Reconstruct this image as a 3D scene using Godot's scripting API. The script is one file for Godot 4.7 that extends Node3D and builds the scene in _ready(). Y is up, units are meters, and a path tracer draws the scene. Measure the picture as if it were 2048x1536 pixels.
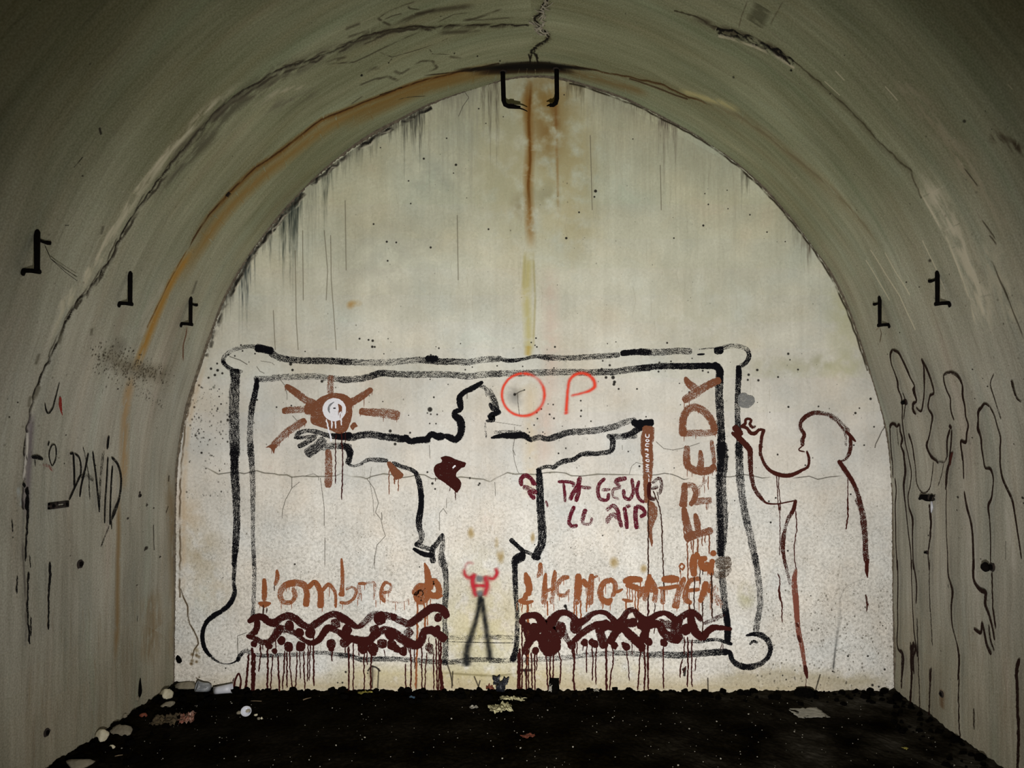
extends Node3D
# An abandoned vaulted tunnel whose white end wall is covered with naive brush and spray drawings.
# Lengths are metres; the end wall stands at END_Z, the eye at the origin's height EYE.

const END_Z := -5.0523
const EYE := 1.7352
const MID_X := -0.1115          # centre line of the tunnel
const Z_NEAR := -2.36        # the detailed vault lining reaches from the end wall to here
const Z_BACK := 3.6          # the tunnel goes on behind the camera
const S_MAX := 5.6176
const S_WALL := 4.02         # below this arc length the lining counts as side wall

var profile := PackedVector2Array([Vector2(0.0000, 4.2853), Vector2(0.0779, 4.2817), Vector2(0.1553, 4.2718), Vector2(0.2319, 4.2572), Vector2(0.3077, 4.2387), Vector2(0.3825, 4.2167), Vector2(0.4566, 4.1921), Vector2(0.5303, 4.1666), Vector2(0.6038, 4.1403), Vector2(0.6766, 4.1122), Vector2(0.7481, 4.0810), Vector2(0.8181, 4.0465), Vector2(0.8871, 4.0101), Vector2(0.9559, 3.9735), Vector2(1.0250, 3.9372), Vector2(1.0938, 3.9004), Vector2(1.1615, 3.8616), Vector2(1.2276, 3.8201), Vector2(1.2919, 3.7759), Vector2(1.3545, 3.7294), Vector2(1.4157, 3.6810), Vector2(1.4752, 3.6305), Vector2(1.5328, 3.5779), Vector2(1.5886, 3.5233), Vector2(1.6428, 3.4672), Vector2(1.6957, 3.4099), Vector2(1.7474, 3.3515), Vector2(1.7979, 3.2920), Vector2(1.8474, 3.2317), Vector2(1.8957, 3.1704), Vector2(1.9427, 3.1081), Vector2(1.9876, 3.0443), Vector2(2.0299, 2.9788), Vector2(2.0695, 2.9116), Vector2(2.1066, 2.8429), Vector2(2.1417, 2.7732), Vector2(2.1744, 2.7024), Vector2(2.2045, 2.6304), Vector2(2.2321, 2.5575), Vector2(2.2577, 2.4838), Vector2(2.2823, 2.4097), Vector2(2.3067, 2.3356), Vector2(2.3314, 2.2616), Vector2(2.3558, 2.1875), Vector2(2.3791, 2.1130), Vector2(2.4012, 2.0382), Vector2(2.4217, 1.9629), Vector2(2.4401, 1.8871), Vector2(2.4558, 1.8107), Vector2(2.4687, 1.7337), Vector2(2.4788, 1.6564), Vector2(2.4866, 1.5788), Vector2(2.4924, 1.5009), Vector2(2.4965, 1.4230), Vector2(2.4991, 1.3451), Vector2(2.5005, 1.2670), Vector2(2.5011, 1.1890), Vector2(2.5013, 1.1110), Vector2(2.5014, 1.0330), Vector2(2.5018, 0.9550), Vector2(2.5024, 0.8769), Vector2(2.5031, 0.7989), Vector2(2.5039, 0.7209), Vector2(2.5048, 0.6429), Vector2(2.5057, 0.5649), Vector2(2.5067, 0.4868), Vector2(2.5078, 0.4088), Vector2(2.5089, 0.3308), Vector2(2.5101, 0.2528), Vector2(2.5113, 0.1748), Vector2(2.5126, 0.0968), Vector2(2.5141, 0.0188), Vector2(2.5157, -0.0592)])
var mats := {}
var names := {}
var layer := 0.0
var noise := FastNoiseLite.new()
var vault_ht := {}


class Canvas:
	var w: int
	var h: int
	var k: float            # pixels per metre
	var ox: float
	var oy: float
	var down := true        # second coordinate runs upwards in the world, downwards in the image
	var px: PackedByteArray
	var ht: PackedByteArray
	var nz: PackedByteArray

	func _init(w_: int, h_: int, k_: float, ox_: float, oy_: float, down_: bool) -> void:
		w = w_; h = h_; k = k_; ox = ox_; oy = oy_; down = down_
		px.resize(w * h * 3)
		ht.resize(w * h)

	func ix(a: float) -> float:
		return (a - ox) * k

	func iy(b: float) -> float:
		return (oy - b) * k if down else (b - oy) * k

	func put(o: int, a: float, r: int, g: int, b: int) -> void:
		var i := o * 3
		px[i] = int(px[i] + (r - px[i]) * a)
		px[i + 1] = int(px[i + 1] + (g - px[i + 1]) * a)
		px[i + 2] = int(px[i + 2] + (b - px[i + 2]) * a)

	# a mark along a polyline: wm wide, softened edge, broken up by the noise
	func line(p: Array, wm: float, r: int, g: int, b: int, a := 1.0, soft := 0.5, brk := 0.0, dh := 0) -> void:
		var rad := maxf(wm * k * 0.5, 0.6)
		var whole := 0.0
		for n in range(0, p.size() - 3, 2):
			whole += Vector2(p[n + 2] - p[n], p[n + 3] - p[n + 1]).length()
		var done := 0.0
		var prior := 0.0
		for n in range(0, p.size() - 3, 2):
			done += prior
			prior = Vector2(p[n + 2] - p[n], p[n + 3] - p[n + 1]).length()
			var x0 := ix(p[n]); var y0 := iy(p[n + 1]); var x1 := ix(p[n + 2]); var y1 := iy(p[n + 3])
			var dx := x1 - x0; var dy := y1 - y0
			var l2 := maxf(dx * dx + dy * dy, 0.0001)
			var xa := maxi(0, int(minf(x0, x1) - rad - 1)); var xb := mini(w - 1, int(maxf(x0, x1) + rad + 1))
			var ya := maxi(0, int(minf(y0, y1) - rad - 1)); var yb := mini(h - 1, int(maxf(y0, y1) + rad + 1))
			var steep := absf(dy) > absf(dx)
			for y in range(ya, yb + 1):
				var fa := xa; var fb := xb
				if absf(dy) > 0.5 and absf(dx) > rad:      # only the slanted band
					var xm := x0 + dx * clampf((y - y0) / dy, -1.0, 2.0)
					var half := rad * sqrt(l2) / absf(dy) + 1.0
					fa = maxi(xa, int(xm - half)); fb = mini(xb, int(xm + half + 1))
				for x in range(fa, fb + 1):
					var t := ((x - x0) * dx + (y - y0) * dy) / l2
					if t < 0.0 or t >= 1.0:
						continue
					var ex := x - x0 - dx * t; var ey := y - y0 - dy * t
					var d := sqrt(ex * ex + ey * ey) / rad
					if d >= 1.0:
						continue
					var f := minf(1.0, (1.0 - d) / maxf(soft, 0.05)) * a
					if soft > 0.65:
						var u := (done + prior * t) / whole
						f *= clampf(minf(u, 1.0 - u) * 7.0, 0.0, 1.0)
					var o := y * w + x
					if brk > 0.0:
						f *= clampf((nz[o] / 255.0 - brk) * 3.0 + 0.5, 0.0, 1.0)
					if f > 0.0:
						put(o, f, r, g, b)
						if dh != 0:
							ht[o] = clampi(ht[o] + int(dh * f), 0, 255)

	func blob(cx: float, cy: float, rx: float, ry: float, r: int, g: int, b: int, a := 1.0, soft := 1.0, brk := 0.0, dh := 0) -> void:
		var x0 := ix(cx); var y0 := iy(cy); var px_ := maxf(rx * k, 0.8); var py_ := maxf(ry * k, 0.8)
		for y in range(maxi(0, int(y0 - py_)), mini(h, int(y0 + py_) + 2)):
			for x in range(maxi(0, int(x0 - px_)), mini(w, int(x0 + px_) + 2)):
				var d := sqrt(pow((x - x0) / px_, 2.0) + pow((y - y0) / py_, 2.0))
				if d >= 1.0:
					continue
				var f := minf(1.0, (1.0 - d) / maxf(soft, 0.05)) * a
				var o := y * w + x
				if brk > 0.0:
					f *= clampf((nz[o] / 255.0 - brk) * 2.2 + 0.5, 0.0, 1.0)
				put(o, f, r, g, b)
				if dh != 0:
					ht[o] = clampi(ht[o] + int(dh * f), 0, 255)

	# small pits and specks [x, y, r, ...], lengths in millimetres
	func pits(p: Array, r: int, g: int, b: int) -> void:
		for i in range(0, p.size(), 3):
			blob(p[i] * 0.001, p[i + 1] * 0.001, p[i + 2] * 0.001, p[i + 2] * 0.001, r, g, b, 0.92, 0.35, 0.0, -80)

	# water runs: every column starts at the upper edge line and ends at its own length
	func runs(p: Array, length: float, r: int, g: int, b: int, a: float, sd: int) -> void:
		var n := FastNoiseLite.new()
		n.seed = sd
		n.frequency = 0.09
		n.fractal_octaves = 3
		for m in range(0, p.size() - 3, 2):
			var x0 := ix(p[m]); var y0 := iy(p[m + 1]); var x1 := ix(p[m + 2]); var y1 := iy(p[m + 3])
			for x in range(maxi(0, int(x0)), mini(w, int(x1) + 1)):
				var t := (x - x0) / maxf(x1 - x0, 0.001)
				var top := lerpf(y0, y1, clampf(t, 0, 1))
				var s := n.get_noise_2d(x, 7.0) * 0.5 + 0.5
				var l := length * k * pow(s, 1.6) * 2.2
				var side := minf(1.0, minf(x - x0, x1 - x) / 6.0)
				for y in range(maxi(0, int(top)), mini(h, int(top + l))):
					var q := (y - top) / l
					var f := a * (1.0 - q) * (0.35 + 0.9 * absf(n.get_noise_2d(x * 1.7, y * 0.12 + 90.0)) * 2.0) * side
					put(y * w + x, clampf(f, 0, 0.95), r, g, b)

	func scatter(x0: float, y0: float, x1: float, y1: float, n: int, r0: float, r1: float, r: int, g: int, b: int, a: float, sd: int, dh := 0) -> void:
		var rn := RandomNumberGenerator.new()
		rn.seed = sd
		for i in n:
			var q := lerpf(r0, r1, pow(rn.randf(), 2.5))
			blob(rn.randf_range(x0, x1), rn.randf_range(y0, y1), q, q * rn.randf_range(0.7, 1.5), r, g, b, a * rn.randf_range(0.4, 1.0), 0.5, 0.0, dh)

	# specks thronging round a polyline [a, b, width, ...]
	func cluster(p: Array, n: int, r0: float, r1: float, r: int, g: int, b: int, a: float, sd: int) -> void:
		var rn := RandomNumberGenerator.new()
		rn.seed = sd
		for i in n:
			var t := rn.randf() * (p.size() / 3 - 1)
			var m := int(t) * 3
			var f := t - int(t)
			var wd: float = lerpf(p[m + 2], p[m + 5], f)
			blob(lerpf(p[m], p[m + 3], f) + rn.randfn(0, wd * 0.3), lerpf(p[m + 1], p[m + 4], f) + rn.randfn(0, wd * 0.5), rn.randf_range(r0, r1), rn.randf_range(r0, r1), r, g, b, a * rn.randf_range(0.4, 1.0), 0.6, 0.0, -30)

	# many fine marks laid along one direction
	func hairs(x0: float, y0: float, x1: float, y1: float, n: int, dx: float, dy: float, wm: float, r: int, g: int, b: int, a: float, sd: int, brk := 0.0) -> void:
		var rn := RandomNumberGenerator.new()
		rn.seed = sd
		for i in n:
			var x := rn.randf_range(x0, x1); var y := rn.randf_range(y0, y1); var l := rn.randf_range(0.3, 1.0); var j := rn.randf_range(-0.12, 0.12)
			line([x, y, x + dx * l * 0.5 + dy * l * j, y + dy * l * 0.5 + dx * l * j, x + dx * l, y + dy * l], wm * rn.randf_range(0.5, 1.3), r, g, b, a * rn.randf_range(0.3, 1.0), 0.9, brk)

	func texture() -> ImageTexture:
		return ImageTexture.create_from_image(Image.create_from_data(w, h, false, Image.FORMAT_RGB8, px))

	func relief() -> ImageTexture:
		return ImageTexture.create_from_image(Image.create_from_data(w, h, false, Image.FORMAT_L8, ht))


# ------------------------------------------------------------------ helpers

func numbered(parent: Node, called: String) -> String:
	var key := str(parent.get_instance_id()) + called
	var n: int = names.get(key, -1) + 1
	names[key] = n
	return called if n == 0 else "%s_%03d" % [called, n]


func own(parent: Node, called: String, m: Mesh, mat: Material = null, label := "") -> MeshInstance3D:
	var o := MeshInstance3D.new()
	o.name = numbered(parent, called)
	o.mesh = m
	if mat:
		o.material_override = mat
	if label:
		o.set_meta("label", label)
	parent.add_child(o, true)
	return o


func thing(called: String, label: String, category: String, at: Vector3, group := "", turn := Vector3.ZERO) -> Node3D:
	var o := Node3D.new()
	o.name = numbered(self, called)
	add_child(o, true)
	o.position = at
	o.rotation = turn
	tag(o, label, category, group)
	return o


func tag(o: Node, label: String, category: String, group := "") -> void:
	o.set_meta("label", label)
	o.set_meta("category", category)
	if group:
		o.set_meta("group", group)


func noise_bytes(sd: int, freq: float, w: int, h: int, oct := 3, gen_w := 0, gen_h := 0) -> PackedByteArray:
	noise.seed = sd
	noise.frequency = freq
	noise.fractal_octaves = oct
	noise.noise_type = FastNoiseLite.TYPE_SIMPLEX_SMOOTH
	var im := noise.get_image(gen_w if gen_w else w, gen_h if gen_h else h, false, false, true)
	if gen_w and (gen_w != w or gen_h != h):
		im.resize(w, h, Image.INTERPOLATE_CUBIC)
	im.convert(Image.FORMAT_L8)
	return im.get_data()


func mesh_of(v: PackedVector3Array, n: PackedVector3Array, uv: PackedVector2Array, ids: PackedInt32Array, col := PackedColorArray(), into: ArrayMesh = null) -> ArrayMesh:
	var a := []
	a.resize(Mesh.ARRAY_MAX)
	a[Mesh.ARRAY_VERTEX] = v
	a[Mesh.ARRAY_INDEX] = ids
	if n.size():
		a[Mesh.ARRAY_NORMAL] = n
	if uv.size():
		a[Mesh.ARRAY_TEX_UV] = uv
	if col.size():
		a[Mesh.ARRAY_COLOR] = col
	var m := into if into else ArrayMesh.new()
	m.add_surface_from_arrays(Mesh.PRIMITIVE_TRIANGLES, a)
	return m


# profile of the vault at signed arc length s from the crown
func prof(s: float) -> Vector2:
	var t := absf(s) / S_MAX * (profile.size() - 1)
	var i := clampi(int(t), 0, profile.size() - 2)
	var f := t - i
	var a := profile[i - 1] if i > 0 else Vector2(-profile[1].x, profile[1].y)
	var d := profile[i + 2] if i + 2 < profile.size() else profile[i + 1] * 2.0 - profile[i]
	var p := profile[i].cubic_interpolate(profile[i + 1], a, d, f)
	return Vector2(p.x * signf(s) if s != 0.0 else 0.0, p.y)


func prof_normal(s: float) -> Vector3:
	var a := prof(s - 0.02)
	var b := prof(s + 0.02)
	if absf(s) < 0.021:
		return Vector3(0, -1, 0)
	var t := (b - a).normalized()
	var n := Vector3(-t.y, t.x, 0)
	return n if n.dot(Vector3(-prof(s).x, 1.4 - prof(s).y, 0)) > 0.0 else -n


func wave(s: float, z: float) -> float:
	return noise_lo.get_noise_2d(s * 100.0, z * 100.0) * 0.012

var noise_lo := FastNoiseLite.new()


# a point of the lining, lifted by off
func lining(s: float, z: float, off := 0.0) -> Vector3:
	var p := prof(s)
	var q := Vector3(p.x + MID_X, p.y, z)
	var h := 0.0
	if z < Z_NEAR:
		h = relief_at(s, z)
	return q + prof_normal(s) * (off + h)


func relief_at(s: float, z: float) -> float:
	var c: Canvas = vault_ht[1 if s >= 0.0 else -1]
	var x := clampi(int(absf(s) * c.k), 0, c.w - 1)
	var y := clampi(int((z - c.oy) * c.k), 0, c.h - 1)
	var r := 2
	var t := 0.0
	for d in [[0, 0], [r, 0], [-r, 0], [0, r], [0, -r]]:
		t += c.ht[clampi(y + d[1], 0, c.h - 1) * c.w + clampi(x + d[0], 0, c.w - 1)]
	var edge := clampf((Z_NEAR - z) / 0.15, 0.0, 1.0)
	return ((t / 5.0 - 128.0) / 128.0 * 0.016 + wave(s, z)) * edge * clampf(absf(s) / 0.05, 0.0, 1.0)


# ------------------------------------------------------------------ paint on the walls

func curve_through(p: Array, step: float) -> Array:
	# Catmull-Rom samples [position, key index]
	var k := PackedVector2Array()
	for i in range(0, p.size(), 2):
		k.append(Vector2(p[i], p[i + 1]))
	var out := []
	for i in range(k.size() - 1):
		var a := k[i - 1] if i > 0 else k[i] * 2.0 - k[i + 1]
		var d := k[i + 2] if i + 2 < k.size() else k[i + 1] * 2.0 - k[i]
		var n := maxi(2, int(ceil(k[i].distance_to(k[i + 1]) / step)))
		for j in n:
			var f := float(j) / n
			var la := k[i].distance_to(k[i + 1])
			out.append([k[i].cubic_interpolate_in_time(k[i + 1], a, d, f, la, -a.distance_to(k[i]), la + d.distance_to(k[i + 1])), i + f])
	out.append([k[-1], float(k.size() - 1)])
	return out


func along(list: Array, t: float) -> float:
	if list.size() == 1:
		return list[0]
	var i := clampi(int(t), 0, list.size() - 2)
	return lerpf(list[i], list[i + 1], clampf(t - i, 0, 1))


func on_wall(vault: bool, p: Vector2, off: float) -> Array:
	if vault:
		return [lining(p.x, p.y, off), prof_normal(p.x)]
	return [Vector3(p.x, p.y, END_Z + off), Vector3(0, 0, 1)]


func cover(c: float) -> float:
	return 0.1 / (0.1 + 0.9 * (1.0 - c))


# a film of paint made of strokes: [points, widths, coverages]
func film(parent: Node3D, vault: bool, called: String, mat: String, strokes: Array, label := "") -> void:
	var v := PackedVector3Array(); var nn := PackedVector3Array(); var uv := PackedVector2Array(); var col := PackedColorArray(); var ids := PackedInt32Array()
	var spray := mat.begins_with("spray")
	var cols := [-1.12, -0.96, -0.78, 0.0, 0.78, 0.96, 1.12]
	if spray:
		cols = [-1.5, -1.05, -0.7, -0.35, 0.0, 0.35, 0.7, 1.05, 1.5]
	var all := strokes.duplicate()
	if mat in ["brown", "orange"] and called != "drip" and not vault:
		# short runs below the wet places
		var rn := RandomNumberGenerator.new()
		rn.seed = hash(str(strokes[0][0]))
		for st in strokes:
			for i in range(0, st[0].size(), 2):
				if rn.randf() < 0.55:
					var x: float = st[0][i] + rn.randf_range(-0.015, 0.015)
					var y: float = st[0][i + 1]
					var l := 0.012 + 0.05 * pow(rn.randf(), 2.0)
					all.append([[x, y - 0.008, x + 0.0006, y - 0.02 - l * 0.5, x, y - 0.022 - l], [0.005, 0.0038], [1.0, 0.97]])
	var runny := called in ["drip", "dark_run"]
	for st in all:
		layer += 0.000018
		var off := (0.0028 if vault else 0.0006) + layer
		var wide: Array = st[1]
		var cov: Array = st[2]
		var pts: Array = st[0].duplicate()
		if not vault and not spray:
			# the brush lands a little before and lifts a little after
			var m0 := pts.size()
			var e0 := Vector2(pts[0] - pts[2], pts[1] - pts[3]).normalized() * minf(wide[0] * 0.32, 0.02)
			var e1 := Vector2(pts[m0 - 2] - pts[m0 - 4], pts[m0 - 1] - pts[m0 - 3]).normalized() * minf(wide[-1] * 0.32, 0.02)
			pts[0] += e0.x; pts[1] += e0.y; pts[m0 - 2] += e1.x; pts[m0 - 1] += e1.y
		var sm := curve_through(pts, 0.012 if vault else 0.009)
		var sd := float(hash(str(st[0])) % 1000)
		var run := 0.0
		var first := v.size()
		for i in sm.size():
			var p: Vector2 = sm[i][0]
			var a: Vector2 = sm[maxi(i - 1, 0)][0]
			var b: Vector2 = sm[mini(i + 1, sm.size() - 1)][0]
			if i > 0:
				run += p.distance_to(a)
			var dir := (b - a).normalized()
			var side := Vector2(-dir.y, dir.x)
			var hw := along(wide, sm[i][1] / maxf(1.0, (st[0].size() / 2.0 - 1.0)) * (wide.size() - 1)) * 0.5
			var c := along(cov, sm[i][1] / maxf(1.0, (st[0].size() / 2.0 - 1.0)) * (cov.size() - 1))
			if spray:
				hw *= 1.3
			hw *= 1.0 + (0.5 if runny else 0.12) * noise.get_noise_2d(run * (1500.0 if runny else 900.0), sd * 3.1)
			if runny:
				p += side * 0.006 * noise.get_noise_2d(run * 800.0, sd * 5.3 + 40.0)
			var ends := minf(i, sm.size() - 1 - i)
			if not spray and ends < 2:
				hw *= 0.55 if ends == 0 else 0.86
			for q: float in cols:
				var jag := 1.0 + (0.12 * noise.get_noise_2d(run * 2600.0 + q * 37.0, sd) if absf(q) > 0.8 else 0.0)
				var at := on_wall(vault, p + side * hw * q * jag, off)
				v.append(at[0]); nn.append(at[1])
				uv.append(Vector2(run / 0.32 + sd * 0.37, q * hw / 0.32 + sd * 0.13))
				var al: float
				if spray:
					al = c * exp(-q * q * 2.4) * 1.15 * (0.88 + 0.3 * noise.get_noise_2d(run * 700.0 + sd, q * 60.0))
					if ends < 2:
						al *= 0.35 + 0.3 * ends
					if absf(q) > 1.4:
						al = 0.0
				else:
					al = cover(c if absf(q) < 0.9 else (c * 0.92 - 0.03 if absf(q) < 1.0 else maxf(0.02, c * 0.5 - 0.2)))
				col.append(Color(1, 1, 1, clampf(al, 0.0, 1.0)))
		var m := cols.size()
		for i in sm.size() - 1:
			for j in m - 1:
				var o := first + i * m + j
				var x := (v[o + 1] - v[o]).cross(v[o + m] - v[o])
				if x.dot(nn[o]) < 0.0:
					ids.append_array([o, o + 1, o + m, o + 1, o + m + 1, o + m])
				else:
					ids.append_array([o, o + m, o + 1, o + 1, o + m, o + m + 1])
	own(parent, called, mesh_of(v, nn, uv, ids, col), mats[mat], label)


func film_shape(parent: Node3D, called: String, mat: String, p: Array, cov := 0.96) -> void:
	layer += 0.000018
	var flat := PackedVector2Array()
	var sm := curve_through(p + [p[0], p[1]], 0.012 if cov < 2.0 else 0.006)
	for i in sm.size() - 1:
		var q: Vector2 = sm[i][0]
		flat.append(q + Vector2(noise.get_noise_2d(q.x * 2200.0, q.y * 2200.0), noise.get_noise_2d(q.y * 2200.0, q.x * 2200.0)) * 0.003)
	var tri := Geometry2D.triangulate_polygon(flat)
	var v := PackedVector3Array(); var nn := PackedVector3Array(); var uv := PackedVector2Array(); var col := PackedColorArray()
	for q in flat:
		v.append(Vector3(q.x, q.y, END_Z + 0.0006 + layer)); nn.append(Vector3(0, 0, 1)); uv.append(q / 0.32); col.append(Color(1, 1, 1, cover(cov)))
	for i in range(0, tri.size(), 3):
		if (v[tri[i + 1]] - v[tri[i]]).cross(v[tri[i + 2]] - v[tri[i]]).z > 0.0:
			var t := tri[i + 1]; tri[i + 1] = tri[i + 2]; tri[i + 2] = t
	own(parent, called, mesh_of(v, nn, uv, tri, col), mats[mat])


func drawing(wall: Node3D, called: String, label: String) -> Node3D:
	var o := Node3D.new()
	o.name = numbered(wall, called)
	o.set_meta("label", label)
	wall.add_child(o, true)
	return o


func make_paints() -> void:
	# bristle grain: evenly spread grey values, so that a threshold gives the wanted coverage
	var n := 512
	noise.noise_type = FastNoiseLite.TYPE_SIMPLEX_SMOOTH
	noise.fractal_octaves = 2
	noise.seed = 5; noise.frequency = 0.09; noise.fractal_gain = 0.9
	var fine := noise.get_seamless_image(n, n, false, false, 0.1, true)
	noise.seed = 6; noise.frequency = 0.05; noise.fractal_gain = 0.5
	var bristle := noise.get_seamless_image(n / 5, n, false, false, 0.1, true)
	bristle.resize(n, n, Image.INTERPOLATE_CUBIC)
	noise.seed = 8; noise.frequency = 0.016
	var wide := noise.get_seamless_image(n, n, false, false, 0.1, true)
	for im: Image in [fine, bristle, wide]:
		im.convert(Image.FORMAT_L8)
	var a := fine.get_data(); var b := bristle.get_data(); var c := wide.get_data()
	var mixed := PackedInt32Array(); mixed.resize(n * n)
	var hist := PackedInt32Array(); hist.resize(256)
	for i in n * n:
		var t := (a[i] * 12 + b[i] * 3 + c[i] * 2) / 17
		mixed[i] = t
		hist[t] += 1
	var rank := PackedInt32Array(); rank.resize(256)
	var sum := 0
	for i in 256:
		sum += hist[i]
		rank[i] = int(255.0 * (0.1 + 0.9 * sum / float(n * n)))
	var data := PackedByteArray(); data.resize(n * n * 4)
	for i in n * n:
		data[i * 4] = 255; data[i * 4 + 1] = 255; data[i * 4 + 2] = 255; data[i * 4 + 3] = rank[mixed[i]]
	var grain := ImageTexture.create_from_image(Image.create_from_data(n, n, false, Image.FORMAT_RGBA8, data))
	var hue := {
		"black": [12, 12, 16], "marker": [16, 15, 16], "brown": [118, 74, 52], "orange": [138, 82, 50], "dark_red": [56, 20, 17], "dark_brown": [56, 34, 24], "purple": [90, 24, 38],
		"red_brown": [66, 29, 23], "red_wash": [126, 74, 60], "white": [226, 226, 232], "grey": [120, 122, 126], "grey_dab": [124, 125, 124], "grey_brown": [84, 70, 58], "line_brown": [34, 20, 16], "red_mark": [130, 44, 38],
		"spray_black": [30, 32, 34], "spray_red": [192, 44, 58], "spray_grey": [118, 120, 122], "spray_orange": [238, 72, 48],
	}
	for key: String in hue:
		var m := StandardMaterial3D.new()
		m.resource_name = key
		m.albedo_color = Color8(hue[key][0], hue[key][1], hue[key][2])
		m.vertex_color_use_as_albedo = true
		m.roughness = 0.75
		m.metallic_specular = 0.15
		if key.begins_with("spray"):
			m.transparency = BaseMaterial3D.TRANSPARENCY_ALPHA
		else:
			m.albedo_texture = grain
			m.transparency = BaseMaterial3D.TRANSPARENCY_ALPHA_SCISSOR
			m.alpha_scissor_threshold = 0.1
		mats[key] = m


func plain(called: String, r: int, g: int, b: int, rough := 0.9, metal := 0.0) -> StandardMaterial3D:
	var m := StandardMaterial3D.new()
	m.resource_name = called
	m.albedo_color = Color8(r, g, b)
	m.roughness = rough
	m.metallic = metal
	mats[called] = m
	return m


# a plain material with a mottled surface
func mottled(called: String, c0: Color, c1: Color, freq: float, rough := 0.9, bump := 0.3, metal := 0.0) -> StandardMaterial3D:
	var n := FastNoiseLite.new()
	n.seed = hash(called) % 900
	n.frequency = freq
	n.fractal_octaves = 4
	var g := Gradient.new()
	g.set_color(0, c0)
	g.set_color(1, c1)
	var t := NoiseTexture2D.new()
	t.width = 256; t.height = 256; t.seamless = true; t.noise = n; t.color_ramp = g
	var hgt := NoiseTexture2D.new()
	hgt.width = 256; hgt.height = 256; hgt.seamless = true; hgt.noise = n
	var m := plain(called, 255, 255, 255, rough, metal)
	m.albedo_texture = t
	m.uv1_triplanar = true
	m.uv1_scale = Vector3.ONE * 4.0
	m.heightmap_enabled = true
	m.heightmap_texture = hgt
	m.heightmap_scale = bump
	return m


# ------------------------------------------------------------------ solid shapes

# tube along points, radius per point; squashed sections with aspect
func tube(p: Array, rad: Array, sides := 8, aspect := 1.0, spin := 0.0) -> ArrayMesh:
	var st := SurfaceTool.new()
	st.begin(Mesh.PRIMITIVE_TRIANGLES)
	tube_into(st, p, rad, sides, aspect, spin)
	st.generate_normals()
	return st.commit()


func tube_into(st: SurfaceTool, p: Array, rad: Array, sides := 8, aspect := 1.0, spin := 0.0) -> void:
	var rings := []
	var up := Vector3.UP
	for i in p.size():
		var t: Vector3 = (p[mini(i + 1, p.size() - 1)] - p[maxi(i - 1, 0)]).normalized()
		if absf(t.dot(up)) > 0.95:
			up = Vector3(0.3, 0.1, 1).normalized()
		var x := up.cross(t).normalized()
		var y := t.cross(x).normalized()
		up = y
		var r: float = rad[mini(i, rad.size() - 1)]
		var ring := []
		for j in sides:
			var a := TAU * j / sides + spin
			ring.append(p[i] + x * cos(a) * r + y * sin(a) * r * aspect)
		rings.append(ring)
	for i in rings.size() - 1:
		for j in sides:
			var k := (j + 1) % sides
			quad(st, rings[i][j], rings[i][k], rings[i + 1][k], rings[i + 1][j])
	for e in [0, rings.size() - 1]:
		for j in range(1, sides - 1):
			if e == 0:
				tri(st, rings[e][0], rings[e][j + 1], rings[e][j])
			else:
				tri(st, rings[e][0], rings[e][j], rings[e][j + 1])


func tri(st: SurfaceTool, a: Vector3, b: Vector3, c: Vector3) -> void:
	st.set_smooth_group(-1 if flat_shade else 0)
	st.add_vertex(a); st.add_vertex(c); st.add_vertex(b)

var flat_shade := false


func quad(st: SurfaceTool, a: Vector3, b: Vector3, c: Vector3, d: Vector3) -> void:
	tri(st, a, b, c)
	tri(st, a, c, d)


# turned profile [[r, y], ...] round y
func lathe(p: Array, sides := 20, wob := 0.0, sd := 0) -> ArrayMesh:
	var st := SurfaceTool.new()
	st.begin(Mesh.PRIMITIVE_TRIANGLES)
	for i in p.size() - 1:
		for j in sides:
			var q := []
			for e in [[i, j], [i, j + 1], [i + 1, j + 1], [i + 1, j]]:
				var a: float = TAU * e[1] / sides
				var r: float = p[e[0]][0] * (1.0 + wob * noise.get_noise_3d(cos(a) * 60.0, p[e[0]][1] * 900.0, sin(a) * 60.0 + sd * 50.0))
				q.append(Vector3(cos(a) * r, p[e[0]][1] + wob * 0.02 * noise.get_noise_2d(cos(a) * 80.0 + sd, sin(a) * 80.0), sin(a) * r))
			quad(st, q[0], q[3], q[2], q[1])
	st.index()
	st.generate_normals()
	return st.commit()


# angular lump: a sphere cut by random planes and roughened
func lump(size: Vector3, sd: int, cuts := 9, rough := 0.08, seg := 18) -> ArrayMesh:
	var rn := RandomNumberGenerator.new()
	rn.seed = sd
	var planes := []
	for i in cuts:
		planes.append([Vector3(rn.randf_range(-1, 1), rn.randf_range(-0.8, 1), rn.randf_range(-1, 1)).normalized(), rn.randf_range(0.55, 0.85)])
	var st := SurfaceTool.new()
	st.begin(Mesh.PRIMITIVE_TRIANGLES)
	var grid := []
	for i in seg / 2 + 1:
		var row := []
		for j in seg:
			var la := PI * i / (seg / 2.0)
			var lo := TAU * j / seg
			var d := Vector3(sin(la) * cos(lo), cos(la), sin(la) * sin(lo))
			var r := 1.0
			for pl in planes:
				var t: float = d.dot(pl[0])
				if t > 0.05:
					r = minf(r, pl[1] / t)
			r *= 1.0 + rough * noise.get_noise_3d(d.x * 130.0 + sd * 9, d.y * 130.0, d.z * 130.0)
			row.append(d * r * size * 0.5)
		grid.append(row)
	for i in seg / 2:
		for j in seg:
			quad(st, grid[i][j], grid[i][(j + 1) % seg], grid[i + 1][(j + 1) % seg], grid[i + 1][j])
	st.generate_normals()
	return st.commit()


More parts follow.
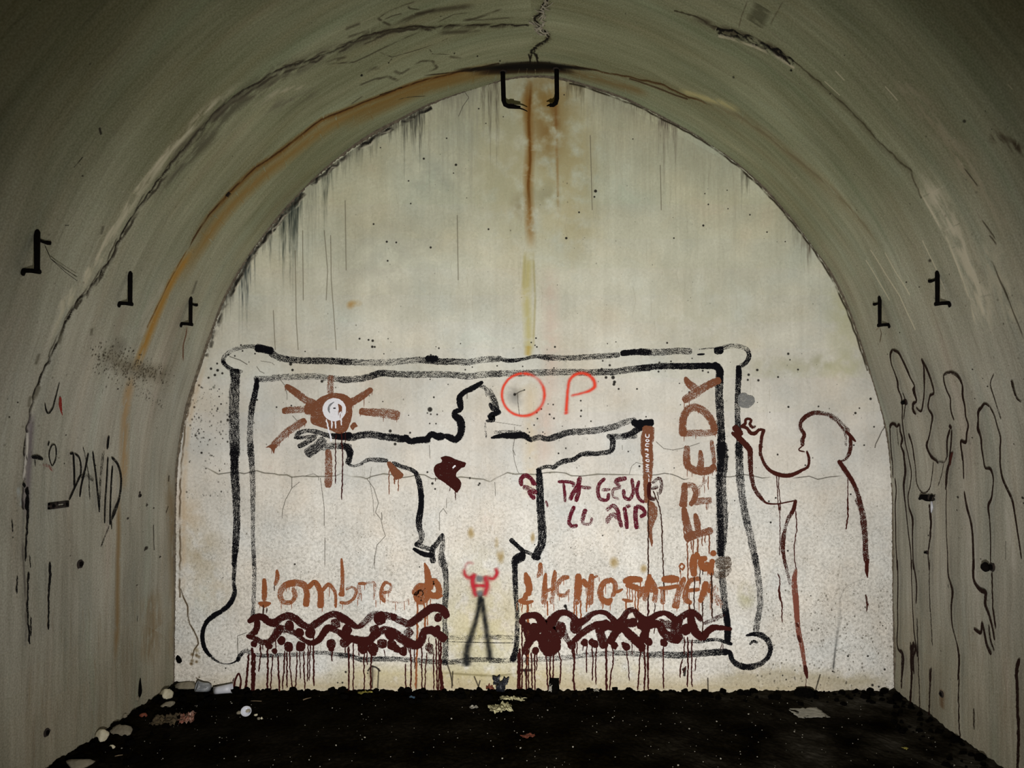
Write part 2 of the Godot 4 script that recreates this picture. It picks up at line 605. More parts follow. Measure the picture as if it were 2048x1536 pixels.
# a sheet with thickness, folded and crumpled
func sheet(w: float, l: float, fold: float, sd: int, thick := 0.0012, nx := 14, ragged := 0.0) -> ArrayMesh:
	var rn := RandomNumberGenerator.new()
	rn.seed = sd
	var st := SurfaceTool.new()
	st.begin(Mesh.PRIMITIVE_TRIANGLES)
	var g := []
	for i in nx + 1:
		var row := []
		for j in nx + 1:
			var x := (float(i) / nx - 0.5) * w
			var z := (float(j) / nx - 0.5) * l
			var rag := 1.0 + ragged * noise.get_noise_2d(atan2(z / l, x / w) * 40.0, sd * 7.0)
			var hh := fold * (absf(noise.get_noise_2d(x * 700.0 + sd * 31, z * 700.0)) * 1.6 + 0.7 * absf(noise.get_noise_2d(x * 1900.0, z * 1900.0 + sd)))
			row.append(Vector3(x * rag, hh, z * rag))
		g.append(row)
	var dn := Vector3(0, -thick, 0)
	for i in nx:
		for j in nx:
			quad(st, g[i][j], g[i][j + 1], g[i + 1][j + 1], g[i + 1][j])
			quad(st, g[i][j] + dn, g[i + 1][j] + dn, g[i + 1][j + 1] + dn, g[i][j + 1] + dn)
	for i in nx:
		quad(st, g[i][0], g[i + 1][0], g[i + 1][0] + dn, g[i][0] + dn)
		quad(st, g[i + 1][nx], g[i][nx], g[i][nx] + dn, g[i + 1][nx] + dn)
		quad(st, g[0][i + 1], g[0][i], g[0][i] + dn, g[0][i + 1] + dn)
		quad(st, g[nx][i], g[nx][i + 1], g[nx][i + 1] + dn, g[nx][i] + dn)
	st.generate_normals()
	return st.commit()


# thin-walled cup, standing on the origin
func cup(r_top: float, r_low: float, l: float, crush := 0.03) -> ArrayMesh:
	return lathe([[0, 0.004], [r_low * 0.9, 0.004], [r_low, 0.0], [lerpf(r_low, r_top, 0.3), l * 0.3], [lerpf(r_low, r_top, 0.32), l * 0.34], [lerpf(r_low, r_top, 0.66), l * 0.66], [r_top, l], [r_top - 0.0015, l], [r_low - 0.001, 0.006], [0, 0.006]], 24, crush, 3)


func rim_ring(r: float, t: float) -> ArrayMesh:
	var p := []
	for i in 9:
		p.append([r + cos(TAU * i / 8.0) * t, sin(TAU * i / 8.0) * t])
	return lathe(p, 24)


# flat plate in the xz plane with a row of slots
func slot_plate(w: float, l: float) -> ArrayMesh:
	var st := SurfaceTool.new()
	st.begin(Mesh.PRIMITIVE_TRIANGLES)
	var bars := [[-w / 2, -w / 2 + 0.012, -l / 2, l / 2], [w / 2 - 0.012, w / 2, -l / 2, l / 2], [-w / 2, w / 2, -l / 2, -l / 2 + 0.03], [-w / 2, w / 2, l / 2 - 0.025, l / 2], [-w / 2, w / 2, 0.01, 0.025], [-w / 2, w / 2, 0.04, 0.06]]
	for b in bars:
		var c := [Vector3(b[0], 0, b[2]), Vector3(b[1], 0, b[2]), Vector3(b[1], 0, b[3]), Vector3(b[0], 0, b[3])]
		var u := Vector3(0, 0.006, 0)
		quad(st, c[0] + u, c[3] + u, c[2] + u, c[1] + u)
		quad(st, c[0] - u, c[1] - u, c[2] - u, c[3] - u)
		for i in 4:
			quad(st, c[i] + u, c[(i + 1) % 4] + u, c[(i + 1) % 4] - u, c[i] - u)
	st.generate_normals()
	return st.commit()


func floor_y(x: float, z: float) -> float:
	var h := noise_lo.get_noise_2d(x * 160.0, z * 160.0 + 70.0) * 0.012 + noise_lo.get_noise_2d(x * 900.0, z * 900.0) * 0.006 + noise_lo.get_noise_2d(x * 2600.0, z * 2600.0) * 0.004
	var wl := prof(-5.3).x + MID_X
	var wr := prof(5.3).x + MID_X
	var rough := 0.5 + 0.5 * noise_lo.get_noise_2d(x * 1300.0 + 40.0, z * 1300.0)
	# dirt banked against the walls, most of it on the left
	h += exp(-(x - wl) / 0.16) * (0.035 + 0.03 * rough)
	h += exp(-(wr - x) / 0.1) * (0.012 + 0.02 * rough)
	h += exp(-(z - END_Z) / 0.09) * (0.006 + 0.035 * rough * (1.0 - 0.45 * smoothstep(-0.5, 2.0, x)))
	return h - 0.012


# ------------------------------------------------------------------ scene

func _ready() -> void:
	var cam := Camera3D.new()
	cam.name = "camera"
	cam.projection = Camera3D.PROJECTION_FRUSTUM
	cam.near = 0.05
	cam.far = 60.0
	cam.size = 2.0 * 0.05 * 768.0 / 1450.0          # a 26 mm phone lens, its picture shifted up and to the left
	cam.frustum_offset = Vector2((1024.0 - 1100.0) / 1450.0, (885.0 - 768.0) / 1450.0) * 0.05
	cam.position = Vector3(0, EYE, 0)
	cam.current = true
	add_child(cam)

	var env := Environment.new()
	env.background_mode = Environment.BG_COLOR
	env.background_color = Color(0, 0, 0)
	env.tonemap_mode = Environment.TONE_MAPPER_LINEAR
	env.tonemap_exposure = 1.0
	env.sdfgi_enabled = true
	env.ssao_enabled = true
	env.ssil_enabled = true
	var we := WorldEnvironment.new()
	we.name = "environment"
	we.environment = env
	add_child(we)

	# the only light: an unseen torch, low before the camera, on an added stand
	var torch := SpotLight3D.new()
	torch.name = "torch_beam"
	torch.position = Vector3(0.02, 0.8, -0.4)
	torch.look_at_from_position(torch.position, Vector3(-0.05, 1.2, END_Z))
	torch.light_color = Color(1.0, 0.985, 0.965)
	torch.light_energy = 23.0
	torch.light_size = 0.035
	torch.spot_angle = 50.5
	torch.spot_angle_attenuation = 1.0
	torch.spot_range = 30.0
	torch.spot_attenuation = 2.0
	torch.shadow_enabled = true
	add_child(torch)

	noise_lo.seed = 21
	noise_lo.frequency = 0.01
	noise_lo.fractal_octaves = 3
	noise_lo.noise_type = FastNoiseLite.TYPE_SIMPLEX_SMOOTH
	make_paints()
	make_materials()
	build_shell()
	paint_walls()
	build_iron()
	build_litter()
	build_lamp_stand(torch)


func make_materials() -> void:
	mottled("iron", Color8(5, 5, 5), Color8(18, 14, 12), 0.03, 0.85, 0.2)
	mats.iron.metallic_specular = 0.15
	mottled("rust", Color8(16, 11, 8), Color8(46, 32, 22), 0.04, 0.9, 0.3)
	mottled("plaster_edge", Color8(62, 54, 44), Color8(128, 118, 100), 0.02, 0.95, 0.4)
	mottled("lime", Color8(96, 90, 74), Color8(206, 200, 182), 0.03, 0.9, 0.4)
	mottled("hole_soot", Color8(4, 4, 3), Color8(14, 12, 10), 0.05, 0.95, 0.3)  # near-black; also stands for the dark inside wall holes
	mats.hole_soot.metallic_specular = 0.05
	mottled("pale_stone", Color8(150, 142, 116), Color8(206, 200, 176), 0.02, 0.9, 0.4)
	mottled("grey_stone", Color8(92, 86, 72), Color8(140, 132, 112), 0.02, 0.9, 0.5)
	mottled("brown_card", Color8(46, 38, 24), Color8(88, 74, 48), 0.02, 0.9, 0.2)
	mottled("red_wrap", Color8(104, 40, 24), Color8(164, 152, 138), 0.035, 0.5, 0.2)
	mottled("orange_scrap", Color8(84, 34, 16), Color8(122, 60, 32), 0.03, 0.7, 0.2)
	mottled("white_plastic", Color8(168, 170, 178), Color8(206, 208, 214), 0.01, 0.45, 0.05)
	mottled("grey_plastic", Color8(104, 108, 112), Color8(160, 162, 164), 0.02, 0.4, 0.1)
	mottled("dark_plastic", Color8(12, 14, 20), Color8(30, 34, 44), 0.02, 0.5, 0.2)
	mottled("pale_paper", Color8(150, 146, 110), Color8(212, 206, 166), 0.02, 0.9, 0.2)
	mottled("grey_paper", Color8(128, 126, 116), Color8(172, 168, 156), 0.015, 0.9, 0.1)
	mottled("wood", Color8(80, 66, 46), Color8(130, 112, 84), 0.04, 0.9, 0.2)
	mottled("blue_plastic", Color8(46, 84, 118), Color8(80, 120, 152), 0.02, 0.5, 0.05)
	mottled("yellow_leaf", Color8(120, 112, 44), Color8(160, 150, 70), 0.03, 0.8, 0.1)


func end_wall_canvas() -> Canvas:
	var c := Canvas.new(1800, 1576, 350.0, -2.68, 4.36, true)
	var n1 := noise_bytes(1, 0.006, c.w, c.h, 4)
	var n2 := noise_bytes(2, 0.045, c.w, c.h, 4, 1800, 60)
	noise.fractal_gain = 0.75
	var n3 := noise_bytes(3, 0.1, c.w, c.h, 5)
	noise.fractal_gain = 0.5
	var n5 := noise_bytes(4, 0.03, c.w, c.h, 3)
	var n4 := noise_bytes(4, 0.0045, c.w, c.h, 3)
	c.nz = noise_bytes(9,0.018, c.w, c.h,5)
	var px := c.px; var ht := c.ht
	for y in c.h:
		var up := 1.0 - float(y) / c.h                    # 0 at the floor, 1 at the crown
		var rough := int(34.0 * smoothstep(0.46, 0.2, up)) + 11
		var lift := int(204 + 6.0 * smoothstep(0.5, 0.3, up))
		var green := int(9.0 * smoothstep(0.35, 0.9, up))
		for x in c.w:
			var o := y * c.w + x
			var g: int = (n3[o] - 128) * (60 + n5[o]) / 160
			var t: int = lift + (n1[o] - 128) * 14 / 128 + (n2[o] - 128) * 6 / 128 + g * rough / 128
			if g > 74 and rough > 12:
				t -= (g - 74) * rough / 18
			var hh: int = (n4[o] - 128) * 5 / 128
			var i := o * 3
			px[i] = clampi(t + hh - green / 2, 0, 255)
			px[i + 1] = clampi(t - 3 - hh / 4, 0, 255)
			px[i + 2] = clampi(t - 11 - hh - green * 2, 0, 255)
			ht[o] = clampi(128 + g * rough / 90 + (n1[o] - 128) / 10, 0, 255)
	c.px = px; c.ht = ht
	c.blob(-0.052,3.669,0.5226,0.9059,186,176,132,0.55,1,0.35,0)
	c.blob(-0.348,3.774,0.4181,0.6969,180,176,140,0.4,1,0.4,0)
	c.blob(-0.035,4.122,0.2613,0.2787,150,112,48,0.75,1,0.3,0)
	c.blob(-0.017,3.878,0.1568,0.2613,140,104,52,0.7,0.9,0.4,0)
	c.blob(0.139,3.774,0.2439,0.4181,170,150,96,0.5,1,0.4,0)
	c.blob(0.174,3.321,0.2439,0.4181,178,164,118,0.4,1,0.4,0)
	c.line([-0.132,4.296,-0.16,4.192,-0.153,3.983,-0.139,3.774,-0.153,3.599,-0.146,3.355,-0.132,3.077],0.091,138,92,34,0.75,0.9,0.25,0)
	c.line([-0.132,4.261,-0.15,3.983,-0.139,3.704,-0.153,3.53,-0.139,3.321],0.028,112,70,24,0.8,0.8,0.3,0)
	c.line([0.035,4.226,0.042,3.913,0.049,3.669,0.056,3.321],0.028,150,110,60,0.5,0.9,0.3,0)
	c.line([0.028,4.122,0.042,3.913],0.077,128,84,36,0.5,1,0.3,0)
	c.line([-0.146,3.077,-0.167,2.763,-0.153,2.554,-0.146,2.31],0.091,178,166,92,0.55,0.9,0.2,0)
	c.line([-0.174,3.077,-0.188,2.798],0.035,170,160,100,0.5,0.9,0.2,0)
	c.line([-0.118,3.077,-0.105,2.728,-0.118,2.38],0.024,150,138,80,0.45,0.9,0.2,0)
	c.line([-0.15,2.415,-0.157,2.338],0.063,176,146,56,0.6,1,0.2,0)
	c.line([-0.007,3.007,0,2.659,0.014,2.31,-0.035,1.857,-0.052,1.474],0.174,206,180,164,0.45,1,0.2,0)
	c.line([-0.139,2.171,-0.132,1.822,-0.139,1.334],0.139,206,186,150,0.45,1,0.2,0)
	c.blob(-1.359,2.707,0.0557,0.0314,176,134,62,0.75,1,0.35,0)
	c.blob(-1.394,2.693,0.0348,0.0348,170,120,50,0.6,1,0.3,0)
	c.runs([-1.045,3.99,-0.864,4.094],0.383,74,74,66,0.95,3)
	c.runs([-1.15,3.93,-1.045,3.99],0.157,64,62,54,0.9,4)
	c.runs([-1.603,3.592,-1.505,3.683],0.331,92,96,84,0.8,5)
	c.runs([-1.895,3.314,-1.721,3.509],0.592,62,68,60,0.98,6)
	c.runs([-1.829,3.39,-1.721,3.509],0.523,50,58,54,0.9,26)
	c.runs([-2.021,3.146,-1.895,3.314],0.244,84,86,78,0.85,7)
	c.runs([-2.174,2.92,-2.049,3.105],0.453,72,78,76,0.95,8)
	c.runs([-2.3,2.693,-2.174,2.92],0.209,80,80,72,0.7,9)
	c.runs([-2.369,2.519,-2.3,2.676],0.174,96,94,84,0.8,19)
	c.runs([-0.495,4.22,-0.348,4.254],0.488,110,104,88,0.75,10)
	c.runs([-0.767,4.129,-0.495,4.22],0.174,110,106,92,0.5,11)
	c.runs([0.739,4.017,0.892,3.948],0.366,104,94,84,0.85,12)
	c.runs([0.279,4.209,0.739,4.017],0.139,120,112,94,0.4,13)
	c.runs([1.324,3.645,1.394,3.592],0.296,92,90,76,0.8,14)
	c.runs([1.742,3.209,1.829,3.084],0.209,100,90,76,0.75,15)
	c.runs([1.603,3.39,1.742,3.209],0.139,110,104,90,0.5,16)
	c.runs([0.105,4.251,0.244,4.22],0.139,86,78,58,0.7,17)
	c.runs([-1.505,3.683,-1.15,3.93],0.139,96,96,84,0.6,18)
	c.runs([-1.721,3.509,-1.603,3.592],0.906,150,150,134,0.55,20)
	c.runs([-0.864,4.094,-0.488,4.22],0.767,168,166,148,0.5,21)
	c.runs([0.244,4.22,1.324,3.645],0.697,172,168,146,0.4,22)
	c.line([-1.53,3.181,-1.526,2.868,-1.505,2.589,-1.491,2.38],0.008,110,104,88,0.7,0.6,0,0)
	c.line([-1.575,3.216,-1.551,2.937,-1.561,2.728],0.008,110,104,88,0.7,0.6,0,0)
	c.line([-1.777,3.077,-1.77,2.589,-1.756,2.38],0.008,110,104,88,0.7,0.6,0,0)
	c.line([-1.429,3.425,-1.422,2.937],0.008,110,104,88,0.7,0.6,0,0)
	c.line([-1.93,2.659,-1.916,2.38],0.008,110,104,88,0.7,0.6,0,0)
	c.line([-1.725,3.216,-1.721,2.728],0.008,110,104,88,0.7,0.6,0,0)
	c.line([-0.648,3.321,-0.641,2.868],0.008,110,104,88,0.7,0.6,0,0)
	c.line([0.279,3.878,0.293,3.355],0.008,110,104,88,0.7,0.6,0,0)
	c.line([0.767,3.669,0.774,3.355],0.008,110,104,88,0.7,0.6,0,0)
	c.blob(-0.836,3.599,0.4181,0.2091,150,152,140,0.35,1,0.45,0)
	c.blob(-1.115,3.007,0.5226,0.5226,168,166,152,0.35,1,0.5,0)
	c.blob(-0.035,3.443,0.1394,0.1394,140,136,108,0.5,1,0.4,0)
	c.blob(-0.209,3.39,0.0906,0.1220,140,128,100,0.55,1,0.4,0)
	c.blob(1.045,2.659,0.5575,0.5575,180,178,154,0.4,1,0.4,0)
	c.blob(1.638,2.258,0.4181,0.0906,160,158,124,0.5,1,0.4,0)
	c.blob(2.021,2.275,0.2091,0.1185,168,168,120,0.55,1,0.35,0)
	c.blob(2.056,2.659,0.1742,0.5575,176,176,132,0.5,1,0.3,0)
	c.blob(1.882,2.31,0.1394,0.0697,140,138,108,0.4,1,0.45,0)
	c.blob(-0.244,2.066,0.0767,0.1045,112,112,110,0.75,1,0.35,0)
	c.blob(-0.174,2.118,0.1045,0.1045,170,158,128,0.5,1,0.4,0)
	c.blob(-2.456,0.986,0.2091,0.2439,166,150,116,0.6,1,0.35,0)
	c.blob(-2.526,1.23,0.1394,0.2091,186,164,130,0.5,1,0.3,0)
	c.blob(-2.369,0.707,0.2439,0.2439,186,170,138,0.45,1,0.4,0)
	c.blob(-0.488,0.394,0.5226,0.4530,190,180,124,0.6,1,0.3,0)
	c.blob(-0.488,0.777,0.3136,0.3833,196,186,150,0.4,1,0.35,0)
	c.blob(0.523,0.15,0.4878,0.1394,196,180,130,0.35,1,0.35,0)
	c.line([-2.578,0.038,-1.394,0.038,0,0.038,2.404,0.017],0.216,166,148,104,0.55,1,0.1,0)
	c.line([-1.603,0.132,-0.348,0.115,0.279,0.132],0.209,184,170,116,0.5,1,0.2,0)
	c.line([1.115,0.08,1.603,0.132,2.091,0.073,2.404,0.08],0.174,158,146,112,0.5,1,0.25,0)
	c.blob(1.366,0.672,0.0767,0.1185,160,156,104,0.6,1,0.35,0)
	c.blob(0.446,0.899,0.0418,0.0488,150,124,72,0.7,0.7,0.3,0)
	c.blob(0.652,0.857,0.0314,0.0383,150,124,72,0.7,0.7,0.3,0)
	c.blob(-0.348,0.944,0.0348,0.0697,150,124,72,0.7,0.7,0.3,0)
	c.blob(-0.376,1.038,0.0209,0.0488,150,124,72,0.7,0.7,0.3,0)
	c.blob(-0.551,1.108,0.0314,0.0488,150,124,72,0.7,0.7,0.3,0)
	c.blob(-0.122,1.073,0.0209,0.0488,150,124,72,0.7,0.7,0.3,0)
	c.line([-2.575,0.718,-2.556,0.657,-2.526,0.596,-2.526,0.535,-2.513,0.473,-2.483,0.424,-2.458,0.369,-2.452,0.333,-2.483,0.29,-2.495,0.228],0.016,96,80,56,0.9,0.7,0.35,-50)
	c.line([-2.575,0.718,-2.556,0.657,-2.526,0.596,-2.526,0.535,-2.513,0.473,-2.483,0.424,-2.458,0.369,-2.452,0.333,-2.483,0.29,-2.495,0.228],0.006,54,44,32,0.9,0.5,0.2,-60)
	c.blob(-2.495,0.259,0.0159,0.0159,84,66,38,0.85,0.7,0.2,-60)
	c.blob(-2.464,0.253,0.0159,0.0159,84,66,38,0.85,0.7,0.2,-60)
	c.blob(-2.446,0.241,0.0159,0.0159,84,66,38,0.85,0.7,0.2,-60)
	c.blob(-2.495,0.216,0.0159,0.0159,84,66,38,0.85,0.7,0.2,-60)
	c.blob(-2.464,0.21,0.0159,0.0159,84,66,38,0.85,0.7,0.2,-60)
	c.blob(-2.501,0.195,0.0159,0.0159,84,66,38,0.85,0.7,0.2,-60)
	c.blob(-2.464,0.29,0.0245,0.0245,120,104,70,0.7,1,0.3,-20)
	c.blob(-2.464,0.094,0.0073,0.0073,70,58,42,0.8,0.6,0.1,-30)
	c.blob(-2.483,0.069,0.0073,0.0073,70,58,42,0.8,0.6,0.1,-30)
	c.blob(-2.446,0.1,0.0073,0.0073,70,58,42,0.8,0.6,0.1,-30)
	c.blob(-2.538,0.051,0.0073,0.0073,70,58,42,0.8,0.6,0.1,-30)
	c.blob(-2.434,0.069,0.0073,0.0073,70,58,42,0.8,0.6,0.1,-30)
	c.line([-2.648,0.039,-2.611,0.039,-2.568,0.051,-2.526,0.036,-2.464,0.033],0.009,50,42,30,0.9,0.5,0,-30)
	c.line([-2.443,1.582,-2.383,1.554,-2.313,1.516,-2.236,1.527,-2.171,1.527,-2.133,1.519,-2.046,1.541,-1.992,1.524,-1.921,1.519,-1.894,1.511,-1.834,1.511,-1.801,1.495,-1.725,1.503,-1.659,1.5,-1.556,1.5,-1.491,1.505,-1.458,1.522,-1.394,1.5],0.008,74,70,62,0.9,0.7,0,-90)
	c.line([-1.42,1.514,-1.393,1.5,-1.322,1.497,-1.278,1.484,-1.246,1.5,-1.164,1.519,-1.093,1.511,-1.028,1.492,-0.973,1.5,-0.919,1.514,-0.875,1.511,-0.826,1.484,-0.788,1.484,-0.69,1.484,-0.625,1.497,-0.527,1.486,-0.467,1.481,-0.418,1.462,-0.375,1.495,-0.348,1.5],0.008,74,70,62,0.9,0.7,0,-90)
	c.line([-0.418,1.462,-0.364,1.495,-0.298,1.527,-0.244,1.516,-0.189,1.519,-0.113,1.514,-0.026,1.527,0.045,1.53,0.105,1.524,0.148,1.505,0.224,1.503,0.333,1.516,0.431,1.514,0.644,1.511],0.008,74,70,62,0.9,0.7,0,-90)
	c.line([0.627,1.508,0.736,1.511,0.796,1.522,0.845,1.516,0.889,1.5,0.932,1.478,0.981,1.489],0.008,74,70,62,0.9,0.7,0,-90)
	c.line([1.112,1.5,1.139,1.486,1.193,1.5,1.253,1.497,1.351,1.514,1.422,1.503,1.476,1.489,1.547,1.495],0.008,74,70,62,0.9,0.7,0,-90)
	c.line([1.68,1.486,1.805,1.502,1.865,1.48,1.947,1.497,2.039,1.505],0.008,74,70,62,0.9,0.7,0,-90)
	c.line([-2.443,1.582,-2.383,1.554,-2.313,1.516,-2.236,1.527,-2.171,1.527,-2.133,1.519,-2.046,1.541,-1.992,1.524,-1.921,1.519,-1.894,1.511,-1.834,1.511,-1.801,1.495,-1.725,1.503,-1.659,1.5,-1.556,1.5,-1.491,1.505,-1.458,1.522,-1.394,1.5],0.022,120,116,96,0.35,1,0.5,0)
	c.line([-1.42,1.514,-1.393,1.5,-1.322,1.497,-1.278,1.484,-1.246,1.5,-1.164,1.519,-1.093,1.511,-1.028,1.492,-0.973,1.5,-0.919,1.514,-0.875,1.511,-0.826,1.484,-0.788,1.484,-0.69,1.484,-0.625,1.497,-0.527,1.486,-0.467,1.481,-0.418,1.462,-0.375,1.495,-0.348,1.5],0.022,120,116,96,0.35,1,0.5,0)
	c.line([-0.418,1.462,-0.364,1.495,-0.298,1.527,-0.244,1.516,-0.189,1.519,-0.113,1.514,-0.026,1.527,0.045,1.53,0.105,1.524,0.148,1.505,0.224,1.503,0.333,1.516,0.431,1.514,0.644,1.511],0.022,120,116,96,0.35,1,0.5,0)
	c.line([-1.801,1.495,-1.801,1.418,-1.845,1.337,-1.866,1.266,-1.869,1.211],0.005,74,70,62,0.85,0.6,0,-70)
	c.line([-1.801,1.418,-1.747,1.462],0.004,74,70,62,0.85,0.6,0,-70)
	c.line([-1.602,1.489,-1.589,1.391,-1.575,1.282,-1.575,1.157],0.005,74,70,62,0.85,0.6,0,-70)
	c.line([-1.57,1.075,-1.571,0.882],0.005,74,70,62,0.85,0.6,0,-70)
	c.line([-1.703,1.505,-1.649,1.519,-1.616,1.5,-1.613,1.473],0.004,74,70,62,0.85,0.6,0,-70)
	c.line([-1.278,1.484,-1.229,1.418,-1.197,1.315,-1.218,1.25,-1.18,1.201,-1.164,1.13,-1.148,1.086,-1.208,1.021,-1.224,0.928,-1.229,0.882],0.005,74,70,62,0.85,0.6,0,-70)
	c.line([-1.175,1.25,-1.172,1.195],0.007,74,70,62,0.85,0.6,0,-70)
	c.line([-1.246,1.565,-1.259,1.473,-1.235,1.337,-1.229,1.228],0.003,74,70,62,0.85,0.6,0,-70)
	c.line([-0.26,1.685,-0.249,1.609,-0.228,1.538,-0.217,1.522],0.004,74,70,62,0.85,0.6,0,-70)
	c.line([-0.249,1.847,-0.249,1.76,-0.26,1.689,-0.244,1.648],0.005,74,70,62,0.85,0.6,0,-70)
	c.line([-0.385,1.88,-0.309,1.869,-0.2,1.853],0.003,74,70,62,0.85,0.6,0,-70)
	c.line([0.736,1.744,0.791,1.695,0.856,1.684,0.91,1.695,0.976,1.711,1.041,1.733],0.005,74,70,62,0.85,0.6,0,-70)
	c.line([-2.236,2.337,-2.16,2.31,-2.111,2.28],0.007,74,70,62,0.85,0.6,0,-70)
	c.line([-2.019,2.305,-1.943,2.294,-1.921,2.277],0.004,74,70,62,0.85,0.6,0,-70)
	c.line([-2.046,2.267,-2.024,2.234,-1.992,2.218],0.005,74,70,62,0.85,0.6,0,-70)
	c.line([-1.899,2.207,-1.872,2.163,-1.85,2.136,-1.834,2.071,-1.834,2.032],0.005,74,70,62,0.85,0.6,0,-70)
	c.line([-1.796,1.924,-1.757,1.88,-1.703,1.858],0.005,74,70,62,0.85,0.6,0,-70)
	c.line([-0.228,2.081,-0.225,2.016,-0.214,1.924],0.005,74,70,62,0.85,0.6,0,-70)
	c.line([-0.255,2.065,-0.211,2.092,-0.179,2.103],0.009,74,70,62,0.85,0.6,0,-70)
	c.line([2.195,0.676,2.205,0.616],0.008,74,70,62,0.85,0.6,0,-70)
	c.line([2.263,1.698,2.268,1.725,2.29,1.769,2.312,1.818,2.333,1.845],0.009,74,70,62,0.85,0.6,0,-70)
	c.line([0.551,1.516,0.567,1.571,0.6,1.598,0.638,1.587],0.004,74,70,62,0.85,0.6,0,-70)
	c.line([-0.772,1.124,-0.772,1.244,-0.745,1.277,-0.72,1.239],0.005,74,70,62,0.85,0.6,0,-70)
	c.line([-0.723,1.348,-0.723,1.282],0.005,74,70,62,0.85,0.6,0,-70)
	c.line([-0.843,1.718,-0.838,1.625],0.004,74,70,62,0.85,0.6,0,-70)
	c.line([-0.579,2.081,-0.579,2.041],0.005,74,70,62,0.85,0.6,0,-70)
	c.line([-1.224,0.951,-1.224,0.853],0.004,74,70,62,0.85,0.6,0,-70)
	c.line([-2.176,0.247,-2.18,0.388,-2.115,0.412],0.006,74,70,62,0.85,0.6,0,-70)
	c.line([-0.385,1.462,-0.383,1.364],0.004,74,70,62,0.85,0.6,0,-70)
	c.line([0.502,1.718,0.502,1.685],0.003,74,70,62,0.85,0.6,0,-70)
	c.line([-0.602,4.188,-0.567,4.14,-0.609,4.08,-0.639,4.009],0.005,74,70,62,0.8,0.6,0,-60)
	c.pits([-2364,2251,10.3,-2318,2240,11.4,-2285,2219,9.1,-2337,2207,10.3,-2321,2287,8.0,-2381,2188,8.6,-2448,2135,9.1,-2481,1983,9.1,-2043,2034,8.0,-1809,2283,12.6,-1796,2242,10.3,-1591,2163,11.4,-1804,1994,6.9,-1907,1983,6.9,-2236,1918,8.0,-2247,1894,10.3,-2198,2340,6.9,-2242,2348,8.0,-2057,2356,6.9,-2155,2416,6.9,-2144,2375,6.9,-1708,2371,5.1,-2307,2109,5.1,-2307,2057,6.3,-2294,2005,6.9,-2318,1970,6.9,-2449,1828,5.1,-2479,1918,5.1,-2430,1665,9.1,-2375,1758,4.6],34,32,28)
	c.blob(-2.345,2.121,0.0131,0.0131,96,96,86,0.8,0.8,0,-40)
	c.pits([-1329,2460,8.0,-1266,2452,8.0,-1237,2446,10.3,-1240,2404,10.3,-1223,2403,8.0,-1159,2355,5.1,-1130,2460,4.6,-832,2348,6.9,-811,2052,7.4,-838,1967,19.4,-856,1942,5.7,-832,1934,6.9,-788,1932,6.9,-840,1869,6.3,-796,1868,6.3,-976,1805,8.0,-1081,1726,11.4,-1115,1817,12.6,-543,2262,5.7,-370,2271,6.3,-592,2244,6.3,-837,2177,5.1,-712,2142,4.6,-987,1926,4.6,-625,2426,4.6,-796,2404,4.6,-776,2394,6.9,-749,1956,3.4,-1167,2022,5.1],34,32,28)
	c.pits([-99,2464,6.9,-132,2434,6.3,-106,2414,5.7,-93,2403,6.9,33,2403,8.0,-192,2267,5.7,26,2256,6.3,366,2306,6.9,415,2275,9.1,358,2249,9.1,389,2190,11.4,438,2190,14.9,448,2158,12.6,444,2142,11.4,477,2110,8.0,605,2110,7.4,213,2028,6.9,21,2001,6.3,-62,1970,6.9,-94,1946,8.0,-89,1903,6.9,-4,1933,7.4,216,1959,8.0,213,1920,7.4,284,1885,6.3,-112,1858,6.3,-158,1833,5.1,-145,1808,5.7,-51,1809,5.7,109,1698,5.1,58,1660,5.7,668,1916,5.1,458,2438,4.6,399,2426,4.6,-247,2072,11.4,-179,2103,5.7,26,1905,8.0,85,1850,4.0],34,32,28)
	c.pits([815,2431,8.0,842,2302,6.9,761,2294,8.0,755,2231,8.0,1443,2242,10.3,1383,2209,10.3,1377,2173,8.6,1451,2170,9.7,1659,2355,9.7,1671,2313,5.7,1588,2193,8.0,901,2148,5.1,969,2087,8.6,1660,1985,8.0,1444,2016,4.0,1531,1948,4.0,1101,2226,7.4,1063,2237,8.0,668,1916,5.7,989,2323,5.1,908,2000,4.0,1727,2245,8.0,1479,1706,5.1],34,32,28)
	c.pits([1661,1984,7.4,1870,1988,6.9,2127,1942,9.7,2155,1976,6.3,2257,1846,6.9,2333,1846,8.6,2116,1718,6.9,2188,1718,6.9,2382,1450,10.3,1571,1350,6.3,2094,1376,7.4,2233,2041,10.3,2290,2033,8.0,1778,1578,6.9,1585,1655,5.7],34,32,28)
	c.pits([58,1661,6.9,109,1696,5.7,544,1674,6.3,365,1088,5.7,-109,1025,5.1,144,1003,4.6,622,1571,8.0],34,32,28)
	c.pits([864,1559,5.1,1572,1351,6.9,1524,1327,7.4,1537,1180,7.4,1656,982,7.4,1585,1652,6.9,1286,1331,5.1],34,32,28)
	c.pits([-492,1451,8.6,-500,1440,6.9,-856,1530,8.0,-821,1451,10.3,-802,1413,8.0,-560,1489,8.0],34,32,28)
	c.pits([1536,1179,6.9,1657,982,6.3,1816,668,5.1,2385,1046,8.0],34,32,28)
	c.pits([1871,441,4.6,2317,460,5.1,2331,155,9.1,1620,113,6.3,1706,150,5.1,2075,248,8.0,2214,248,8.0,1645,84,6.3,1969,142,6.9,2246,46,10.3,2290,35,8.0],34,32,28)
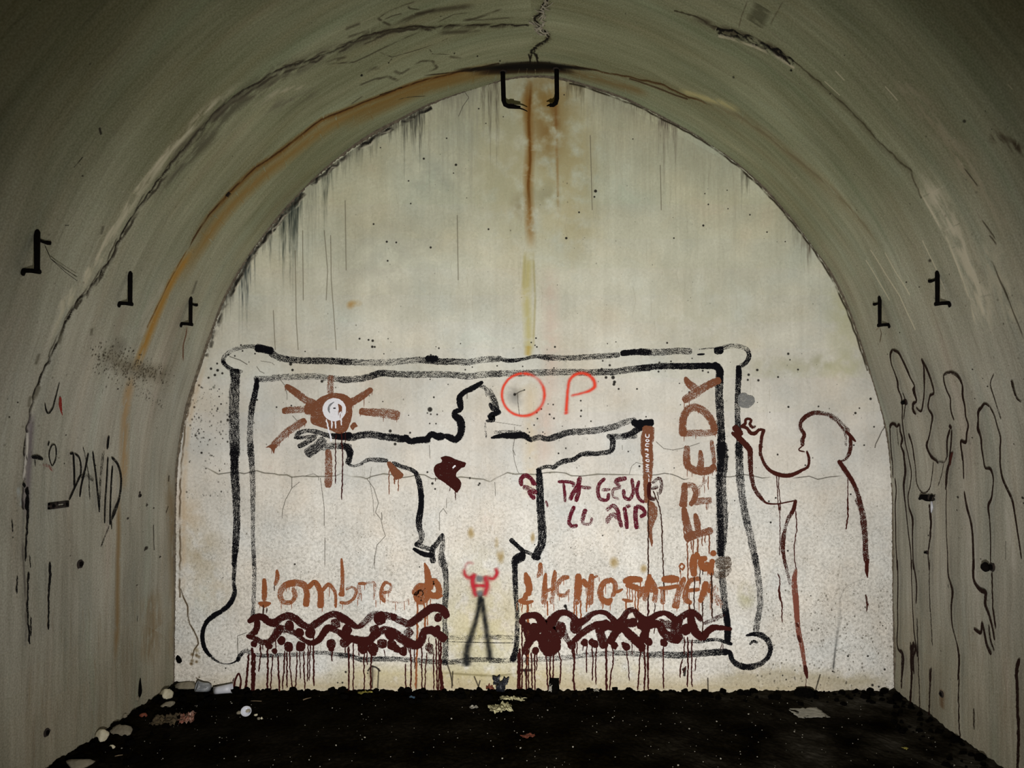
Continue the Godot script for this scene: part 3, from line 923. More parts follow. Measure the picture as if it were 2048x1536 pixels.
	c.pits([-881,3715,8.8,-657,3672,10.0,-498,4063,6.3,-327,4007,5.0,-1183,3792,5.0,-448,3961,5.0,-722,3857,6.3,-1139,3136,8.8,-1073,3131,7.5,-833,3096,8.8,-1231,3259,7.5,-430,3223,7.5,316,3489,12.5,308,3449,7.5,201,3341,7.5,112,3161,10.0,97,4160,5.0,576,3852,5.0,862,3161,6.3,-674,3614,5.0,-987,3560,6.3,-972,3402,6.3,-1133,3003,7.5],34,32,28)
	c.pits([1078,3471,5.0,1102,3396,6.3,1239,3366,5.0,1392,3324,6.3,1067,3249,8.8,1511,3203,6.3,1233,3495,5.0,1638,3137,5.0],34,32,28)
	c.pits([-1780,888,7.7,-2281,795,3.9,-1426,138,7.7,-1448,63,7.7,-1481,63,6.4,-2262,164,6.4],34,32,28)
	c.pits([-1425,137,8.0,-908,189,6.3,-911,870,5.7,-1273,129,5.7],34,32,28)
	c.scatter(-2.537,1.334,-2.16,2.031,120,0.0024,0.0091,48,46,40,0.9,31,-40)
	c.scatter(-2.509,1.753,-2.195,2.136,90,0.0021,0.0077,44,42,38,0.9,32,-40)
	c.scatter(-2.578,1.509,2.404,2.415,260,0.0017,0.0063,60,58,50,0.7,33,-30)
	c.scatter(-2.578,0.01,2.404,1.334,1500,0.0017,0.0070,92,86,74,0.55,34,-20)
	c.scatter(-2.578,0.045,2.404,1.334,900,0.0024,0.0105,228,226,220,0.5,35,10)
	c.scatter(1.394,0.01,2.404,0.707,600,0.0021,0.0084,70,66,56,0.7,36,-30)
	c.scatter(-1.742,2.38,2.091,4.122,160,0.0017,0.0056,70,66,56,0.7,37,-30)
	c.line([-0.767,0.132,-0.383,0.108,-0.209,0.129],0.021,100,92,60,0.5,0.8,0.2,0)
	c.line([-0.725,0.213,-0.697,0.132,-0.679,0.038],0.012,40,34,26,0.8,0.6,0,0)
	c.line([-0.679,0.143,-0.686,0.024],0.012,40,34,26,0.8,0.6,0,0)
	c.line([-0.53,0.108,-0.495,0.024],0.012,40,34,26,0.8,0.6,0,0)
	c.line([-0.488,0.08,-0.505,0.017],0.012,40,34,26,0.8,0.6,0,0)
	c.line([-1.237,0.185,-1.24,0.024],0.012,40,34,26,0.8,0.6,0,0)
	c.line([-1.195,0.164,-1.202,0.024],0.012,40,34,26,0.8,0.6,0,0)
	c.line([-0.93,0.098,-0.934,0.017],0.012,40,34,26,0.8,0.6,0,0)
	c.line([1.098,0.098,1.101,-0.007],0.012,40,34,26,0.8,0.6,0,0)
	c.line([1.882,0.122,1.847,0.003],0.012,40,34,26,0.8,0.6,0,0)
	c.line([-1.272,0.143,-1.247,0.178,-1.213,0.171,-1.185,0.143],0.014,30,26,22,0.9,0.5,0,0)
	c.blob(-1.244,0.122,0.0348,0.0557,110,100,84,0.7,0.8,0.2,-30)
	c.line([-0.213,0.15,-0.132,0.15],0.024,30,24,20,0.9,0.5,0,0)
	c.line([-0.174,0.15,-0.167,0.108],0.021,30,24,20,0.9,0.5,0,0)
	c.line([0.92,0.15,0.941,0.164,0.934,0.108],0.021,28,24,22,0.9,0.5,0,0)
	c.blob(0.105,0.596,0.0139,0.0139,26,24,22,0.95,0.4,0,-40)
	c.line([0.105,0.606,0.115,0.568],0.017,26,24,22,0.9,0.5,0,0)
	c.line([-2.397,2.335,-2.386,2.368,-2.361,2.421,-2.346,2.475,-2.326,2.519,-2.307,2.565,-2.289,2.617,-2.283,2.669,-2.252,2.715,-2.231,2.751,-2.222,2.794,-2.199,2.836,-2.158,2.895,-2.135,2.927,-2.122,2.972,-2.094,3.009,-2.054,3.05,-2.038,3.104,-1.996,3.139,-1.974,3.173,-1.929,3.225,-1.911,3.256,-1.874,3.295,-1.839,3.339,-1.816,3.383,-1.772,3.407,-1.739,3.444,-1.701,3.478,-1.664,3.525,-1.638,3.566,-1.603,3.584,-1.548,3.619,-1.525,3.654,-1.485,3.681,-1.435,3.715,-1.395,3.751,-1.349,3.769,-1.319,3.808,-1.266,3.83,-1.229,3.86,-1.174,3.889,-1.145,3.904,-1.099,3.923,-1.053,3.947,-1.008,3.971,-0.955,3.998,-0.922,4.033,-0.88,4.055,-0.825,4.07],0.038,70,66,56,0.9,0.6,0.42,-40)
	c.line([-2.391,2.342,-2.391,2.369,-2.367,2.388,-2.352,2.436,-2.354,2.47,-2.349,2.489,-2.344,2.529,-2.315,2.551,-2.315,2.581,-2.287,2.629,-2.274,2.641,-2.274,2.687,-2.244,2.713,-2.253,2.75,-2.218,2.766,-2.204,2.793,-2.196,2.816,-2.185,2.858,-2.156,2.886,-2.138,2.916,-2.126,2.959,-2.122,2.982,-2.107,3.011,-2.088,3.038,-2.055,3.064,-2.042,3.095,-2.025,3.102,-1.994,3.138,-1.987,3.161,-1.966,3.198,-1.923,3.217,-1.913,3.242,-1.884,3.265,-1.879,3.312,-1.855,3.331,-1.836,3.337,-1.795,3.38,-1.779,3.403,-1.749,3.426,-1.744,3.457,-1.712,3.48,-1.688,3.487,-1.67,3.53,-1.629,3.545,-1.629,3.581,-1.604,3.588,-1.56,3.615,-1.555,3.639,-1.503,3.657,-1.478,3.668,-1.478,3.693,-1.433,3.719,-1.417,3.736,-1.394,3.761,-1.357,3.766,-1.317,3.804,-1.299,3.825,-1.26,3.824,-1.248,3.847,-1.21,3.877,-1.176,3.883,-1.146,3.899,-1.138,3.921,-1.108,3.92,-1.054,3.938,-1.04,3.976,-0.995,3.967,-0.987,3.995,-0.958,4.003,-0.908,4.037,-0.886,4.039,-0.862,4.045,-0.825,4.07],0.021,34,32,28,0.95,0.5,0.44,-60)
	c.line([-2.394,2.32,-2.381,2.357,-2.357,2.377,-2.353,2.415,-2.355,2.447,-2.335,2.465,-2.32,2.497,-2.312,2.543,-2.29,2.555,-2.293,2.604,-2.277,2.622,-2.258,2.649,-2.253,2.678,-2.244,2.721,-2.239,2.725,-2.204,2.772,-2.189,2.793,-2.196,2.812,-2.168,2.838,-2.15,2.888,-2.137,2.897,-2.113,2.937,-2.107,2.953,-2.1,2.975,-2.067,3.024,-2.054,3.041,-2.047,3.06,-2.008,3.088,-2.012,3.114,-1.975,3.126,-1.957,3.177,-1.931,3.186,-1.936,3.223,-1.916,3.233,-1.894,3.253,-1.875,3.285,-1.846,3.323,-1.837,3.322,-1.789,3.368,-1.775,3.367,-1.749,3.393,-1.744,3.421,-1.718,3.438,-1.69,3.463,-1.664,3.498,-1.646,3.528,-1.637,3.527,-1.609,3.555,-1.581,3.589,-1.557,3.591,-1.541,3.627,-1.521,3.653,-1.478,3.657,-1.45,3.678,-1.425,3.71,-1.422,3.729,-1.391,3.726,-1.37,3.759,-1.348,3.788,-1.308,3.789,-1.283,3.798,-1.246,3.813,-1.227,3.848,-1.213,3.851,-1.184,3.887,-1.142,3.898,-1.116,3.911,-1.094,3.931,-1.067,3.937,-1.043,3.957,-1.006,3.956,-0.989,3.989,-0.953,3.991],0.017,206,200,180,0.7,0.5,0.5,20)
	c.line([0.134,4.239,0.186,4.229,0.23,4.218,0.277,4.203,0.326,4.183,0.38,4.165,0.423,4.151,0.473,4.134,0.515,4.112,0.567,4.099,0.609,4.08,0.662,4.058,0.704,4.029,0.744,4.01,0.792,3.982,0.835,3.964,0.88,3.942,0.928,3.912,0.971,3.894,1.017,3.863,1.06,3.841,1.104,3.811,1.144,3.784,1.182,3.755,1.228,3.724,1.263,3.691,1.307,3.666,1.34,3.632,1.376,3.594,1.418,3.561,1.458,3.528,1.487,3.494,1.523,3.451,1.559,3.421,1.592,3.383,1.627,3.345,1.656,3.302,1.694,3.263,1.721,3.224,1.752,3.19,1.783,3.144,1.816,3.108,1.848,3.062,1.871,3.018,1.899,2.984,1.927,2.934,1.953,2.893,1.976,2.85,1.998,2.804,2.021,2.754,2.039,2.715,2.066,2.665,2.079,2.62,2.101,2.569,2.114,2.521,2.136,2.479,2.15,2.426,2.163,2.379,2.182,2.337,2.196,2.286,2.213,2.237],0.017,52,46,34,0.9,0.6,0.3,-50)
	c.line([-2.407,2.356,-2.421,2.322,-2.433,2.29,-2.443,2.253,-2.455,2.211,-2.47,2.177,-2.481,2.14,-2.483,2.111,-2.49,2.072,-2.507,2.041,-2.508,2.001,-2.522,1.973,-2.524,1.932,-2.54,1.906,-2.541,1.87,-2.548,1.828,-2.548,1.795,-2.55,1.759,-2.554,1.724,-2.56,1.695,-2.56,1.651,-2.568,1.616,-2.573,1.58,-2.569,1.545,-2.573,1.502,-2.578,1.469,-2.581,1.432,-2.574,1.393,-2.583,1.354,-2.577,1.322,-2.581,1.288,-2.582,1.249,-2.583,1.21,-2.583,1.178,-2.578,1.145,-2.581,1.108,-2.58,1.067,-2.577,1.036,-2.577,1,-2.582,0.967,-2.574,0.92,-2.584,0.884,-2.577,0.843,-2.585,0.812,-2.582,0.769,-2.585,0.73,-2.579,0.694,-2.582,0.655],0.017,84,70,52,0.8,0.6,0.3,-40)
	c.line([-2.38,2.355,-2.453,2.143,-2.519,1.868,-2.54,1.655,-2.554,1.394,-2.554,1,-2.557,0.655],0.056,196,172,140,0.5,1,0.2,0)
	c.line([2.376,1.631,2.397,1.394,2.397,0.937,2.401,0.463,2.404,0.045],0.028,214,206,180,0.6,0.8,0.2,0)
	c.hairs(-2.369,0.045,2.369,2.171,420,0,0.16,0.006,218,214,208,0.4,51,0.3)
	c.hairs(-2.369,0.045,2.369,2.171,260,0,0.14,0.004,132,126,110,0.4,52,0.3)
	c.hairs(-0.871,0.882,0.871,1.578,260,0,0.1,0.007,230,228,226,0.6,53,0.35)
	c.hairs(-2.021,2.38,2.021,3.774,240,0,0.3,0.005,158,152,132,0.35,54,0.3)
	return c


func vault_canvas(side: int) -> Canvas:
	var c := Canvas.new(2048, 984, 2048.0 / S_MAX, 0.0, END_Z - 0.01, false)
	var sd := 40 + side * 7
	var n1 := noise_bytes(sd, 0.006, c.w, c.h, 4, 512, c.h)
	var n2 := noise_bytes(sd + 1, 0.06, c.w, c.h, 4, 110, c.h)
	var n3 := noise_bytes(sd + 2, 0.2, c.w, c.h, 3)
	var n4 := noise_bytes(sd + 3, 0.012, c.w, c.h, 2, 200, c.h)
	c.nz = noise_bytes(sd + 4,0.05, c.w, c.h,4,600, c.h)
	var px := c.px; var ht := c.ht
	for x in c.w:
		var s := float(x) / c.k
		var lift := int(146 + 10.0 * smoothstep(4.9, 3.6, s) - 6.0 * smoothstep(4.7, 5.4, s) - 14.0 * smoothstep(3.4, 1.8, s))  # lining darkened towards the crown: light falloff put into the colour
		var green := int(15.0 * smoothstep(3.8, 1.8, s))
		var warm := int(5.0 * smoothstep(4.6, 5.4, s))
		for y in c.h:
			var o := y * c.w + x
			var g: int = n3[o] - 128
			var t: int = lift + (n1[o] - 128) * 18 / 128 + (n2[o] - 128) * 11 / 128 + g * 20 / 128
			var hh: int = (n4[o] - 128) * 4 / 128
			var i := o * 3
			px[i] = clampi(t + hh - green / 3 + warm / 2, 0, 255)
			px[i + 1] = clampi(t - 3 - hh / 3, 0, 255)
			px[i + 2] = clampi(t - 16 - hh / 2 - green - warm, 0, 255)
			ht[o] = clampi(128 + (n2[o] - 128) / 14 + g / 20, 0, 255)
	c.px = px; c.ht = ht
	if side < 0:
		c.hairs(1,-5,5.2,-2.5,420,0.5,0,0.009,168,164,148,0.3,101,0.35)
		c.hairs(1,-5,5.2,-2.5,420,0.45,0,0.009,104,100,86,0.3,102,0.35)
		c.hairs(3.4,-5,5.3,-3.3,500,0.35,0,0.006,182,178,168,0.22,105,0.2)
		c.hairs(3.6,-5,5.3,-3.3,260,0.3,0,0.006,92,84,72,0.25,107,0.2)
		c.hairs(4.7,-5,5.4,-3.6,160,0.3,0,0.014,112,94,70,0.22,109,0.2)
		c.scatter(0.4,-5,5.2,-2.6,160,0.002,0.006,44,40,32,0.8,111,-40)
		c.line([0.229,-4.859,0.319,-4.859,0.409,-4.851,0.586,-4.827,0.761,-4.787,0.945,-4.761,1.128,-4.73,1.246,-4.702,1.363,-4.662,1.496,-4.656,1.628,-4.635,1.775,-4.604,1.919,-4.559,2.032,-4.543,2.144,-4.521,2.238,-4.513,2.331,-4.5,2.464,-4.496,2.596,-4.476,2.72,-4.466,2.844,-4.446],0.203,138,104,50,0.75,1,0.1,0)
		c.line([0.094,-4.953,0.253,-4.933,0.412,-4.882,0.592,-4.872,0.772,-4.846,0.962,-4.832,1.151,-4.813,1.252,-4.82,1.354,-4.817],0.221,128,98,48,0.6,1,0.1,0)
		c.line([0.226,-4.821,0.315,-4.816,0.403,-4.802,0.577,-4.77,0.749,-4.724,0.929,-4.693,1.106,-4.654,1.223,-4.629,1.339,-4.593,1.381,-4.576,1.422,-4.558,1.587,-4.548,1.751,-4.516,1.845,-4.481,1.937,-4.442,2.048,-4.427,2.158,-4.408,2.249,-4.395,2.339,-4.379,2.458,-4.38,2.576,-4.369],0.092,112,74,26,0.85,0.9,0.15,-20)
		c.line([2.542,-4.421,2.669,-4.405,2.793,-4.378,2.91,-4.369,3.026,-4.349,3.121,-4.344,3.217,-4.339,3.305,-4.33,3.392,-4.319],0.115,160,116,48,0.85,0.9,0.15,-10)
		c.line([3.392,-4.319,3.495,-4.33,3.599,-4.336,3.704,-4.366,3.809,-4.388,3.966,-4.415,4.122,-4.427],0.124,158,130,92,0.8,0.9,0.25,-10)
		c.line([4.119,-4.376,4.296,-4.384,4.473,-4.385,4.685,-4.387,4.898,-4.39,5.032,-4.383,5.166,-4.376],0.074,120,96,62,0.75,0.9,0.15,-10)
		c.line([0.226,-4.821,0.315,-4.816,0.403,-4.802,0.577,-4.77,0.749,-4.724,0.929,-4.693,1.106,-4.654,1.223,-4.629,1.339,-4.593,1.381,-4.576,1.422,-4.558,1.587,-4.548,1.751,-4.516,1.845,-4.481,1.937,-4.442,2.048,-4.427,2.158,-4.408,2.249,-4.395,2.339,-4.379,2.458,-4.38,2.576,-4.369],0.023,60,36,14,0.8,0.6,0.3,-60)
		c.line([2.576,-4.369,2.738,-4.365,2.9,-4.342,3.007,-4.324,3.113,-4.302],0.016,96,60,20,0.7,0.6,0.3,-50)
		c.line([2.158,-4.408,2.174,-4.409,2.189,-4.41],0.049,20,14,10,0.9,0.5,0,-60)
		c.line([0.54,-4.731,0.468,-4.775,0.395,-4.817,0.344,-4.836,0.294,-4.852,0.239,-4.87,0.183,-4.884,0.148,-4.89,0.112,-4.895,0.077,-4.905,0.042,-4.912,0.001,-4.916,-0.039,-4.917,-0.075,-4.915,-0.111,-4.91,-0.144,-4.899,-0.177,-4.886,-0.221,-4.877,-0.264,-4.866,-0.341,-4.84,-0.417,-4.808],0.058,16,12,8,0.95,0.7,0.1,-20)
		c.line([0.365,-4.834,0.298,-4.864,0.23,-4.888,0.187,-4.901,0.144,-4.911,0.093,-4.921,0.042,-4.926,-0.009,-4.929,-0.06,-4.926,-0.111,-4.922,-0.162,-4.912,-0.221,-4.902,-0.28,-4.888],0.147,12,9,6,1,0.66,0,0)
		c.line([0.255,-4.88,0.199,-4.897,0.144,-4.911,0.093,-4.924,0.042,-4.931,-0.009,-4.933,-0.06,-4.929,-0.118,-4.923,-0.177,-4.91],0.182,14,11,7,1,0.66,0,0)
		c.line([0.447,-4.819,0.373,-4.859,0.298,-4.894,0.222,-4.933,0.146,-4.965,0.095,-4.98,0.044,-4.991,-0.007,-4.991,-0.059,-4.984,-0.15,-4.966,-0.24,-4.936,-0.279,-4.926,-0.318,-4.914],0.09,60,40,20,0.7,1,0.2,0)
		c.line([0.491,-4.749,0.417,-4.787,0.343,-4.822,0.28,-4.839,0.217,-4.852,0.164,-4.861,0.111,-4.866,0.076,-4.868,0.04,-4.868,0,-4.875,-0.04,-4.878,-0.088,-4.881,-0.136,-4.879,-0.187,-4.877,-0.238,-4.872],0.048,34,26,14,0.85,1,0.1,0)
		c.line([0.736,-4.662,0.641,-4.712,0.544,-4.758,0.47,-4.793,0.396,-4.826,0.345,-4.845,0.295,-4.861],0.021,36,24,12,0.85,0.9,0.2,-20)
		c.line([0.024,-4.908,0.021,-4.87,0.019,-4.832,0.024,-4.789,0.029,-4.747],0.015,20,16,10,0.95,0.7,0,-30)
		c.line([-0.111,-4.125,-0.102,-4.147,-0.094,-4.17,-0.08,-4.218,-0.067,-4.268,-0.057,-4.295,-0.048,-4.322,-0.032,-4.339,-0.016,-4.355,-0.029,-4.401,-0.042,-4.447,-0.067,-4.481,-0.092,-4.514,-0.098,-4.521,-0.104,-4.528,-0.098,-4.558,-0.092,-4.589,-0.063,-4.624,-0.034,-4.658,-0.016,-4.689,0.002,-4.721,0.004,-4.739,0.007,-4.757],0.044,70,64,46,0.8,0.8,0.3,-30)
		c.line([-0.108,-4.134,-0.104,-4.139,-0.101,-4.144,-0.098,-4.148,-0.094,-4.151,-0.097,-4.157,-0.1,-4.163,-0.096,-4.173,-0.092,-4.182,-0.088,-4.19,-0.085,-4.197,-0.082,-4.208,-0.078,-4.219,-0.076,-4.22,-0.073,-4.221,-0.071,-4.228,-0.069,-4.235,-0.069,-4.249,-0.069,-4.262,-0.067,-4.261,-0.065,-4.26,-0.062,-4.276,-0.059,-4.292,-0.055,-4.295,-0.052,-4.298,-0.052,-4.305,-0.051,-4.312,-0.049,-4.319,-0.046,-4.326,-0.043,-4.33,-0.04,-4.334,-0.039,-4.337,-0.037,-4.34,-0.029,-4.339,-0.02,-4.338,-0.021,-4.346,-0.022,-4.354,-0.019,-4.367,-0.016,-4.38,-0.021,-4.385,-0.025,-4.39,-0.03,-4.393,-0.034,-4.396,-0.032,-4.41,-0.031,-4.425,-0.032,-4.431,-0.033,-4.438,-0.035,-4.445,-0.036,-4.452,-0.044,-4.459,-0.051,-4.467,-0.056,-4.466,-0.06,-4.466,-0.06,-4.467,-0.059,-4.469,-0.065,-4.477,-0.071,-4.486,-0.071,-4.495,-0.072,-4.505,-0.078,-4.507,-0.085,-4.509,-0.087,-4.509,-0.088,-4.508,-0.093,-4.517,-0.097,-4.526,-0.097,-4.536,-0.097,-4.547,-0.095,-4.562,-0.094,-4.577,-0.096,-4.579,-0.097,-4.581,-0.089,-4.587,-0.081,-4.593,-0.078,-4.608,-0.075,-4.624,-0.067,-4.627,-0.059,-4.631,-0.055,-4.627,-0.051,-4.624,-0.049,-4.633,-0.047,-4.642,-0.038,-4.649,-0.029,-4.656,-0.025,-4.664,-0.021,-4.672,-0.018,-4.679,-0.015,-4.687,-0.012,-4.694,-0.009,-4.7,-0.001,-4.705,0.007,-4.711,0.008,-4.725,0.01,-4.74,0.009,-4.749,0.007,-4.757],0.022,12,10,7,0.95,0.6,0.25,-110)
		c.line([-0.104,-4.132,-0.103,-4.129,-0.103,-4.126,-0.103,-4.136,-0.102,-4.147,-0.1,-4.152,-0.098,-4.157,-0.093,-4.159,-0.088,-4.162,-0.091,-4.168,-0.095,-4.175,-0.093,-4.189,-0.091,-4.204,-0.091,-4.213,-0.092,-4.221,-0.083,-4.215,-0.074,-4.209,-0.078,-4.221,-0.082,-4.233,-0.074,-4.242,-0.067,-4.251,-0.073,-4.259,-0.079,-4.267,-0.069,-4.264,-0.06,-4.261,-0.056,-4.279,-0.051,-4.298,-0.052,-4.299,-0.053,-4.299,-0.055,-4.301,-0.056,-4.304,-0.054,-4.314,-0.052,-4.324,-0.051,-4.319,-0.051,-4.314,-0.042,-4.321,-0.033,-4.328,-0.039,-4.324,-0.046,-4.32,-0.039,-4.334,-0.033,-4.347,-0.024,-4.342,-0.015,-4.337,-0.018,-4.344,-0.021,-4.352,-0.019,-4.359,-0.017,-4.365,-0.015,-4.376,-0.013,-4.386,-0.02,-4.388,-0.028,-4.39,-0.026,-4.402,-0.025,-4.414,-0.032,-4.414,-0.04,-4.413,-0.033,-4.412,-0.026,-4.41,-0.028,-4.414,-0.03,-4.419,-0.038,-4.434,-0.045,-4.449,-0.043,-4.461,-0.041,-4.474,-0.049,-4.475,-0.057,-4.476,-0.063,-4.478,-0.068,-4.479,-0.068,-4.49,-0.067,-4.501,-0.066,-4.5,-0.064,-4.498,-0.076,-4.497,-0.089,-4.495,-0.091,-4.493,-0.093,-4.49,-0.092,-4.497,-0.09,-4.504,-0.093,-4.517,-0.095,-4.53,-0.095,-4.526,-0.095,-4.523,-0.102,-4.528,-0.109,-4.533,-0.099,-4.557,-0.089,-4.582,-0.092,-4.567,-0.096,-4.552,-0.095,-4.563,-0.094,-4.573,-0.085,-4.592,-0.076,-4.61,-0.079,-4.606,-0.081,-4.603,-0.076,-4.61,-0.07,-4.618,-0.066,-4.612,-0.062,-4.606,-0.062,-4.625,-0.062,-4.644,-0.054,-4.64,-0.046,-4.637,-0.045,-4.642,-0.044,-4.648,-0.037,-4.661,-0.031,-4.675,-0.035,-4.663,-0.038,-4.652,-0.026,-4.672,-0.013,-4.692,-0.02,-4.696,-0.027,-4.7,-0.016,-4.69,-0.006,-4.68,-0.009,-4.705,-0.012,-4.731,-0.008,-4.731,-0.005,-4.732,-0.006,-4.736,-0.008,-4.74,-0,-4.749,0.007,-4.757],0.011,16,13,9,0.95,0.6,0.3,-90)
		c.line([-0.111,-4.125,-0.102,-4.147,-0.094,-4.17,-0.08,-4.218,-0.067,-4.268,-0.057,-4.295,-0.048,-4.322,-0.032,-4.339,-0.016,-4.355,-0.029,-4.401,-0.042,-4.447,-0.067,-4.481,-0.092,-4.514,-0.098,-4.521,-0.104,-4.528,-0.098,-4.558,-0.092,-4.589,-0.063,-4.624,-0.034,-4.658,-0.016,-4.689,0.002,-4.721,0.004,-4.739,0.007,-4.757],0.089,86,80,60,0.4,1,0.45,0)
		c.line([0.016,-4.436,0.026,-4.429,0.036,-4.423,0.052,-4.424,0.068,-4.425,0.082,-4.428,0.095,-4.43,0.113,-4.418,0.13,-4.406,0.14,-4.409,0.15,-4.412,0.164,-4.403,0.179,-4.395,0.195,-4.398,0.212,-4.402,0.228,-4.399,0.244,-4.397,0.253,-4.383,0.262,-4.37,0.282,-4.368,0.303,-4.366,0.311,-4.361,0.319,-4.356,0.337,-4.348,0.356,-4.34,0.371,-4.332,0.386,-4.323,0.398,-4.322,0.41,-4.32,0.425,-4.31,0.44,-4.3,0.454,-4.296,0.468,-4.292,0.481,-4.282,0.494,-4.271,0.505,-4.272,0.516,-4.273,0.53,-4.262,0.545,-4.251,0.557,-4.253,0.57,-4.255,0.588,-4.239,0.606,-4.224,0.619,-4.219,0.631,-4.214,0.645,-4.201,0.658,-4.188,0.675,-4.178,0.691,-4.169,0.708,-4.161,0.725,-4.153,0.736,-4.153,0.747,-4.153,0.762,-4.143,0.777,-4.134,0.793,-4.122,0.809,-4.111,0.818,-4.11,0.828,-4.109,0.845,-4.101,0.863,-4.093,0.874,-4.09,0.884,-4.087,0.899,-4.076,0.914,-4.066,0.927,-4.063,0.94,-4.06,0.952,-4.055,0.964,-4.05,0.976,-4.044,0.988,-4.039,1.005,-4.042,1.022,-4.044,1.029,-4.045,1.037,-4.047,1.051,-4.039,1.066,-4.031,1.081,-4.037,1.095,-4.042,1.105,-4.038,1.115,-4.033,1.126,-4.029,1.138,-4.025,1.154,-4.027,1.171,-4.029,1.182,-4.023,1.193,-4.017,1.207,-4.013,1.222,-4.01,1.229,-4.006,1.236,-4.002,1.252,-4.005,1.268,-4.008,1.28,-4.003,1.291,-3.998,1.303,-3.991,1.315,-3.984,1.328,-3.976,1.341,-3.969,1.357,-3.965,1.373,-3.96,1.381,-3.952,1.388,-3.944,1.401,-3.94,1.414,-3.936,1.426,-3.928,1.438,-3.92,1.45,-3.917,1.462,-3.914,1.473,-3.907,1.484,-3.9,1.5,-3.893,1.516,-3.886,1.53,-3.888,1.545,-3.889,1.557,-3.892,1.568,-3.896,1.583,-3.893,1.597,-3.89,1.613,-3.884,1.628,-3.878,1.637,-3.873,1.645,-3.867,1.661,-3.86,1.677,-3.852,1.687,-3.855,1.698,-3.858,1.715,-3.852,1.733,-3.847,1.742,-3.841,1.752,-3.835,1.768,-3.833,1.783,-3.831,1.794,-3.828,1.806,-3.826,1.816,-3.83,1.827,-3.833,1.841,-3.83,1.855,-3.826,1.868,-3.823,1.882,-3.819,1.891,-3.819,1.901,-3.819,1.918,-3.82,1.934,-3.82,1.942,-3.819,1.951,-3.818,1.965,-3.823,1.98,-3.827,1.992,-3.818,2.003,-3.81,2.019,-3.815,2.034,-3.819,2.047,-3.819,2.059,-3.819,2.069,-3.821,2.079,-3.824,2.096,-3.822,2.112,-3.821,2.121,-3.822,2.129,-3.823,2.144,-3.819,2.158,-3.816,2.169,-3.816,2.18,-3.816,2.192,-3.816,2.205,-3.815,2.216,-3.81,2.227,-3.806,2.239,-3.815,2.25,-3.824,2.264,-3.818,2.278,-3.812,2.29,-3.812,2.302,-3.811,2.312,-3.811,2.321,-3.81,2.334,-3.804,2.347,-3.797,2.358,-3.801,2.369,-3.804,2.387,-3.807,2.405,-3.81,2.415,-3.802,2.425,-3.795,2.441,-3.799,2.457,-3.803,2.468,-3.801,2.479,-3.798,2.492,-3.795,2.505,-3.793,2.52,-3.793,2.535,-3.794,2.544,-3.793,2.554,-3.793,2.57,-3.792,2.586,-3.792,2.598,-3.792,2.609,-3.792,2.624,-3.794,2.638,-3.795,2.645,-3.795,2.652,-3.795,2.668,-3.79,2.684,-3.785,2.697,-3.793,2.709,-3.801,2.72,-3.794,2.731,-3.787,2.746,-3.792,2.761,-3.798,2.77,-3.798,2.779,-3.798,2.793,-3.798,2.807,-3.799,2.822,-3.796,2.837,-3.793,2.85,-3.786,2.862,-3.778,2.873,-3.77,2.884,-3.762,2.895,-3.764,2.907,-3.765,2.923,-3.76,2.938,-3.754,2.95,-3.749,2.962,-3.743,2.973,-3.733,2.985,-3.722,2.996,-3.721,3.008,-3.72,3.02,-3.715,3.032,-3.71,3.042,-3.696,3.052,-3.682,3.06,-3.675,3.068,-3.667,3.083,-3.662,3.097,-3.658,3.106,-3.657,3.116,-3.656,3.127,-3.65,3.139,-3.643,3.149,-3.644,3.159,-3.644,3.171,-3.64,3.183,-3.635,3.196,-3.629,3.209,-3.623,3.221,-3.628,3.234,-3.632,3.245,-3.63,3.257,-3.628,3.271,-3.621,3.286,-3.615,3.295,-3.616,3.304,-3.617,3.318,-3.614,3.332,-3.612,3.351,-3.608,3.369,-3.604,3.379,-3.6,3.389,-3.596,3.401,-3.601,3.412,-3.606,3.422,-3.596,3.432,-3.586,3.446,-3.585,3.46,-3.584,3.472,-3.581,3.484,-3.577,3.495,-3.576,3.506,-3.575,3.513,-3.577,3.521,-3.579,3.534,-3.574,3.547,-3.569,3.559,-3.568,3.572,-3.566,3.58,-3.564,3.588,-3.561,3.601,-3.568,3.613,-3.574,3.626,-3.571,3.638,-3.567,3.649,-3.565,3.66,-3.563,3.678,-3.569,3.696,-3.576,3.704,-3.575,3.713,-3.575,3.729,-3.57,3.745,-3.565,3.757,-3.57,3.77,-3.576,3.783,-3.575,3.796,-3.575,3.809,-3.573,3.821,-3.571,3.832,-3.572,3.843,-3.573,3.856,-3.572,3.868,-3.572,3.882,-3.579,3.896,-3.587,3.909,-3.586,3.921,-3.586,3.932,-3.589,3.942,-3.593,3.953,-3.589,3.964,-3.586,3.979,-3.587,3.994,-3.589,4.002,-3.594,4.011,-3.599,4.024,-3.596,4.037,-3.593,4.049,-3.596,4.061,-3.599,4.069,-3.597,4.078,-3.595,4.09,-3.595,4.102,-3.596,4.114,-3.599,4.125,-3.602,4.139,-3.602,4.153,-3.602],0.02,30,26,20,0.95,0.6,0.3,-110)
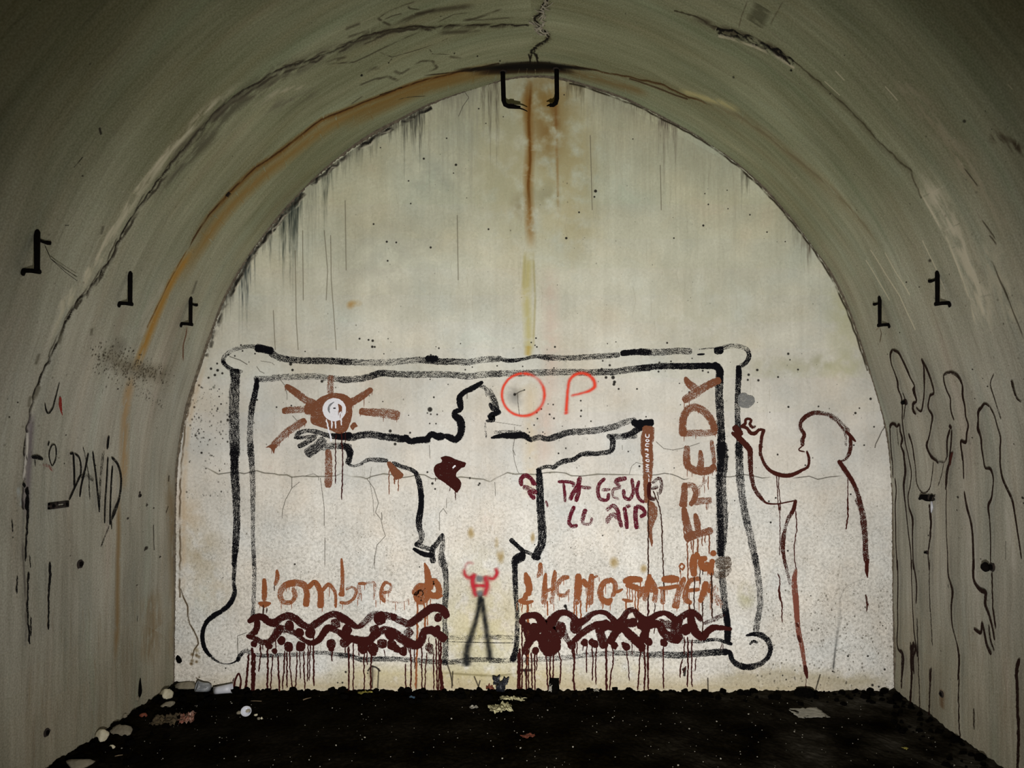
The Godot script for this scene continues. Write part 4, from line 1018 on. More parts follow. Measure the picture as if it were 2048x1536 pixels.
		c.line([0.591,-4.271,0.62,-4.238,0.649,-4.204,0.667,-4.2,0.686,-4.196,0.707,-4.182,0.728,-4.168,0.75,-4.164,0.772,-4.159,0.791,-4.144,0.811,-4.13,0.833,-4.122,0.856,-4.114,0.876,-4.114,0.896,-4.113,0.912,-4.099,0.929,-4.085,0.954,-4.075,0.978,-4.065,1.002,-4.057,1.025,-4.048,1.044,-4.052,1.063,-4.055,1.087,-4.059,1.11,-4.062,1.128,-4.056,1.146,-4.049,1.167,-4.037,1.187,-4.025,1.207,-4.023,1.227,-4.021,1.249,-4.027,1.272,-4.033,1.29,-4.017,1.307,-4,1.33,-3.999,1.353,-3.998,1.377,-3.987,1.4,-3.977,1.421,-3.965,1.442,-3.953,1.467,-3.941,1.492,-3.928,1.512,-3.921,1.532,-3.913,1.564,-3.913,1.597,-3.911,1.621,-3.903,1.645,-3.893,1.67,-3.892,1.695,-3.89,1.717,-3.883,1.74,-3.875,1.764,-3.867,1.787,-3.859,1.807,-3.859,1.826,-3.858,1.855,-3.857,1.885,-3.855,1.906,-3.85,1.927,-3.845,1.95,-3.839,1.972,-3.834,1.989,-3.837,2.006,-3.84,2.026,-3.843,2.046,-3.845,2.066,-3.845,2.087,-3.845,2.11,-3.848,2.132,-3.851,2.154,-3.844,2.176,-3.837,2.197,-3.838,2.218,-3.839,2.238,-3.832,2.257,-3.824,2.282,-3.83,2.307,-3.835,2.32,-3.829,2.334,-3.822,2.357,-3.828,2.381,-3.832,2.397,-3.827,2.413,-3.822,2.432,-3.817,2.452,-3.811,2.473,-3.813,2.494,-3.814,2.519,-3.815,2.544,-3.814,2.561,-3.811,2.578,-3.807,2.593,-3.813,2.607,-3.818,2.633,-3.814,2.659,-3.81,2.677,-3.81,2.694,-3.809,2.711,-3.804,2.729,-3.798,2.749,-3.801,2.769,-3.804,2.79,-3.805,2.811,-3.804,2.828,-3.802,2.845,-3.799,2.864,-3.789,2.882,-3.778,2.902,-3.778,2.921,-3.777,2.949,-3.763,2.976,-3.749,2.99,-3.738,3.004,-3.726,3.022,-3.722,3.04,-3.718,3.062,-3.697,3.084,-3.676,3.102,-3.671,3.121,-3.665],0.021,50,45,36,0.8,0.6,0.42,-50)
		c.line([0.95,-4.032,0.971,-4.031,0.991,-4.029,1.008,-4.022,1.026,-4.014,1.054,-4.017,1.083,-4.019,1.099,-4.011,1.115,-4.002,1.131,-4.006,1.146,-4.01,1.168,-4.006,1.189,-4.001,1.209,-3.992,1.229,-3.983,1.253,-3.986,1.276,-3.989,1.298,-3.978,1.32,-3.967,1.338,-3.951,1.355,-3.936,1.379,-3.932,1.402,-3.928,1.424,-3.908,1.445,-3.888,1.465,-3.886,1.484,-3.884,1.515,-3.883,1.546,-3.882,1.574,-3.878,1.602,-3.873,1.626,-3.865,1.651,-3.856,1.674,-3.852,1.697,-3.848,1.713,-3.838,1.729,-3.828,1.756,-3.816,1.784,-3.803,1.804,-3.811,1.825,-3.818,1.851,-3.812,1.877,-3.805,1.902,-3.802,1.928,-3.799,1.95,-3.8,1.972,-3.8,1.993,-3.805,2.014,-3.81,2.034,-3.81,2.054,-3.811,2.074,-3.813,2.093,-3.814,2.11,-3.805,2.126,-3.796,2.15,-3.804,2.175,-3.811,2.193,-3.807,2.211,-3.804,2.23,-3.798,2.25,-3.792,2.272,-3.794,2.294,-3.796,2.313,-3.786,2.332,-3.776,2.355,-3.787,2.379,-3.797,2.4,-3.786,2.422,-3.775,2.436,-3.771,2.449,-3.767,2.473,-3.771,2.497,-3.775,2.509,-3.777,2.52,-3.779,2.541,-3.776,2.561,-3.774,2.581,-3.776,2.602,-3.778,2.625,-3.783,2.648,-3.787,2.668,-3.782,2.689,-3.777,2.701,-3.77,2.714,-3.764,2.731,-3.767,2.748,-3.77,2.77,-3.768,2.792,-3.765,2.808,-3.768,2.823,-3.77,2.852,-3.759,2.881,-3.748,2.903,-3.743,2.925,-3.738,2.941,-3.733,2.957,-3.727,2.978,-3.713,2.999,-3.698,3.018,-3.689,3.036,-3.68,3.055,-3.668,3.074,-3.656,3.09,-3.649,3.107,-3.642,3.131,-3.633,3.154,-3.624,3.173,-3.617,3.191,-3.609,3.212,-3.613,3.234,-3.618,3.252,-3.608,3.27,-3.598,3.292,-3.596,3.315,-3.595,3.334,-3.589,3.353,-3.583,3.369,-3.585,3.386,-3.587],0.016,56,50,40,0.7,0.6,0.46,-40)
		c.line([0.694,-4.163,0.818,-4.114,0.939,-4.055,1.003,-4.046,1.067,-4.038,1.168,-4.021,1.269,-4,1.379,-3.953,1.485,-3.899,1.541,-3.892,1.597,-3.882,1.689,-3.861,1.78,-3.835,1.854,-3.829,1.928,-3.821,2.029,-3.822,2.131,-3.819,2.214,-3.815,2.297,-3.809,2.376,-3.803,2.455,-3.793],0.141,84,78,64,0.6,1,0.4,-16)
		c.line([0.011,-4.428,0.183,-4.405,0.353,-4.344,0.479,-4.289,0.602,-4.23,0.649,-4.197,0.694,-4.163,0.818,-4.114,0.939,-4.055,1.003,-4.046,1.067,-4.038],0.066,58,52,38,0.7,0.9,0.35,-30)
		c.line([1.613,-3.808,1.704,-3.787,1.793,-3.761,1.865,-3.755,1.937,-3.746,2.037,-3.747,2.137,-3.744,2.218,-3.74,2.299,-3.734,2.377,-3.729,2.454,-3.719,2.567,-3.722,2.679,-3.717,2.751,-3.719,2.824,-3.717,2.889,-3.694,2.954,-3.668,3.028,-3.626,3.1,-3.583,3.184,-3.567,3.266,-3.552,3.32,-3.546,3.374,-3.54],0.093,200,194,170,0.8,0.9,0.4,34)
		c.line([1.948,-3.718,2.047,-3.718,2.145,-3.715,2.226,-3.711,2.307,-3.705,2.384,-3.699,2.46,-3.689,2.572,-3.692,2.683,-3.686,2.755,-3.688,2.827,-3.686,2.892,-3.663,2.956,-3.638,3.029,-3.596,3.101,-3.554,3.184,-3.538,3.266,-3.523],0.03,208,200,176,0.7,0.7,0.5,24)
		c.line([1.243,-4.068,1.354,-4.023,1.463,-3.968,1.52,-3.961,1.577,-3.952,1.671,-3.932,1.763,-3.906,1.839,-3.9,1.914,-3.892,2.017,-3.894,2.121,-3.891,2.206,-3.888,2.29,-3.882,2.371,-3.876,2.451,-3.866],0.102,72,68,56,0.55,1,0.45,-20)
		c.line([2.253,-3.769,2.223,-3.77,2.192,-3.771,2.097,-3.793,2,-3.812,1.952,-3.828,1.904,-3.843,1.833,-3.853,1.763,-3.861,1.695,-3.903,1.626,-3.943,1.521,-3.982,1.415,-4.014],0.065,92,86,72,0.7,0.9,0.45,-20)
		c.line([1.73,-3.997,1.631,-4.022,1.531,-4.04,1.455,-4.106,1.377,-4.171],0.053,188,180,158,0.6,0.7,0.5,20)
		c.line([1.679,-4.043,1.606,-4.118,1.529,-4.191,1.438,-4.232,1.344,-4.268],0.139,96,90,76,0.5,1,0.45,-10)
		c.line([2.18,-3.885,2.128,-3.901,2.077,-3.915,2.003,-3.927,1.928,-3.937],0.094,88,84,66,0.6,1,0.4,-10)
		c.line([4.153,-3.602,4.255,-3.603,4.357,-3.601,4.483,-3.608,4.609,-3.616,4.733,-3.614,4.857,-3.612],0.021,60,54,50,0.5,0.7,0.3,-40)
		c.line([3.658,-3.576,3.734,-3.59,3.809,-3.601,3.91,-3.613,4.01,-3.619,4.11,-3.622,4.21,-3.622],0.063,98,88,96,0.65,0.9,0.1,0)
		c.line([3.772,-3.579,3.853,-3.589,3.934,-3.596,3.971,-3.594,4.009,-3.591],0.014,200,196,186,0.8,0.6,0.2,0)
		c.line([0.865,-3.963,0.835,-3.955,0.805,-3.946,0.759,-3.948,0.712,-3.949,0.67,-3.954,0.629,-3.958],0.017,58,52,39,0.7,0.8,0.3,-16)
		c.line([0.797,-4.08,0.733,-4.077,0.67,-4.069,0.621,-4.077,0.572,-4.084,0.524,-4.099,0.476,-4.115,0.396,-4.142,0.314,-4.164],0.064,58,52,39,0.6,0.8,0.3,-16)
		c.line([0.668,-4.059,0.637,-4.073,0.606,-4.086,0.573,-4.088,0.54,-4.091],0.038,58,52,39,0.7,0.8,0.3,-16)
		c.line([0.408,-4.262,0.37,-4.27,0.333,-4.277,0.277,-4.268,0.222,-4.255,0.192,-4.248,0.161,-4.241],0.031,58,52,39,0.65,0.8,0.3,-16)
		c.line([0.838,-3.994,0.808,-3.996,0.777,-3.998,0.752,-4.005,0.726,-4.012],0.017,58,52,39,0.6,0.8,0.3,-16)
		c.line([0.868,-3.95,0.853,-3.985,0.838,-4.021,0.823,-4.046,0.809,-4.071],0.022,58,52,39,0.7,0.8,0.3,-16)
		c.line([0.689,-3.963,0.685,-3.978,0.682,-3.993,0.654,-4.018,0.625,-4.043],0.017,58,52,39,0.75,0.8,0.3,-16)
		c.line([0.934,-4.222,0.904,-4.279,0.873,-4.337,0.838,-4.348,0.803,-4.358,0.768,-4.368,0.732,-4.375,0.668,-4.383,0.603,-4.387],0.01,58,52,39,0.8,0.8,0.3,-16)
		c.line([0.905,-4.373,0.89,-4.36,0.876,-4.347],0.014,58,52,39,0.8,0.8,0.3,-16)
		c.line([0.644,-4.411,0.639,-4.446,0.634,-4.481,0.581,-4.518,0.527,-4.555],0.009,58,52,39,0.8,0.8,0.3,-16)
		c.line([1.022,-4.466,0.983,-4.481,0.944,-4.497,0.918,-4.55,0.89,-4.604],0.031,58,52,39,0.65,0.8,0.3,-16)
		c.line([0.574,-4.296,0.524,-4.319,0.474,-4.342,0.431,-4.361,0.387,-4.379,0.345,-4.388,0.303,-4.396],0.049,58,52,39,0.65,0.8,0.3,-16)
		c.line([0.652,-4.225,0.713,-4.226,0.773,-4.224,0.852,-4.22,0.931,-4.212,1.01,-4.204,1.089,-4.196,1.166,-4.139,1.241,-4.081],0.019,58,52,39,0.65,0.8,0.3,-16)
		c.line([0.946,-4.805,0.919,-4.816,0.892,-4.827,0.866,-4.844,0.841,-4.861,0.797,-4.897,0.754,-4.932],0.014,58,52,39,0.8,0.8,0.3,-16)
		c.line([0.898,-4.471,0.88,-4.509,0.861,-4.546,0.824,-4.538,0.787,-4.529],0.034,58,52,39,0.5,0.8,0.3,-16)
		c.line([0.775,-4.511,0.744,-4.509,0.713,-4.505,0.68,-4.529,0.646,-4.552,0.639,-4.597,0.631,-4.644,0.67,-4.645,0.709,-4.645],0.028,58,52,39,0.6,0.8,0.3,-16)
		c.line([1.057,-4.34,1.034,-4.341,1.011,-4.342,0.986,-4.358,0.96,-4.376],0.043,58,52,39,0.6,0.8,0.3,-16)
		c.line([1.054,-3.904,1.006,-3.914,0.958,-3.925],0.036,58,52,39,0.55,0.8,0.3,-16)
		c.line([1.062,-3.973,1.008,-3.991,0.954,-4.009],0.03,58,52,39,0.5,0.8,0.3,-16)
		c.line([1,-4.094,0.952,-4.103,0.904,-4.112],0.018,58,52,39,0.6,0.8,0.3,-16)
		c.line([0.421,-4.256,0.358,-4.282,0.295,-4.306,0.194,-4.327,0.092,-4.335],0.025,58,52,39,0.5,0.8,0.3,-16)
		c.line([1.176,-4.105,1.142,-4.112,1.108,-4.118],0.04,58,52,39,0.4,0.8,0.3,-16)
		c.line([1.237,-4.072,1.204,-4.08,1.17,-4.087,1.141,-4.107,1.111,-4.128],0.023,58,52,39,0.4,0.8,0.3,-16)
		c.line([0.558,-4.201,0.505,-4.192,0.452,-4.183,0.403,-4.198,0.353,-4.212],0.014,58,52,39,0.6,0.8,0.3,-16)
		c.line([1.13,-4.434,1.075,-4.444,1.019,-4.455,1.002,-4.464,0.985,-4.473],0.028,58,52,39,0.6,0.8,0.3,-16)
		c.line([0.56,-4.388,0.538,-4.383,0.515,-4.378],0.012,58,52,39,0.7,0.8,0.3,-16)
		c.line([1.231,-4.579,1.183,-4.57,1.135,-4.558],0.023,58,52,39,0.5,0.8,0.3,-16)
		c.line([0.543,-4.565,0.503,-4.602,0.463,-4.641],0.03,58,52,39,0.5,0.8,0.3,-16)
		c.line([1.04,-4.651,1.003,-4.664,0.965,-4.678,0.927,-4.689,0.888,-4.7],0.019,24,18,10,0.95,0.5,0.1,-60)
		c.blob(1.085,-4.354,0.0090,0.0158,20,18,14,0.95,0.4,0,-60)
		c.blob(0.501,-4.558,0.0062,0.0109,24,20,14,0.9,0.5,0,-50)
		c.blob(0.361,-4.673,0.0064,0.0116,24,20,14,0.9,0.5,0,-50)
		c.blob(0.22,-4.794,0.0066,0.0124,24,20,14,0.9,0.5,0,-50)
		c.blob(0.905,-4.373,0.0056,0.0095,24,20,14,0.9,0.5,0,-50)
		c.line([1.167,-3.875,1.014,-3.906,0.858,-3.937,0.743,-3.954,0.629,-3.958],0.006,176,168,144,0.5,0.8,0.4,10)
		c.line([0.695,-3.96,0.655,-3.958,0.615,-3.956],0.006,176,168,144,0.5,0.8,0.4,10)
		c.line([0.084,-4.604,0.059,-4.601,0.033,-4.597],0.008,176,168,144,0.5,0.8,0.4,10)
		c.line([0.092,-4.635,0.067,-4.629,0.041,-4.622],0.008,176,168,144,0.5,0.8,0.4,10)
		c.cluster([3.298,-3.969,0.11,3.328,-4.075,0.157,3.372,-4.218,0.145,3.379,-4.35,0.154,3.378,-4.485,0.122,3.378,-4.69,0.106],380,0.003,0.01,46,40,31,0.9,5)
		c.cluster([3.453,-4.335,0.067,3.504,-4.494,0.072,3.544,-4.628,0.05,3.587,-4.757,0.026],70,0.003,0.007,48,42,34,0.9,6)
		c.line([3.298,-3.969,3.327,-4.063,3.357,-4.161,3.364,-4.289,3.372,-4.426,3.372,-4.582,3.373,-4.749],0.155,96,88,70,0.55,1,0.2,0)
		c.blob(3.251,-4.096,0.0670,0.0995,84,78,66,0.5,1,0.2,0)
		c.line([3.585,-3.537,3.616,-3.541,3.647,-3.545],0.031,92,88,74,0.75,0.8,0.2,-10)
		c.line([3.372,-3.515,3.404,-3.514,3.435,-3.514],0.031,92,88,74,0.75,0.8,0.2,-10)
		c.line([3.608,-3.573,3.569,-3.58,3.53,-3.586],0.032,92,88,74,0.75,0.8,0.2,-10)
		c.line([3.192,-3.829,3.214,-3.836,3.237,-3.843],0.032,92,88,74,0.75,0.8,0.2,-10)
		c.line([3.213,-3.622,3.265,-3.624,3.318,-3.626],0.037,92,88,74,0.75,0.8,0.2,-10)
		c.line([2.677,-3.62,2.702,-3.63,2.727,-3.639],0.029,92,88,74,0.75,0.8,0.2,-10)
		c.line([3.026,-4.032,3.07,-4.032,3.114,-4.032,3.173,-4.028,3.232,-4.025],0.135,140,132,116,0.5,1,0.2,0)
		c.line([2.73,-4.634,2.781,-4.645,2.831,-4.654],0.042,58,54,44,0.4,0.8,0,0)
		c.line([3.587,-4.464,3.624,-4.469,3.661,-4.474,3.713,-4.488,3.765,-4.499],0.064,164,158,146,0.5,0.7,0.2,0)
		c.line([3.588,-4.113,3.664,-4.133,3.741,-4.149,3.798,-4.174,3.855,-4.197],0.081,160,158,144,0.4,1,0.3,0)
		c.line([4.037,-3.55,4.064,-3.561,4.091,-3.571,4.116,-3.58,4.141,-3.588],0.039,170,178,182,0.6,0.8,0.2,0)
		c.line([3.51,-4.08,3.525,-4.082,3.539,-4.083],0.007,80,76,66,0.6,0.7,0,0)
		c.blob(4.505,-4.695,0.0139,0.0251,34,30,24,0.9,0.4,0,-60)
		c.blob(4.515,-4.678,0.0076,0.0136,34,30,24,0.9,0.4,0,-60)
		c.blob(4.727,-4.602,0.0050,0.0088,34,30,24,0.9,0.4,0,-60)
		c.blob(4.588,-4.86,0.0079,0.0147,34,30,24,0.9,0.4,0,-60)
		c.blob(4.291,-4.487,0.0085,0.0146,34,30,24,0.9,0.4,0,-60)
		c.blob(4.227,-4.697,0.0076,0.0137,34,30,24,0.9,0.4,0,-60)
		c.blob(4.284,-3.534,0.0043,0.0058,34,30,24,0.9,0.4,0,-60)
		c.blob(4.253,-4.773,0.0064,0.0118,34,30,24,0.9,0.4,0,-60)
		c.blob(3.781,-3.866,0.0047,0.0070,34,30,24,0.9,0.4,0,-60)
		c.blob(3.698,-3.433,0.0056,0.0074,34,30,24,0.9,0.4,0,-60)
		c.blob(3.625,-3.465,0.0047,0.0063,34,30,24,0.9,0.4,0,-60)
		c.blob(3.502,-4.224,0.0057,0.0093,34,30,24,0.9,0.4,0,-60)
		c.blob(3.952,-4.142,0.0045,0.0072,34,30,24,0.9,0.4,0,-60)
		c.blob(3.934,-3.881,0.0042,0.0063,34,30,24,0.9,0.4,0,-60)
		c.blob(4.138,-4.602,0.0087,0.0154,34,30,24,0.9,0.4,0,-60)
		c.line([4.363,-4.775,4.411,-4.778,4.46,-4.781,4.496,-4.784,4.532,-4.787],0.012,40,36,30,0.85,0.6,0.1,-30)
		c.line([4.257,-4.962,4.279,-4.947,4.301,-4.932],0.015,40,36,30,0.85,0.6,0.1,-30)
		c.line([4.921,-4.606,4.939,-4.605,4.957,-4.603],0.009,40,36,30,0.85,0.6,0.1,-30)
		c.line([4.048,-4.96,4.068,-4.959,4.088,-4.958],0.023,40,36,30,0.85,0.6,0.1,-30)
		c.line([4.213,-4.69,4.226,-4.694,4.239,-4.697],0.014,40,36,30,0.85,0.6,0.1,-30)
		c.line([2.44,-3.282,2.47,-3.277,2.5,-3.272],0.007,40,36,30,0.85,0.6,0.1,-30)
		c.line([2.756,-3.384,2.753,-3.395,2.749,-3.406],0.005,40,36,30,0.85,0.6,0.1,-30)
		c.line([2.288,-3.265,2.298,-3.281,2.309,-3.298],0.014,40,36,30,0.85,0.6,0.1,-30)
		c.line([3.03,-4.736,3.057,-4.748,3.085,-4.76,3.119,-4.765,3.154,-4.77,3.209,-4.802,3.265,-4.835],0.019,86,50,32,0.85,0.7,0.1,-10)
		c.line([2.761,-3.25,2.773,-3.252,2.785,-3.253],0.001,44,40,32,0.1,0.5,0,0)
		c.line([4.01,-4.929,4.184,-4.979,4.359,-5.018,4.639,-5.036,4.922,-5.058,5.146,-5.047,5.369,-5.037],0.18,120,98,66,0.55,1,0.3,0)
		c.line([4.787,-4.739,4.926,-4.772,5.066,-4.805,5.166,-4.748,5.263,-4.692],0.311,110,88,58,0.45,1,0.35,0)
		c.scatter(2.4,-5,5.2,-3.2,500,0.002,0.01,190,186,172,0.35,121,12)
		c.scatter(2.4,-5,5.3,-3.2,420,0.002,0.009,80,74,62,0.35,123,-12)
		c.line([2.811,-4.306,2.896,-4.284,2.981,-4.257,3.088,-4.266,3.195,-4.274],0.132,176,170,154,0.5,1,0.4,10)
		c.line([2.951,-3.727,3.032,-3.729,3.114,-3.729,3.21,-3.716,3.307,-3.704,3.4,-3.709,3.493,-3.711],0.093,170,166,150,0.5,1,0.42,10)
		c.line([3.527,-3.967,3.696,-3.988,3.863,-3.989,4.002,-4,4.14,-4.002],0.258,168,164,154,0.4,1,0.42,8)
		c.line([3.287,-4.053,3.429,-4.102,3.573,-4.144,3.719,-4.175,3.865,-4.19],0.093,178,174,162,0.4,1,0.4,8)
		c.line([0.007,-4.757,0.013,-4.794,0.019,-4.832],0.018,26,22,16,0.95,0.8,0.1,-60)
	else:
		c.hairs(1,-5,5.2,-2.5,420,0.5,0,0.009,166,160,142,0.3,103,0.35)
		c.hairs(1,-5,5.2,-2.5,420,0.45,0,0.009,106,98,84,0.3,104,0.35)
		c.hairs(3.4,-5,5.3,-3.3,500,0.35,0,0.006,180,174,162,0.22,106,0.2)
		c.hairs(3.6,-5,5.3,-3.3,260,0.3,0,0.006,92,84,72,0.25,108,0.2)
		c.hairs(4.7,-5,5.4,-3.6,160,0.3,0,0.014,112,96,74,0.2,110,0.2)
		c.scatter(0.4,-5,5.2,-2.6,160,0.002,0.006,44,40,32,0.8,112,-40)
		c.scatter(0.4,-5,3.8,-2.6,160,0.002,0.005,210,204,186,0.8,113,20)
		c.line([0.173,-4.841,0.29,-4.838,0.409,-4.818,0.526,-4.79,0.642,-4.759,0.758,-4.727,0.873,-4.68,0.965,-4.671,1.056,-4.663,1.151,-4.636,1.246,-4.605,1.339,-4.569,1.431,-4.525,1.527,-4.52,1.623,-4.507,1.713,-4.497,1.803,-4.479,1.956,-4.445,2.107,-4.399,2.242,-4.38,2.376,-4.352,2.511,-4.339,2.645,-4.31],0.158,128,110,76,0.35,1,0.25,0)
		c.line([0.172,-4.839,0.188,-4.844,0.203,-4.848,0.219,-4.846,0.236,-4.843,0.256,-4.838,0.276,-4.832,0.292,-4.835,0.308,-4.838,0.323,-4.835,0.337,-4.832,0.357,-4.828,0.377,-4.824,0.394,-4.818,0.411,-4.812,0.425,-4.809,0.44,-4.806,0.458,-4.808,0.477,-4.809,0.493,-4.804,0.51,-4.798,0.526,-4.794,0.542,-4.79,0.557,-4.783,0.572,-4.776,0.591,-4.774,0.61,-4.771,0.625,-4.762,0.64,-4.753,0.656,-4.751,0.673,-4.748,0.69,-4.748,0.707,-4.748,0.723,-4.744,0.74,-4.739,0.758,-4.726,0.776,-4.712,0.791,-4.711,0.806,-4.709,0.821,-4.703,0.836,-4.697,0.856,-4.684,0.875,-4.672,0.889,-4.672,0.903,-4.671,0.92,-4.675,0.936,-4.679,0.948,-4.673,0.961,-4.667,0.977,-4.669,0.992,-4.672,1.006,-4.668,1.021,-4.663,1.039,-4.666,1.057,-4.669,1.072,-4.661,1.087,-4.653,1.103,-4.646,1.119,-4.639,1.135,-4.635,1.151,-4.631,1.168,-4.632,1.185,-4.632,1.198,-4.626,1.212,-4.62,1.229,-4.613,1.246,-4.605],0.032,70,46,22,0.85,0.8,0.2,-40)
		c.line([1.246,-4.605,1.339,-4.569,1.431,-4.525,1.527,-4.52,1.623,-4.507,1.713,-4.497,1.803,-4.479,1.956,-4.445,2.107,-4.399,2.242,-4.38,2.376,-4.352,2.511,-4.339,2.645,-4.31],0.054,98,88,66,0.4,0.9,0.35,-20)
		c.line([0.981,-4.635,1.058,-4.614,1.134,-4.593,1.198,-4.561,1.262,-4.526,1.329,-4.503,1.395,-4.475],0.09,188,178,128,0.75,0.8,0.3,14)
		c.line([0.174,-4.931,0.317,-4.936,0.462,-4.918,0.64,-4.901,0.818,-4.86],0.175,120,92,52,0.6,1,0.2,0)
		c.line([0.654,-4.776,0.728,-4.767,0.801,-4.752,0.932,-4.723,1.062,-4.691],0.026,62,44,28,0.8,0.6,0.2,-40)
		c.line([-0.54,-4.731,-0.468,-4.775,-0.395,-4.817,-0.344,-4.836,-0.294,-4.852,-0.239,-4.87,-0.183,-4.884,-0.148,-4.89,-0.112,-4.895,-0.077,-4.905,-0.042,-4.912,-0.001,-4.916,0.039,-4.917,0.075,-4.915,0.111,-4.91,0.144,-4.899,0.177,-4.886,0.221,-4.877,0.264,-4.866,0.341,-4.84,0.417,-4.808],0.058,16,12,8,0.95,0.7,0.1,-20)
		c.line([-0.365,-4.834,-0.298,-4.864,-0.23,-4.888,-0.187,-4.901,-0.144,-4.911,-0.093,-4.921,-0.042,-4.926,0.009,-4.929,0.06,-4.926,0.111,-4.922,0.162,-4.912,0.221,-4.902,0.28,-4.888],0.147,12,9,6,1,0.66,0,0)
		c.line([-0.255,-4.88,-0.199,-4.897,-0.144,-4.911,-0.093,-4.924,-0.042,-4.931,0.009,-4.933,0.06,-4.929,0.118,-4.923,0.177,-4.91],0.182,14,11,7,1,0.66,0,0)
		c.line([-0.447,-4.819,-0.373,-4.859,-0.298,-4.894,-0.222,-4.933,-0.146,-4.965,-0.095,-4.98,-0.044,-4.991,0.007,-4.991,0.059,-4.984,0.15,-4.966,0.24,-4.936,0.279,-4.926,0.318,-4.914],0.09,60,40,20,0.7,1,0.2,0)
		c.line([-0.491,-4.749,-0.417,-4.787,-0.343,-4.822,-0.28,-4.839,-0.217,-4.852,-0.164,-4.861,-0.111,-4.866,-0.076,-4.868,-0.04,-4.868,-0,-4.875,0.04,-4.878,0.088,-4.881,0.136,-4.879,0.187,-4.877,0.238,-4.872],0.048,34,26,14,0.85,1,0.1,0)
		c.line([0.238,-4.863,0.29,-4.854,0.341,-4.843,0.397,-4.823,0.453,-4.801],0.016,40,28,16,0.85,0.9,0.2,-20)
		c.line([0.034,-4.907,0.029,-4.869,0.023,-4.831,0.023,-4.789,0.022,-4.748],0.016,20,16,10,0.95,0.7,0,-30)
		c.line([0.111,-4.125,0.102,-4.147,0.094,-4.17,0.08,-4.218,0.067,-4.268,0.057,-4.295,0.048,-4.322,0.032,-4.339,0.016,-4.355,0.029,-4.401,0.042,-4.447,0.067,-4.481,0.092,-4.514,0.098,-4.521,0.104,-4.528,0.098,-4.558,0.092,-4.589,0.063,-4.624,0.034,-4.658,0.016,-4.689,-0.002,-4.721,-0.004,-4.739,-0.007,-4.757],0.044,70,64,46,0.8,0.8,0.3,-30)
		c.line([0.108,-4.134,0.104,-4.139,0.101,-4.144,0.098,-4.148,0.094,-4.151,0.097,-4.157,0.1,-4.163,0.096,-4.173,0.092,-4.182,0.088,-4.19,0.085,-4.197,0.082,-4.208,0.078,-4.219,0.076,-4.22,0.073,-4.221,0.071,-4.228,0.069,-4.235,0.069,-4.249,0.069,-4.262,0.067,-4.261,0.065,-4.26,0.062,-4.276,0.059,-4.292,0.055,-4.295,0.052,-4.298,0.052,-4.305,0.051,-4.312,0.049,-4.319,0.046,-4.326,0.043,-4.33,0.04,-4.334,0.039,-4.337,0.037,-4.34,0.029,-4.339,0.02,-4.338,0.021,-4.346,0.022,-4.354,0.019,-4.367,0.016,-4.38,0.021,-4.385,0.025,-4.39,0.03,-4.393,0.034,-4.396,0.032,-4.41,0.031,-4.425,0.032,-4.431,0.033,-4.438,0.035,-4.445,0.036,-4.452,0.044,-4.459,0.051,-4.467,0.056,-4.466,0.06,-4.466,0.06,-4.467,0.059,-4.469,0.065,-4.477,0.071,-4.486,0.071,-4.495,0.072,-4.505,0.078,-4.507,0.085,-4.509,0.087,-4.509,0.088,-4.508,0.093,-4.517,0.097,-4.526,0.097,-4.536,0.097,-4.547,0.095,-4.562,0.094,-4.577,0.096,-4.579,0.097,-4.581,0.089,-4.587,0.081,-4.593,0.078,-4.608,0.075,-4.624,0.067,-4.627,0.059,-4.631,0.055,-4.627,0.051,-4.624,0.049,-4.633,0.047,-4.642,0.038,-4.649,0.029,-4.656,0.025,-4.664,0.021,-4.672,0.018,-4.679,0.015,-4.687,0.012,-4.694,0.009,-4.7,0.001,-4.705,-0.007,-4.711,-0.008,-4.725,-0.01,-4.74,-0.009,-4.749,-0.007,-4.757],0.022,12,10,7,0.95,0.6,0.25,-110)
